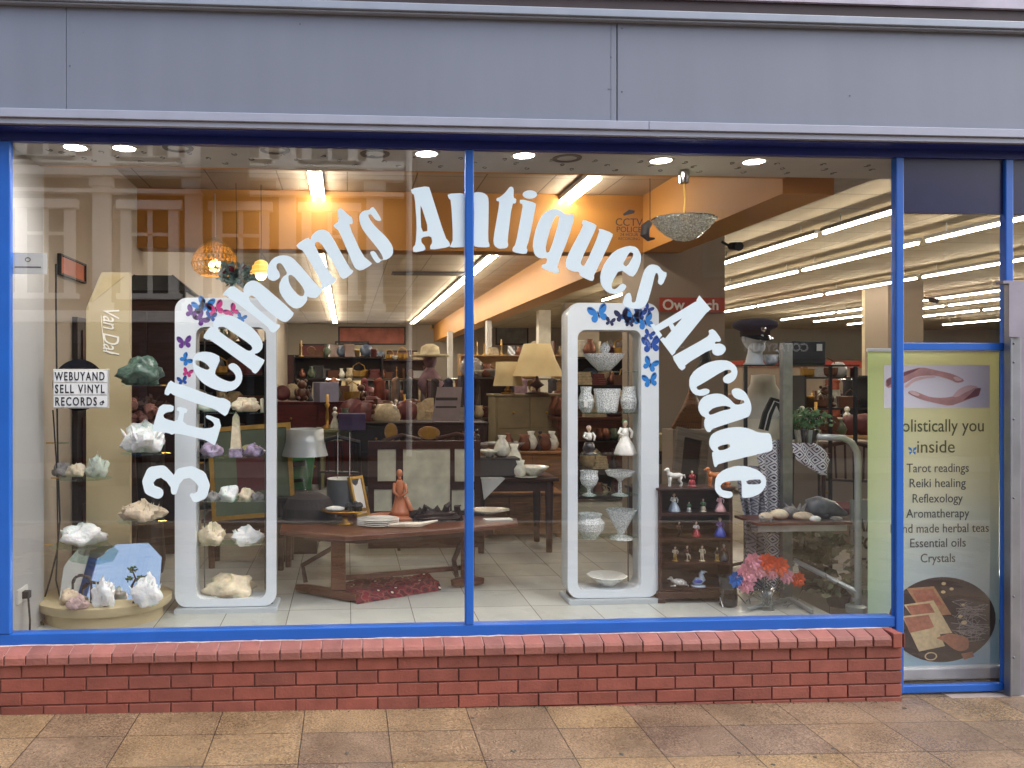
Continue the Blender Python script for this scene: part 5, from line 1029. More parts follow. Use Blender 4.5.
m = MB(); m.tube([(.05,-.02,.34),(.065,-.02,.30)],.012,6); m.tube([(-.02,-.018,.24),(.02,-.02,.27),(.04,-.02,.22)],.004,5); m.build('print', M_dgrey, ap)
m = MB(); pts = [atd(x,y,5.85) for x,y in ((764,430),(768,414),(774,401),(782,404),(788,418),(791,440))]
for off in (0,): 
    n=len(pts); vs=[]
    for i,p in enumerate(pts):
        t=(pts[min(i+1,n-1)]-pts[max(i-1,0)]).normalized(); nn=Vector((t.z,0,-t.x))*.034; vs += [p+nn, p-nn, p-nn+Vector((0,.02,0)), p+nn+Vector((0,.02,0))]
    m.add([tuple(v) for v in vs],[(4*i+a_,4*i+(a_+1)%4,4*i+4+(a_+1)%4,4*i+4+a_) for i in range(n-1) for a_ in range(4)]+[(0,1,2,3),(4*n-1,4*n-2,4*n-3,4*n-4)])
bs_ = root('uniform_strap', 'black uniform strap with a white stripe hung over the dummy beside the steel post', 'strap', (0,0,0)); m.build('strap', M_blk, bs_)
m = MB(); m.tube([p+Vector((0,-.004,0)) for p in pts], .0045, 4); m.build('stripe', M_fit, bs_)
# ------------------------------------------------------------------ garment rack
M_rack = mat('grey_tube_paint', 'a7adad', .35, .4, var=.05); dR1 = dfl(612)
rk = root('garment_rack', 'grey steel display rack with a rounded tube end and a clamp post', 'display rack', atf(815,606)); o_ = rk.location.copy()
V = lambda px, py, d=dR1: atd(px, py, d) - o_
m = MB(); m.tube([V(858,612),V(858,600),V(858,465),V(857,452),V(852,443),V(843,438),V(818,437)], .021, 12); m.build('tube_frame', M_rack, rk, smooth=True)
m = MB(); m.box(V(783,500,dR1+.3).x, V(793,500,dR1+.3).x, V(788,500,dR1+.3).y, V(788,500,dR1+.3).y+.05, 0, V(788,343,dR1+.3).z); m.build('post', mat('galvanised_post','8c8e8c',.4,.6,var=.15,scale=20), rk, bevel=.003)
m = MB(); q = V(856,610); m.lathe([(.062,0),(.062,.04),(.05,.045),(.022,.05),(.022,.09)], 24, c=(q.x,q.y,-.0)); m.build('foot_cap', M_rack, rk, smooth='auto')
m = MB(); a = V(790,594,dR1+.25); b = V(812,615,dR1-.05); m.box(-.02,.02,0,1,0,.02); 
m = MB(); m.tube([Vector((a.x,a.y,.02)),Vector((b.x,b.y,.02))], .014, 4); m.tube([Vector((a.x,a.y,.021)),Vector((V(748,606).x,V(748,606).y,.021))], .011, 4); m.build('base_bar', M_rack, rk)
m = MB(); m.tube([V(794,560,dR1+.28),V(857,592,dR1)], .018, 6); m.build('brace', M_rack, rk)
dB = dR1+.05
m = MB(); a = V(759,532,dB); b = V(851,532,dB); m.box(a.x,b.x,a.y,a.y+.02,a.z,a.z+.042); m.build('shelf_rail', mat('pale_rail','c9cdc9',.3), rk, bevel=.003)
m = MB(); a = V(752,526,dB); m.box(a.x,b.x,a.y-.06,a.y+.24,a.z+.012,a.z+.03); m.build('shelf_board', M_mwood, rk, bevel=.003)
zr = (atd(752,526,dB).z+.031)
def onr(px, dd=.08): return onz(px, dB+dd, zr)
def pebble(px, w_, h_, st_, label, dd=.05, seed=1, name='smooth_stone'):
    m = MB(); s2 = dB/F; m.ball((0,0,h_*s2/2), w_*s2/2, w_*s2*.35, h_*s2/2, n=16, m=10, jit=.04, seed=seed); o = m.build(name, st_, loc=onr(px,dd), smooth=True); return tag(o, label, 'mineral', 'stones on the shelf of the grey rack')
pebble(766,15,9,STONE['tan'],'small tan pebble at the left end of the rack shelf',dd=.0,seed=8); pebble(790,17,12,STONE['grey'],'rounded grey stone behind the cream pebble on the rack shelf',dd=.12,seed=9); pebble(815,12,6,STONE['white'],'little white pebble before the fossil on the rack shelf',dd=-.02,seed=10); pebble(779,19,11,STONE['cream'],'cream pebble at the left of the rack shelf',seed=2); pebble(803,21,9,STONE['tan'],'flat tan pebble in the middle of the rack shelf',dd=.02,seed=3); pebble(836,13,5,STONE['grey'],'small flat grey pebble at the right of the rack shelf',dd=.0,seed=4)
m = MB(); R = random.Random(12); s2 = dB/F; m.tube([(-18*s2,.02,10*s2),(-8*s2,0,11*s2),(6*s2,0,9*s2),(20*s2,-.02,4*s2)],[9*s2,12*s2,9*s2,2*s2],12); m.tube([(-6*s2,-.03,6*s2),(-4*s2,-.06,2*s2)],[5*s2,2*s2],8); 
tag(m.build('dark_shell', mat('slate_stone','5d6066',.35,var=.45,scale=14), loc=onr(826,.12), smooth=True), 'big pointed dark grey fossil shell on the rack shelf', 'fossil', 'stones on the shelf of the grey rack')
m = MB()
for ax in (-.9,-.3,.3,.8): m.tube([(0,0,.01),(.05*sin(ax),-.01,.05),(.10*sin(ax),-.0,.1)],[.02,.016,.003],6)
tag(m.build('crystal_cluster', STONE['grey'], loc=onr(796,.12)), 'spiky grey crystal behind the tan pebble on the rack shelf', 'mineral', 'stones on the shelf of the grey rack')
for k, (px, r_) in enumerate(((762,.02),(770,.016))):
    m = MB(); m.ball((0,0,r_),r_,jit=.2,seed=k+5); tag(m.build('small_stone', STONE['grey'], loc=onr(px,-.02)), ('dark little stone at the very left of the rack shelf','second dark little stone from the left of the rack shelf')[k], 'mineral', 'stones on the shelf of the grey rack')
# printed cloths
def printed(name, a, b_, sc):
    m_ = bpy.data.materials.new(name); m_.use_nodes = True; nt = m_.node_tree; N = nt.nodes; L = nt.links; bs = N['Principled BSDF']; bs.inputs['Roughness'].default_value = .9
    tc = N.new('ShaderNodeTexCoord'); mp = N.new('ShaderNodeMapping'); mp.inputs['Rotation'].default_value = (0, pi/4, 0); mp.inputs['Scale'].default_value = (sc,sc,sc); L.new(tc.outputs['Object'], mp.inputs[0])
    sx_ = N.new('ShaderNodeSeparateXYZ'); L.new(mp.outputs[0], sx_.inputs[0]); out = []
    for k in (0,2):
        f_ = N.new('ShaderNodeMath'); f_.operation = 'FRACT'; L.new(sx_.outputs[k], f_.inputs[0]); s1 = N.new('ShaderNodeMath'); s1.operation = 'SUBTRACT'; s1.inputs[1].default_value = .5; L.new(f_.outputs[0], s1.inputs[0]); ab = N.new('ShaderNodeMath'); ab.operation = 'ABSOLUTE'; L.new(s1.outputs[0], ab.inputs[0]); out.append(ab)
    mxx = N.new('ShaderNodeMath'); mxx.operation = 'MAXIMUM'; L.new(out[0].outputs[0], mxx.inputs[0]); L.new(out[1].outputs[0], mxx.inputs[1])
    cr = N.new('ShaderNodeValToRGB'); cr.color_ramp.interpolation = 'CONSTANT'; el = cr.color_ramp.elements; el[0].color = hx(b_); el[1].position = .14; el[1].color = hx(a); e = el.new(.3); e.color = hx(b_); e = el.new(.4); e.color = hx(a)
    L.new(mxx.outputs[0], cr.inputs[0]); L.new(cr.outputs[0], bs.inputs['Base Color']); return m_
M_prA = printed('diamond_print','d6d7dc','343848',19); M_prB = printed('paisley_print','a9a8b4','5c5c68',15)
def drape(name, label, outline_px, d, mt, fold=.02, nf=9, n=22, cat='cloth', group=None):
    """cloth hanging between a left and a right edge, given as rows (y, xl, xr)"""
    m = MB(); vs = []; rws = outline_px; rows = []
    o0 = atd(rws[0][1], rws[0][0], d)
    for k in range(len(rws)-1):
        for t in range(4): u = t/4; rows.append([rws[k][i]*(1-u)+rws[k+1][i]*u for i in range(3)])
    rows.append(list(rws[-1]))
    for y, xl, xr in rows:
        for i in range(n+1):
            u = i/n; p = atd(xl*(1-u)+xr*u, y, d)-o0; p.y += fold*sin(u*nf*2*pi/3+y*.02); vs.append(tuple(p))
    k_ = len(vs); nr = len(rows); fs = [(j*(n+1)+i,(j+1)*(n+1)+i,(j+1)*(n+1)+i+1,j*(n+1)+i+1) for j in range(nr-1) for i in range(n)]
    m.add(vs+[(x,y+.004,z) for x,y,z in vs], fs+[tuple(reversed([q+k_ for q in f])) for f in fs]); return tag(m.build(name, mt, loc=o0, smooth=True), label, cat, group)
drape('patterned_scarf','grey paisley scarf hanging in long folds left of the steel post',[(466,736,770),(490,738,774),(515,742,778),(545,743,782),(592,738,784)],dR1+.42,M_prB,.035,11)
drape('patterned_cloth','white and navy diamond printed cloth hanging beside the steel post',[(440,752,784),(455,757,784),(475,762,784),(500,764,784),(530,766,784)],dR1+.34,M_prA,.02,6)
drape('patterned_cloth','diamond printed cloth hanging low under the rack shelf',[(534,762,790),(560,764,790),(590,762,788)],dR1+.36,M_prA,.02,6)
drape('patterned_cloth','diamond printed cloth draped over the top tube of the grey rack',[(443,793,815),(450,794,826),(460,797,831),(466,806,829),(475,821,827)],dR1-.03,M_prA,.015,5)
drape('patterned_scarf','dark grey patterned scarf bunched below the letter e',[(478,742,768),(492,744,770),(512,748,765),(532,750,760)],dR1+.38,printed('grey_print','7f7e88','c6c6ce',20),.03,7)
# plant pot
pt = root('potted_plant', 'small leafy green plant in a silver pot on a stool behind the rack', 'plant', onz(806,6.0,ZF)); zp = CZ-(452-PY0)*6.0/F-ZF
m = MB(); m.lathe([(.06,zp),(.065,zp+.01),(.095,zp+.14),(.105,zp+.17),(.098,zp+.17),(.08,zp+.12)], 24); m.build('pot', M_chrome, pt, smooth='auto')
m = MB(); m.box(-.12,.12,-.12,.12,zp-.03,zp-.001); m.build('stool_top', M_dwood, pt)
for sx_ in (-.1,.1): m = MB(); m.tube([(sx_*1.2,0,0),(sx_,0,zp-.031)], .012, 6); m.build('leg', M_dwood, pt)
def leaves(m, c, rx, rz, n, size, seed, ry=None):
    R = random.Random(seed)
    for k in range(n):
        a = R.uniform(0,6.28); e = R.random()**.5; p = Vector((c[0]+rx*e*cos(a), c[1]+(ry or rx)*e*R.uniform(-1,1), c[2]+rz*e*sin(a))); u = Vector((R.uniform(-1,1),R.uniform(-1,1),R.uniform(-.6,1))).normalized(); v = u.orthogonal().normalized(); s3 = size*R.uniform(.6,1.2)
        m.add([tuple(p),tuple(p+u*s3*.5+v*s3*.3),tuple(p+u*s3),tuple(p+u*s3*.5-v*s3*.3)],[(0,1,2,3)])
m = MB(); leaves(m,(0,0,zp+.25),.15,.075,260,.045,5); m.build('foliage', mat('plant_green','4d7a4a',.5,var=.4,scale=40), pt)
# flowers in glass vase
fl_ = root('flower_vase', 'clear glass vase of orange, pink and blue artificial flowers at the window', 'flowers', atf(766,609)); o_ = fl_.location.copy(); dV = dfl(609); s2 = dV/F
m = MB(); m.lathe([(.052,0),(.055,.01),(.05,.06),(.066,.13),(.062,.13),(.046,.06)], 20); m.build('vase', M_clear, fl_, smooth=True); m = MB()
R = random.Random(15); pos = [(x_,y_,r_*1.4,c_) for x_,y_,r_,c_ in [(746,573,9,'pink'),(752,562,8,'pink'),(765,563,8.5,'orange'),(778,566,8,'orange'),(786,576,6,'pink'),(797,579,6,'orange'),(736,579,7,'blue'),(745,584,7,'pink'),(771,572,6,'pink'),(758,570,7,'pink')]]
FM = {'pink':mat('petal_pink','e29aa8',.7,var=.15,scale=40),'orange':mat('petal_orange','dd5420',.6,var=.15,scale=40),'blue':mat('petal_blue','2a6fc0',.7,var=.2,scale=40)}
for px, py, rr, c in pos:
    q = atd(px,py,dV)-o_; m.tube([(R.uniform(-.02,.02),0,.02),(q.x*.3,0,q.z*.5),tuple(q)], .003, 5)
m.build('stem', mat('stem_grey','5c6660',.7), fl_)
for px, py, rr, c in pos:
    q = atd(px,py,dV-.02)-o_; m = MB(); r_ = rr*s2
    for ring, (nn, rad, up) in enumerate(((9,1,0.0),(7,.7,.25),(5,.4,.45))):
        for k in range(nn):
            a = 2*pi*k/nn+ring*.4; dv = Vector((cos(a),-.25-up,sin(a))).normalized(); t = q+Vector((0,-up*r_*.6,0)); w2 = Vector((-sin(a),0,cos(a)))*r_*rad*.38; e = t+dv*r_*rad
            m.add([tuple(t),tuple(t+dv*r_*rad*.6+w2),tuple(e+Vector((0,-.01*R.random(),0))),tuple(t+dv*r_*rad*.6-w2)],[(0,1,2,3)])
    m.ball(tuple(q+Vector((0,-.01,0))), r_*.28, seed=3); m.build('flower', FM[c], fl_)
m = MB(); R = random.Random(16)
for k in range(14): a = atf(R.uniform(722,800), R.uniform(600,611)); m.tube([a+Vector((0,0,.01)), a+Vector((R.uniform(-.08,.08),R.uniform(-.05,.05),R.uniform(.02,.12)))], .004, 4)
tag(m.build('silver_twigs', mat('silver_foil','a9acae',.25,.9,var=.3,scale=60)), 'crumpled silver twigs lying round the foot of the flower vase', 'decoration')
# ------------------------------------------------------------------ roll-up banner
YBn = .16
bm_ = bpy.data.materials.new('banner_print'); bm_.use_nodes = True; nt = bm_.node_tree; N = nt.nodes; L = nt.links; bs = N['Principled BSDF']; bs.inputs['Roughness'].default_value = .5
tc = N.new('ShaderNodeTexCoord'); sp_ = N.new('ShaderNodeSeparateXYZ'); L.new(tc.outputs['Object'], sp_.inputs[0]); mr = N.new('ShaderNodeMapRange'); mr.inputs[1].default_value = 0; mr.inputs[2].default_value = 1.95; L.new(sp_.outputs[2], mr.inputs[0])
cr = N.new('ShaderNodeValToRGB'); el = cr.color_ramp.elements; el[0].color = hx('c4e2f4'); el[1].color = hx('fdfccb'); e = el.new(.42); e.color = hx('e9f4f2'); e = el.new(.58); e.color = hx('fbfbe6'); L.new(mr.outputs[0], cr.inputs[0])
mx = N.new('ShaderNodeMix'); mx.data_type = 'RGBA'; mr2 = N.new('ShaderNodeMapRange'); mr2.inputs[1].default_value = 0; mr2.inputs[2].default_value = .3; mr2.inputs[3].default_value = .45; mr2.inputs[4].default_value = 0; L.new(sp_.outputs[0], mr2.inputs[0]); L.new(mr2.outputs[0], mx.inputs[0]); L.new(cr.outputs[0], mx.inputs[6]); mx.inputs[7].default_value = hx('d2ee9c'); L.new(mx.outputs[2], bs.inputs['Base Color'])
tr_ = N.new('ShaderNodeBsdfTranslucent'); L.new(mx.outputs[2], tr_.inputs[0]); ms_ = N.new('ShaderNodeMixShader'); ms_.inputs[0].default_value = .5; L.new(bs.outputs[0], ms_.inputs[1]); L.new(tr_.outputs[0], ms_.inputs[2]); L.new(ms_.outputs[0], N['Material Output'].inputs[0])
a = aty(868,676,YBn); b = aty(999,352,YBn); bn = root('pull_up_banner', 'tall pale green and blue pull-up banner about holistic therapies behind the door-side pane', 'banner', (a.x, YBn, gz(3)+.02)); o_ = bn.location.copy()
bX = lambda px: aty(px,400,YBn).x - o_.x
bZ = lambda py, px=945: aty(px,py,YBn).z - o_.z
Wb = bX(999)
m = MB(); m.box(0,Wb,0,.003,.08,bZ(352)); m.build('print_sheet', bm_, bn)
m = MB(); m.box(-.005,Wb+.005,-.008,.012,bZ(352)+.0005,bZ(352)+.022); m.build('top_rail', M_fit, bn, bevel=.003)
m = MB(); m.box(-.01,Wb+.01,-.03,.08,.0,.079); m.build('roller_base', mat('satin_aluminium','d4d5d6',.35,.2), bn, bevel=.012)
m = MB(); m.box(bX(884),bX(989.5),-.0015,-.0002,bZ(408),bZ(365)); m.build('picture_panel', mat('lilac_white','f6f2f8',.5,var=0), bn)
gp = lambda pts: [(bX(x), bZ(y)) for x, y in pts]
zc = lambda pts: [(860+x/6.244, 340+y/6.244) for x, y in pts]
M_hand = mat('print_skin','cf9d98',.5,var=.2,scale=12); M_handl = mat('print_skin_light','ecc9c6',.5,var=.1)
hands = [zc([(160,245),(230,215),(300,190),(380,168),(480,190),(560,208),(600,222),(650,250),(640,262),(600,268),(570,250),(480,222),(400,222),(340,232),(290,262),(230,290),(160,300)]), zc([(755,298),(740,350),(690,365),(640,385),(560,412),(480,396),(380,372),(300,335),(300,320),(330,315),(380,335),(440,358),(520,362),(590,350),(650,318),(700,298)])]
m = MB(); m.flat([gp(chaikin(h)) for h in hands], [], -.003, -.0016); m.build('hand_picture', M_hand, bn)
hl = [zc([(270,290),(330,240),(400,226),(470,226),(470,234),(400,240),(330,262),(290,300)]), zc([(570,352),(620,300),(680,280),(740,292),(700,305),(650,330),(600,358)]), zc([(300,322),(330,316),(372,338),(360,352),(320,338)]), zc([(575,232),(600,228),(640,250),(600,258)])]
m = MB(); m.flat([gp(zc(h)) for h in ([(162,248),(230,218),(300,193),(375,174),(330,200),(240,240),(170,290)],[(752,300),(738,347),(690,360),(640,378),(690,335),(720,305)])], [], -.0045, -.0033); m.build('wrist_shade', mat('print_maroon','8c5862',.5,var=.2), bn)
m = MB(); m.flat([gp(chaikin(h)) for h in hl], [], -.0045, -.0032); m.build('hand_highlight', M_handl, bn)
M_btxt = mat('banner_ink','5e6440',.6,var=0); M_btx2 = mat('banner_ink_grey','4d5456',.6,var=0)
def btext(s, x0, x1, yb_, size_px, m_, name='lettering'):
    k = size_px*.0058; o = text(s, k, m_, name, bn, (0, -.0018, 0), align='LEFT', ext=.0006); xs = [v.co.x for v in o.data.vertices]; w0 = max(xs)-min(xs)
    sc = (bX(x1)-bX(x0))/w0; o.scale[0] = sc; o.location = (bX(x0)-min(xs)*sc, -.0018, bZ(yb_)); return o
btext('Holistically you', 891.5, 983.5, 431.5, 19, M_btxt); btext('inside', 917, 954.5, 452.5, 19, M_btxt)
for s_t, x0, x1, yb_ in (('Tarot readings',906.5,968.5,472),('Reiki healing',909.5,965.5,487),('Reflexology',912.5,962.5,502.3),('Aromatherapy',906,969,517.3),('Hand made herbal teas',890.5,988.5,532.3),('Essential oils',910,965.5,546.8),('Crystals',920.5,955,562)): btext(s_t,x0,x1,yb_,13.3,M_btx2)
M_cdark = mat('print_dark_cloth','2e2225',.5,var=.2,scale=12); m = MB(); m.flat([[(bX(942+53.5*cos(t*pi/24)), bZ(619.5+42.5*sin(t*pi/24))) for t in range(48)]], [], -.0015, -.0002); m.build('tarot_picture', M_cdark, bn)
zc2 = lambda pts: [(880+x/4.8, 560+y/4.8) for x, y in pts]
M_c1 = mat('print_card_tan','b98a64',.5,var=.25,scale=40); M_c2 = mat('print_card_cream','dcc79a',.5,var=.15,scale=40); M_c3 = mat('print_card_rose','b06e58',.5,var=.3,scale=30)
for i, (o1, i1) in enumerate((([(125,132),(258,125),(342,262),(215,268)],[(150,142),(250,136),(300,215),(190,222)]),([(112,210),(255,192),(345,350),(225,360)],[(125,216),(235,205),(262,250),(150,262)]),([(105,265),(238,252),(310,412),(185,435)],[(112,272),(230,260),(258,322),(140,345)]))):
    m = MB(); m.flat([gp(zc2(o1))], [], -.0022-.0012*i, -.0016-.0012*i); m.build('card_picture', M_c2 if i else M_c1, bn); m = MB(); m.flat([gp(zc2(i1))], [], -.0026-.0012*i, -.0023-.0012*i); m.build('card_inset', M_c3, bn)
m = MB(); m.flat([gp(chaikin(zc2([(262,372),(300,360),(330,350),(400,365),(425,385),(420,430),(380,440),(345,425),(300,385)]))), gp(zc2([(385,450),(440,440),(448,465),(400,478)]))], [], -.0062, -.0052); m.build('hand_picture', mat('print_skin_warm','b5785c',.5,var=.2,scale=40), bn)
m = MB(); R = random.Random(2); cur = (430,300); 
for k in range(26):
    pts = [(430+70*R.uniform(-1,1)+25*cos(t*.9+k), 300+95*R.uniform(-.9,.9)*.2+80*sin(k*1.7)*.9+25*sin(t*.9+k*2)) for t in range(6)]
    m.tube([(bX(880+x/4.8), -.0024, bZ(560+y/4.8)) for x, y in pts], .0022, 4)
m.build('necklace_print', mat('print_silver','a59c96',.5), bn)
m = MB(); m.flat([gp(zc2(ell(x,y,r,r*.7,12))) for x,y,r in ((302,112,11),(340,138,10),(300,152,11),(400,300,14),(382,270,11),(395,215,8),(262,335,24))],[], -.0066,-.0056); m.flat([gp(zc2(ell(243,460,30,20,20)))],[gp(zc2(ell(243,460,24,15,20)))],-.0026,-.0018); m.build('coin_print', M_c2, bn)
# butterflies stuck on the glass in front
g0 = aty(910,451,.02); bg_ = MB(); 
for dx, s3, mm_ in ((.0,.05,0),):
    w_ = [[(sg_*x*s3, z*s3) for x, z in ((.03,0),(.15,.35),(.5,.5),(.45,.2),(.12,-.02))] for sg_ in (-1,1)] + [[(sg_*x*s3, z*s3) for x, z in ((.03,-.02),(.4,-.12),(.34,-.45),(.1,-.2))] for sg_ in (-1,1)]
    bg_.flat(w_,[],0,.001)
tag(bg_.build('butterfly_sticker', M_bf[0], loc=aty(912.5,451,.012)), 'small blue butterfly sticker on the door-side pane beside the word inside', 'sticker')
# board with partial notice behind the banner
nb = root('notice_board', 'grey board with hand painted capitals half hidden behind the banner', 'sign', atf(848,612)); o_ = nb.location.copy(); nb.location.z = ZF; dN = dfl(600)+.3; nb.location = onz(862,dN,ZF); o_ = nb.location.copy()
a = atd(851,600,dN)-o_; b = atd(885,500,dN)-o_; m = MB(); m.box(a.x,b.x,0,.02,.02,b.z); m.build('board', mat('grey_board','8d9088',.7), nb)
for s_t, py in (('ANTI',531),('FOR HE',549),('TO',570)):
    q = atd(852,py,dN)-o_; o = text(s_t,.125,M_ink,'lettering',nb,(q.x+.01,-.002,q.z),align='LEFT',shear=.2,offset=.003)

# ------------------------------------------------------------------ hanging lamps and flowers over the display
def cordz(p, ztop, r=.004): m = MB(); m.tube([(0,0,0),(.004,0,(ztop-p.z)*.5),(0,0,ztop-p.z)], r, 5); return m
p = atd(215,262,5.6); wk = root('wicker_pendant', 'glowing woven straw pendant lamp hanging above the crystal cabinet', 'pendant lamp', p); s = 5.6/F
m = MB(); prof = [(14,-13),(20,-9),(23,-2),(21,6),(15,14),(8,19),(3,24)]; n = 26
for sg_ in (-1,1):
    for k in range(n):
        pts = [(r*s*cos(2*pi*k/n+sg_*i*.22), r*s*sin(2*pi*k/n+sg_*i*.22), z*s) for i,(r,z) in enumerate(prof)]; m.tube(pts, .0035, 4)
for r, z in prof: m.tube([(r*s*cos(2*pi*k/30), r*s*sin(2*pi*k/30), z*s) for k in range(30)], .004, 4, closed=True)
m.build('woven_shade', mat('straw','c9a052',.7,var=.2), wk); m = MB(); m.ball((0,0,-4*s),.045); m.build('bulb', mat('warm_bulb','ffd9a0',.4,var=0,emit='ffc878',estr=5), wk)
cordz(p, 3.09).build('cord', M_fit, wk).location = (0,0,0); 
p = atd(261,268,7.2); k2 = root('amber_pendant', 'smaller amber lit pendant lamp behind the flower basket', 'pendant lamp', p); s = 7.2/F
m = MB(); m.lathe([(11*s,-6*s),(11*s,-3*s),(9*s,-2*s),(9*s,2*s),(7*s,3*s),(6*s,6*s),(2*s,8*s)],28); m.build('shade', mat('amber_glass','caa05a',.3,emit='e8a54a',estr=.4), k2); m = MB(); m.ball((0,0,-7*s),.05); m.build('bulb', MATS['warm_bulb'], k2); cordz(p,ZC-.01).build('cord', M_blk, k2)
p = atd(236,276,5.3); hb_ = root('hanging_flowers', 'hanging bunch of grey green leaves with dark red flowers beside the wicker lamp', 'flowers', p)
m = MB(); leaves(m,(0,0,0),.11,.06,240,.05,21); m.build('foliage', mat('sage_leaf','6f8580',.7,var=.3,scale=40), hb_)
for k,(x,z) in enumerate(((-.04,.05),(-.02,.04),(.06,.05),(-.07,.03))): m = MB(); m.ball((x,-.04,z),.018,jit=.3,seed=k+1); m.build('flower', mat('wine_petal','7a2438',.6), hb_)
cordz(p,3.09,.002).build('wire', M_blk, hb_)
p = atd(684,219,5.0); ch_ = root('crystal_chandelier', 'shallow crystal bead chandelier hanging under the soffit right of the letter s', 'chandelier', p); s = 5.0/F
m = MB(); R = random.Random(33)
for k in range(900):
    t = R.random()**.6; a = R.uniform(0,2*pi); rr = 31*s*t; z = -21*s*(1-t*t)+R.uniform(-.004,.004); m.ball((rr*cos(a),rr*sin(a)*.9,z),.0075,n=5,m=3,seed=k+1)
m.lathe([(.001,-21*s),(12*s,-17.5*s),(21*s,-11*s),(27*s,-5*s),(30*s,-.5*s)],30,sy=.9,cap=False); m.build('crystal_beads', mat('crystal_bead','dcdccb',.08,.3,var=.5,scale=90), ch_); m = MB(); m.lathe([(31*s,-.004),(32*s,0),(31*s,.006),(29*s,.006),(29*s,-.004)],40,cap=False,sy=.9); m.build('rim', M_chrome, ch_)
m = MB(); m.lathe([(.0,.0),(.03,0),(.035,.07),(0,.075)],16,c=(0,0,3.098-p.z-.08)); m.build('ceiling_rose', M_chrome, ch_); cordz(p,3.02,.005).build('cord', M_gold, ch_)

p = atd(650,230,5.2); m = MB(); m.tube([(0,0,.05),(-.03,0,.02),(-.035,0,-.03),(-.01,0,-.06),(.03,0,-.055)],[.02,.03,.03,.015,.006],8); m.tube([(0,0,.05),(0,0,3.098-p.z)],.003,4); tag(m.build('hanging_ornament', M_blk, loc=p), 'small dark ornament hanging at the left edge of the chandelier', 'ornament')

# ------------------------------------------------------------------ left: wardrobe, canopy, dried flowers, wall picture
wd = root('wardrobe', 'tall dark mahogany wardrobe standing behind the beige column', 'wardrobe', onz(152,6.9,ZF)); hw_ = .235
hW = CZ-(300-PY0)*6.9/F-ZF; m = MB(); m.box(-.33,.26,0,.5,0,hW); m.build('carcass', M_dwood, wd, bevel=.005); m = MB(); m.box(-.31,-.04,-.02,-.001,.1,hW-.1); q = m.build('door', M_mwood if 0 else M_dwood, wd, bevel=.004); h = MB(); h.ball((-.07,-.035,1.1),.015); h.build('handle', M_brass, q)
m = MB(); m.box(-.03,.24,-.02,-.001,.1,hW-.1); q = m.build('door', M_dwood, wd, bevel=.004); h = MB(); h.ball((0,-.035,1.1),.015); h.build('handle', M_brass, q); m = MB(); m.box(-.37,.30,-.05,.53,hW+.001,hW+.07); m.build('cornice', M_bwood, wd, bevel=.01)
cl_ = root('glass_lantern', 'grey glazed lantern roof with sloping panes on top of the dark wardrobe', 'lantern', onz(152,6.9,ZF+hW+.071)); m = MB(); m.add([(-.34,-.04,0),(.34,-.04,0),(.34,.4,0),(-.34,.4,0),(-.16,.06,.15),(.16,.06,.15),(.16,.3,.15),(-.16,.3,.15)],[(0,3,2,1),(0,1,5,4),(1,2,6,5),(2,3,7,6),(3,0,4,7),(4,5,6,7)]); m.build('roof', mat('grey_glass','5b6166',.2,.4,var=.1), cl_)
m = MB()
for q_ in ((-.34,-.04,-.16,.06),(.34,-.04,.16,.06)): m.tube([(q_[0],q_[1],0),(q_[2],q_[3],.152)],.008,4)
m.tube([(-.34,-.045,.0),(.34,-.045,.0)],.01,4); m.build('glazing_bar', M_blk, cl_)
dfw = root('dried_flowers', 'bunch of dusty pink and brown dried flowers before the dark wardrobe', 'flowers', onz(150,6.25,ZF)); zz = CZ-(432-PY0)*6.25/F-ZF
m = MB(); m.lathe([(.1,0),(.12,.1),(.09,.5),(.12,zz-.05),(.11,zz-.05),(.05,.1)],20); m.build('vase', M_bwood, dfw); m = MB(); leaves(m,(0,0,zz+.1),.2,.16,240,.07,8); m.build('foliage', mat('dry_brown','4b3630',.8,var=.3,scale=20), dfw)
R = random.Random(3)
for k in range(12):
    m = MB(); m.ball((R.uniform(-.17,.12),-.12+R.uniform(-.04,.04),zz+R.uniform(.04,.24)),R.uniform(.028,.042),jit=.25,seed=k+2); m.build('flower', mat('dusty_pink','a87a72',.8,var=.2,scale=40), dfw)
tl_ = root('coat_stand_clothes', 'very dark coat hanging by the left wall behind the beige column', 'coat', (0,0,0)); q = onz(88,7.0,0); m = MB(); m.tube([(q.x,q.y,.7),(q.x,q.y,1.6),(q.x,q.y,2.25),(q.x+.02,q.y,2.42)],[.24,.2,.14,.05],12); m.build('cloth', M_blk, tl_)
picture('wall_picture','orange panel in a thin black frame hung on the left wall above the record','picture',(XLW+.03, 1.22, 2.49),.52,.14,0,M_blk,mat('burnt_orange','b4552a',.6),rz=pi/2,fw=.012)

# ------------------------------------------------------------------ right of the cabinet
q = atd(690,490,6.35); picture('picture_frame','dark carved picture frame leaning at an angle behind the china dogs','picture',onz(688,6.3,ZF+.62),.30,.5,0,wood('grey_wood','6b5f50'),M_bwood,tilt=.15,rz=.2,fw=.07).rotation_euler[1] = .22
sideboard('cabinet','dark cabinet behind the figurine shelf with the carved frame leaning on it',682,6.45,.62,.61,.4,M_bwood,2,0,.03)
hdz = root('carved_headdress', 'brown striped carved wooden headdress figure on the pillar side behind the letter c', 'carving', onz(690,6.9,ZF)); o_ = hdz.location
s = 6.9/F; z0_ = CZ-(428-PY0)*s-ZF
for k in range(12):
    t = k/11; m = MB(); x0 = (-14+t*24)*s; m.tube([(x0*1.1-.02, -.02*k*.1, z0_),( x0*.8, -.06, z0_+(16+8*sin(t*pi))*s),(x0*.25+.02, 0, z0_+(34+10*sin(t*pi))*s)],[.022,.02,.008],6); m.build('plume', wood('striped_wood','6e4c30'), hdz)
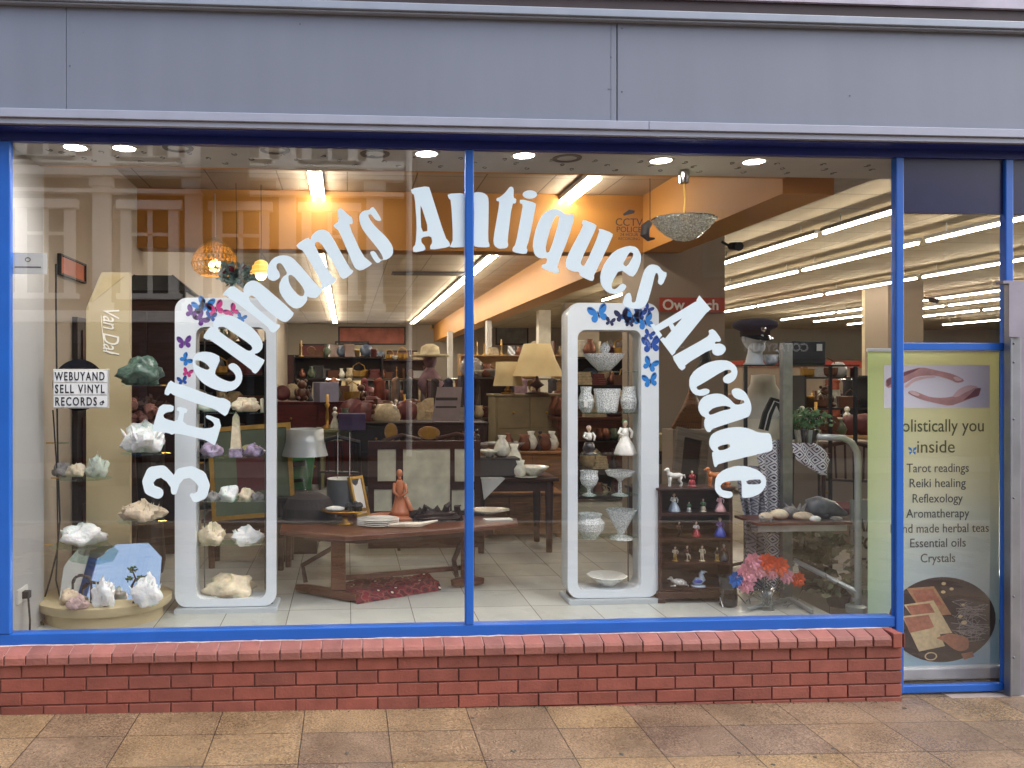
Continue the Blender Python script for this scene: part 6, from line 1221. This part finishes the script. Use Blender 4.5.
m = MB(); m.box(-.2,.2,-.12,.12,0,z0_-.01); m.build('plinth', M_pill, hdz)
m = MB(); m.tube([atd(x,y,6.6)-onz(700,6.6,ZF) for x,y in ((692,378),(700,372),(706,362),(705,350),(700,345))],[.03,.045,.05,.035,.02],10); z1_ = 0
hk = tag(m.build('dark_horn', M_blk, loc=onz(700,6.6,ZF)), 'curved black horn showing between the letters r and c', 'horn')
table('side_table','low table with a cream box and brass bits beside the right cabinet',668,7.4,.5,.86,.4,M_bwood); m = MB(); m.box(-.17,.17,-.1,.1,0,.15); tag(m.build('cream_box', mat('old_cream','a7966c',.7), loc=onz(666,7.35,ZF+.861), bevel=.005), 'old cream box on the dark table right of the cabinet', 'box')
# low shelves, plants and dark furniture behind the rack
sideboard('sideboard','brown low sideboard behind the fossil shelf of the grey rack',822,7.2,.95,.95,.45,M_pill,2,0,.04)
chair('dark bentwood armchair behind the tube end of the grey rack',852,6.6,-.5,M_dwood,mat('wine_seat','5b2026',.8))
pl2 = root('leafy_plant', 'spiky dark leaved plant in a pot on the floor behind the grey rack', 'plant', atf(815,590)); m = MB(); m.lathe([(.08,0),(.11,.16),(.1,.16),(.07,.02)],18); m.build('pot', M_dgrey, pl2); m = MB(); leaves(m,(0,0,.30),.25,.17,260,.09,9); m.build('foliage', mat('dark_leaf','35452e',.5,var=.4,scale=20), pl2)
pl3 = root('leafy_plant', 'low grey green plant on the floor beside the rack foot', 'plant', atf(838,606)); m = MB(); m.lathe([(.06,0),(.08,.08),(.075,.08),(.05,.02)],18); m.build('pot', M_dgrey, pl3); m = MB(); leaves(m,(0,0,.12),.14,.06,120,.07,10); m.build('foliage', mat('olive_leaf','5a6348',.6,var=.4,scale=20), pl3)
def rail(px, d, L_, label, n, cols, seed, rz=0, z=ZF, glabel=None):
    r = root('clothes_rail', label, 'clothes rail', onz(px,d,z), rz); h = 1.5
    m = MB(); m.tube([(-L_/2,0,h),(L_/2,0,h)],.014,8); m.build('bar', M_chrome, r)
    for sx_ in (-1,1): m = MB(); m.tube([(sx_*L_/2,0,0),(sx_*L_/2,0,h)],.014,8); m.tube([(sx_*L_/2,-.25,.02),(sx_*L_/2,.25,.02)],.014,8); m.build('upright', M_chrome, r)
    R = random.Random(seed); base = Matrix.Rotation(rz,3,'Z')
    for k in range(n):
        x = -L_/2+.1+(L_-.2)*k/max(1,n-1); g = root('hanging_garment', 'x', 'garment', r.location+base@Vector((x,0,h)), rz+pi/2+R.uniform(-.4,.4), 'clothes on the '+glabel)
        c = cols[k % len(cols)]; g['label'] = '%s garment hanging on the %s' % (c[0], glabel); ln = R.uniform(.75,1.05)
        m = MB(); m.tube([(-.16,0,-.03),(0,0,-.02),(.16,0,-.03)],[.03,.045,.03],8); vs=[]; nn=12
        for j in range(6):
            t=j/5; 
            for i in range(nn): a=2*pi*i/nn; w2=(.17+.04*t+.012*sin(i*2.3+j)); vs.append((w2*cos(a), .045*sin(a)*(1+t*.5), -.03-ln*t))
        m.add(vs,[(j*nn+i,(j+1)*nn+i,(j+1)*nn+(i+1)%nn,j*nn+(i+1)%nn) for j in range(5) for i in range(nn)]); m.build('cloth', c[1], g, smooth=True)
        m = MB(); m.tube([(0,0,-.01),(0,0,.02),(.015,0,.035),(0,0,.03)],.003,4); m.build('hanger', M_chrome, g)
FAB = {k: mat('fabric_'+k, c, .9, var=.3, scale=14) for k, c in (('navy','28324a'),('rose','8a4a4e'),('floral','8b6f5a'),('cream','c9bd9e'),('teal','3d6068'),('mauve','7d6470'),('black','222024'),('rust','7d3c28'),('grey','6d6a68'),('mustard','9a7a34'))}
fp = mat('floral_print','a06a50',.9,var=.9,scale=22)
rail(372,10.5,1.2,'clothes rail with flowered and rust garments in the middle of the hall',6,[('rusty flowered',fp),('cream patterned',FAB['cream']),('rose red',FAB['rose']),('deep rust',FAB['rust']),('floral beige',FAB['floral']),('black',FAB['black'])],3,glabel='flowered clothes rail')
rail(418,11.2,.8,'clothes rail with grey and teal coats left of the middle mullion',4,[('teal blue',FAB['teal']),('mauve grey',FAB['mauve']),('plain grey',FAB['grey']),('dark black',FAB['black'])],4,glabel='grey coat rail')
rail(505,12.5,2.2,'long clothes rail with mixed garments behind the cream lampshades',9,[('navy',FAB['navy']),('cream',FAB['cream']),('rose',FAB['rose']),('grey',FAB['grey']),('mustard',FAB['mustard']),('mauve',FAB['mauve']),('floral',FAB['floral']),('black',FAB['black']),('teal',FAB['teal'])],5,glabel='long mixed clothes rail')
# hat on a head over the coats
p = onz(430,10.6,ZF); ht = root('hat_bust', 'cream wide hat on a dark bust beside the grey coats', 'bust', p); m = MB(); m.tube([(0,0,0),(0,0,1.2),(0,0,1.45),(0,0,1.6),(0,0,1.66)],[.02,.03,.19,.1,.05],12); m.ball((0,0,1.76),.09,.1,.12); m.build('body', FAB['mauve'], ht, smooth=True); m = MB(); m.lathe([(.26,1.80),(.27,1.82),(.13,1.84),(.12,1.93),(.05,1.97),(0,1.97)],24); m.build('hat', FAB['cream'], ht, smooth=True)
# sideboards, shelf units and their goods in the hall
def shelf_unit(label, px, d, w_, h_, mt, n, name='shelf_unit', dp=.32, back=True):
    r = root(name, label, 'shelf unit', onz(px,d,ZF)); o = []
    for sx_ in (-1,1): m = MB(); m.box(sx_*w_/2-.012,sx_*w_/2+.012,0,dp,0,h_); m.build('side_panel', mt, r)
    if back: m = MB(); m.box(-w_/2+.0125,w_/2-.0125,dp-.01,dp,.05,h_-.002); m.build('back_panel', mt, r)
    for k in range(n+1):
        z = .06+(h_-.08)*k/n; m = MB(); m.box(-w_/2+.0125,w_/2-.0125,0,dp-.011,z-.02,z); m.build('shelf', mt, r); o.append(z)
    return r, o
PROTO = {}
def proto(kind, m_):
    key = (kind, m_.name)
    if key in PROTO: return PROTO[key].copy()
    m = MB()
    if kind == 'vase': m.lathe(VASE, 14)
    elif kind == 'bowl': m.lathe([(r*.8,h) for r,h in BOWL], 14)
    elif kind == 'jug': m.lathe(JUG, 14); m.tube([(.06,0,.04),(.11,0,.07),(.10,0,.12),(.05,0,.14)],.008,5)
    elif kind == 'figurine': m.lathe([(.05,0),(.055,.01),(.03,.07),(.015,.11),(.03,.14),(.012,.165)],10); m.ball((0,0,.185),.022,n=7,m=5)
    elif kind == 'book': m.box(-.015,.015,-.08,.08,0,.21)
    elif kind == 'tin': m.lathe([(.05,0),(.05,.11),(.053,.112),(.053,.13),(0,.135)],14)
    elif kind == 'clock': m.box(-.08,.08,-.03,.03,0,.03); m.M = Matrix.Translation((0,0,.11))@Matrix.Rotation(pi/2,4,'X'); m.lathe([(.08,-.03),(.085,0),(.08,.03)],16)
    elif kind == 'plate': m.M = Matrix.Translation((0,.03,.1))@Matrix.Rotation(pi/2-.2,4,'X'); m.lathe([(.04,0),(.1,.012),(.102,.016),(.03,.006)],18)
    elif kind == 'candlestick': m.lathe([(.04,0),(.042,.01),(.01,.03),(.014,.08),(.008,.14),(.02,.17),(.01,.18),(.01,.24)],10)
    elif kind == 'basket':
        m.lathe([(.07,0),(.1,.03),(.11,.11),(.1,.11),(.09,.03)],12,wob=.04); m.tube([(-.1,0,.1),(-.08,0,.18),(0,0,.23),(.08,0,.18),(.1,0,.1)],.008,5)
    elif kind == 'box': m.cbox((0,0,0),.2,.14,.11); m.cbox((0,0,.1102),.21,.15,.025)
    elif kind == 'book_pile':
        for k in range(5): m.cbox((.005*(k%2),0,.028*k),.19-.012*k,.13,.026,rz=.12*((k*7)%3-1))
    elif kind == 'cushion': m.ball((0,0,.1),.13,.06,.12,n=8,m=6,jit=.08,seed=4)
    elif kind == 'photo_frame': m.M = Matrix.Rotation(-.2,4,'X'); m.flat([[(-.08,0),(.08,0),(.08,.2),(-.08,.2)]],[[(-.06,.02),(.06,.02),(.06,.18),(-.06,.18)]],0,.015); m.box(-.06,.06,.006,.012,.02,.18)
    elif kind == 'bear': m.ball((0,0,.07),.06,.05,.075); m.ball((0,-.01,.17),.05,.045,.045); m.ball((-.04,0,.21),.018); m.ball((.04,0,.21),.018); m.ball((-.06,-.03,.09),.02,.03,.04); m.ball((.06,-.03,.09),.02,.03,.04); m.ball((-.04,-.07,.03),.025,.05,.025); m.ball((.04,-.07,.03),.025,.05,.025)
    o = m.build(kind, m_, smooth=kind not in ('book','clock','box','book_pile','photo_frame','basket')); PROTO[key] = o; return o
GM = {'white':M_flor,'blue':mat('dull_blue','4b5568',.3,var=.3),'brown':CO['brown'],'gold':M_gold,'red':mat('dull_red','6b3535',.4,var=.3),'cream':mat('aged_cream','b8aa8c',.4,var=.25,scale=30),'green':mat('dull_green','56634f',.3,var=.3),'pink':CO['pink'],'black':CO['black'],'grey':CO['grey'],'copper':mat('copper','7d5240',.35,.7)}
KC = [('vase','white'),('vase','blue'),('jug','cream'),('figurine','white'),('figurine','brown'),('bowl','white'),('plate','blue'),('plate','cream'),('tin','red'),('clock','brown'),('candlestick','gold'),('book','brown'),('bear','brown'),('vase','green'),('jug','copper'),('tin','gold'),('figurine','black'),('vase','copper'),('plate','red'),('bowl','grey'),('basket','brown'),('basket','gold'),('box','grey'),('box','brown'),('book_pile','red'),('book_pile','cream'),('cushion','cream'),('cushion','grey'),('photo_frame','brown'),('photo_frame','black'),('photo_frame','white')]
def fill(where, x0, x1, y, z, n, seed, kinds=KC, rz=0, sc=1.02):
    R = random.Random(seed)
    for k in range(n):
        kd, c = R.choice(kinds); key = (kd, GM[c].name); o = proto(kd, GM[c])
        if o.name not in COL.objects: COL.objects.link(o)
        x = x0+(x1-x0)*(k+.5)/n+R.uniform(-.02,.02); o.location = (x, y+R.uniform(-.04,.04), z+.001); o.rotation_euler = (0,0,R.uniform(-.3,.3)); o.scale = (sc*R.uniform(.8,1.15),)*3
        cat = {'bear':'teddy bear'}.get(kd, kd).replace('_', ' '); tag(o, '%s %s %s' % (c, cat, where), cat, '%s %s %s' % (c, cat+'s', where))
def top_fill(r, w_, h_, dp, where, n, seed, **k): fill(where, r.location.x-w_/2+.08, r.location.x+w_/2-.08, r.location.y+dp*.35, ZF+h_, int(n*1.4), seed, **k)
def unit_fill(r, zs_, w_, dp, where, n, seed, **k):
    nm = ('lowest','second','third','fourth','fifth','sixth')
    for i, z in enumerate(zs_): fill('%s of the %s' % ('on top' if i == len(zs_)-1 else 'on the %s board' % nm[i], where), r.location.x-w_/2+.08, r.location.x+w_/2-.08, r.location.y+dp*.4, ZF+z, int(n*1.35), seed+i, **k)
r = sideboard('sideboard','red mahogany sideboard right of the crystal cabinet in the mid hall',318,9.2,1.25,1.25,.5,wood('cherry_wood','5a1f1c'),2,1); top_fill(r,1.25,1.25,.5,'on the red mahogany sideboard',8,3)
r = table('display_table','pale table in the mid hall crowded with green and yellow wares',360,8.6,.95,.98,.5,mat('sage_table','8d8c62',.6)); fill('on the pale crowded table',r.location.x-.42,r.location.x+.42,r.location.y-.05,ZF+.98,8,7,sc=1.4)
m = MB(); m.box(-.14,.14,-.12,.12,0,.17); tag(m.build('purple_box', mat('purple_card','4a3c66',.6), loc=onz(352,8.35,ZF+.981), bevel=.004), 'deep purple box on the pale crowded table', 'box')
m = MB(); m.box(-.12,.12,-.08,.08,0,.22); tag(m.build('lavender_box', mat('lavender_card','8a8aa6',.6), loc=onz(326,9.0,ZF+1.251), rz=.5, bevel=.004), 'lavender box standing on the red mahogany sideboard', 'box')
r, z_ = shelf_unit('tall dark shelf unit of china in the mid hall left of the middle mullion',338,13.5,1.5,1.9,M_bwood,5); unit_fill(r,z_,1.5,.32,'tall dark shelf unit',8,31)
r, z_ = shelf_unit('tall wooden shelf unit at the back behind the flowered clothes',385,15.5,1.9,1.9,M_dwood,5); unit_fill(r,z_,1.9,.32,'tall wooden shelf unit',9,51)
r, z_ = shelf_unit('low grey shelf unit with toys just right of the middle mullion',488,9.6,.62,1.55,M_dgrey,3); unit_fill(r,z_,.62,.32,'low grey shelf unit',4,71)
r, z_ = shelf_unit('wide pale shelf unit behind the long mixed clothes rail',525,14.2,2.3,1.95,M_pine,5); unit_fill(r,z_,2.3,.32,'wide pale shelf unit',11,91)
sb = sideboard('cabinet','tall khaki cabinet under the cream lampshades',530,8.9,.78,1.34,.45,mat('khaki_cabinet','8d8466',.6),2,1); 
lamp('table_lamp','table lamp with a big flared cream shade on the khaki cabinet',537,8.95,ZF+1.341,.56,.30,.36,M_cream_sh,M_dwood,flare=.5); lamp('table_lamp','table lamp with a smaller straight cream shade left of the flared one',508,9.0,ZF+1.341,.36,.17,.27,M_cream_sh,M_brass,flare=.8)
r = sideboard('sideboard','low brown sideboard with brass wares right of the middle mullion',515,8.0,1.1,.78,.45,M_owood,3,1); top_fill(r,1.1,.78,.45,'on the low brown sideboard',9,13,kinds=[('candlestick','gold'),('bowl','grey'),('jug','copper'),('vase','copper'),('vase','white'),('figurine','black')])
r, z_ = shelf_unit('dark open shelf unit with wares left of the wardrobe gap',225,9.0,.9,1.95,M_bwood,5); unit_fill(r,z_,.9,.32,'open shelf unit behind the crystal cabinet',5,111)
chair('honey coloured bentwood chair with a high back by the back wall',283,12.5,3.0,M_pine,M_dwood); chair('oak dining chair on the left side of the mid hall',298,11.0,.4,M_owood,FAB['rust'])
# pictures on the back wall
def wallpic(px, py, w_, h_, col, label, fm=M_bwood, d=None):
    y = YB-.03; p = aty(px, py, y); picture('wall_picture', label, 'picture', (p.x,y,p.z), w_, h_, 0, fm, mat('art_'+col, col, .7, var=.35, scale=3), fw=.05, group=None)
wallpic(318,367,1.2,.75,'6e3a3c','reddish picture in a dark frame on the back wall, left one'); wallpic(372,345,2.2,.6,'9c5a48','long orange red picture high on the back wall'); wallpic(352,372,1.1,1.0,'b5ad8c','pale cream picture in a dark frame on the back wall'); wallpic(441,330,.7,.8,'5d5848','small dark picture high on the back wall beside the orange beam',M_gold)
wallpic(290,392,.9,1.2,'4d2a28','dark red picture low on the back wall at the left corner'); wallpic(402,378,1.0,.9,'7a5446','brown picture behind the coats on the back wall',M_dwood)
wallpic(512,345,1.1,.9,'6f7472','grey green picture on the back wall right of the middle mullion'); wallpic(520,372,.9,.7,'96785c','tan picture on the back wall under the grey green one',M_gold)
# right hall
r, z_ = shelf_unit('black metal shelving in the right hall behind the potted plant',838,9.5,.8,1.55,M_blk,4,back=False); unit_fill(r,z_,.8,.32,'black metal shelving',5,131)
r, z_ = shelf_unit('long low white shelving across the right hall',800,14.5,4.2,1.1,M_fit,3); unit_fill(r,z_,4.2,.32,'long low white shelving',14,151)
sideboard('sideboard','pine sideboard in the right hall between the pillar and the black shelving',770,10.5,1.1,.95,.5,M_pine,2,1); sideboard('cabinet','dark tall cabinet far back in the right hall',930,16.5,1.6,1.7,.5,M_dwood,2,1); sideboard('sideboard','oak sideboard far back beside the second pillar',985,15,1.8,1.1,.5,M_owood,3,1)
m = MB(); m.box(-1.6,1.6,0,.03,0,.12); p = atd(838,364,13); tag(m.build('red_banner', MATS['red_board'], loc=p), 'long thin red strip across the far side of the right hall', 'banner') if 0 else None
rs = root('red_counter', 'long counter with a red edge far across the right hall', 'counter', onz(850,15.8,ZF)); m = MB(); m.box(-2.2,2.2,0,.6,0,1.72); m.build('body', M_pill, rs); m = MB(); m.box(-2.22,2.22,-.02,.62,1.721,1.86); m.build('edge', MATS['red_board'], rs)
rail(872,11.5,1.4,'clothes rail beside the cream pillar in the right hall',6,[('deep rust',FAB['rust']),('black',FAB['black']),('navy blue',FAB['navy']),('soft cream',FAB['cream']),('dull green',FAB['teal']),('rose coloured',FAB['rose'])],9,glabel='rail beside the cream pillar')
# security cameras by the right hall lights
for (px, py, z_, lb) in ((731,246,None,'black security camera fixed at the top of the taupe pillar'),(930,300,None,'black security camera on the far pillar by the lights')):
    p = atd(px, py, 7.4 if px < 800 else 13.4); cm = root('security_camera', lb, 'camera', p); m = MB(); m.tube([(0,.0,0),(.0,-.16,-.03)],[.035,.04],10); m.build('body', M_blk, cm); m = MB(); m.tube([(0,.02,0),(-.06,.06,.05)],.012,6); m.build('bracket', M_blk, cm)
# grit along the foot of the brick wall
m = MB(); R = random.Random(77)
for k in range(260):
    x = R.uniform(-2.2, 3.3); y = -.103-abs(R.gauss(0,.012)) if R.random() < .75 else R.uniform(-.9,-.12); m.ball((x,y,gz(x)+.001), R.uniform(.0015,.0045), n=5, m=3, seed=k+1)
tag(m.build('grit', mat('grit_brown','6b5a48',.9,var=.4,scale=60)), 'fine brown grit gathered along the foot of the brick wall', 'grit', kind='stuff')
# more stock in the hall
def crowd(label, where, px, d, w_, h_, n, seed, mt, kinds=KC, sc=1.1):
    t = table('display_table', label, px, d, w_, h_, .5, mt); fill(where, t.location.x-w_/2+.05, t.location.x+w_/2-.05, t.location.y-.1, ZF+h_, n, seed, kinds, sc=sc); fill(where+' at the back', t.location.x-w_/2+.05, t.location.x+w_/2-.05, t.location.y+.12, ZF+h_, n, seed+50, kinds, sc=sc*1.2)
BRW = [('jug','copper'),('vase','white'),('candlestick','gold'),('book','brown'),('clock','brown'),('tin','black'),('figurine','white'),('bowl','grey'),('bear','brown'),('plate','cream'),('vase','green'),('figurine','black'),('basket','brown'),('box','cream'),('book_pile','brown'),('book_pile','grey'),('cushion','red'),('photo_frame','cream'),('photo_frame','black'),('cushion','brown')]
crowd('dark crowded table behind the sideboard in the mid hall','on the dark crowded table',405,9.6,1.5,1.0,13,201,M_bwood,BRW)
crowd('oak crowded table under the flowered clothes rail','on the oak crowded table',385,12.0,1.8,1.15,13,211,M_owood,BRW)
crowd('long crowded table before the wide pale shelf unit','on the long crowded table',535,11.0,2.0,1.05,15,221,M_dwood,BRW)
crowd('mahogany crowded table behind the right cabinet','on the mahogany crowded table',600,8.8,1.1,1.1,9,231,M_mwood,BRW)
crowd('pine crowded table in the right hall behind the rack','on the pine crowded table',810,8.8,1.3,.9,9,241,M_pine,BRW)
crowd('dark crowded table far in the right hall','on the far dark crowded table',800,12.6,2.6,.95,14,251,M_bwood,BRW)
r, z_ = shelf_unit('narrow black shelf unit right behind the right cabinet',612,9.8,.9,1.8,M_bwood,5); unit_fill(r,z_,.9,.32,'narrow black shelf unit',6,261)
rail(455,9.9,.7,'small clothes rail with dark coats beside the grey shelf unit',4,[('very dark',FAB['black']),('dim navy',FAB['navy']),('brownish rust',FAB['rust']),('dark grey',FAB['grey'])],10,glabel='small dark rail by the mullion')
for px, d, h_, lb_ in ((352,11.2,1.5,'far table lamp with a pale shade on a tall stand in the mid hall'),(468,10.6,1.45,'tall standard lamp with a pale shade behind the middle mullion'),(575,11.5,1.5,'tall standard lamp with a cream shade seen through the right cabinet')):
    lamp('standard_lamp', lb_, px, d, ZF, h_, .2, .28, M_cream_sh, M_dwood, flare=.7)
m = MB(); R = random.Random(88); pts = []; x = -2.2
while x < XR-.05: pts.append((x, -.030+R.uniform(-.002,.002), .3445+R.uniform(-.0015,.0015))); x += R.uniform(.02,.09)
m.tube(pts, [R.uniform(.003,.0055) for _ in pts], 5); m.build('sealant', mat('old_sealant','c4b2ae',.7,var=.25,scale=30), win)
gum = None; R = random.Random(90)
for k in range(14):
    x = R.uniform(-1.9,3.2); y = R.uniform(-.95,-.18)
    if gum is None: m = MB(); m.lathe([(.0,.0025),(.008,.0022),(.013,.0005)][::-1], 9, wob=.12, cap=False); gum = m.build('chewing_gum', mat('old_gum','4d463e',.8)); o = gum
    else: o = gum.copy(); COL.objects.link(o)
    o.location = (x, y, gz(x)+.001); o.scale = (R.uniform(.6,1.3), R.uniform(.6,1.2), 1); tag(o, 'dark trodden chewing gum spot on the paving slabs', 'chewing gum', 'gum spots on the pavement')
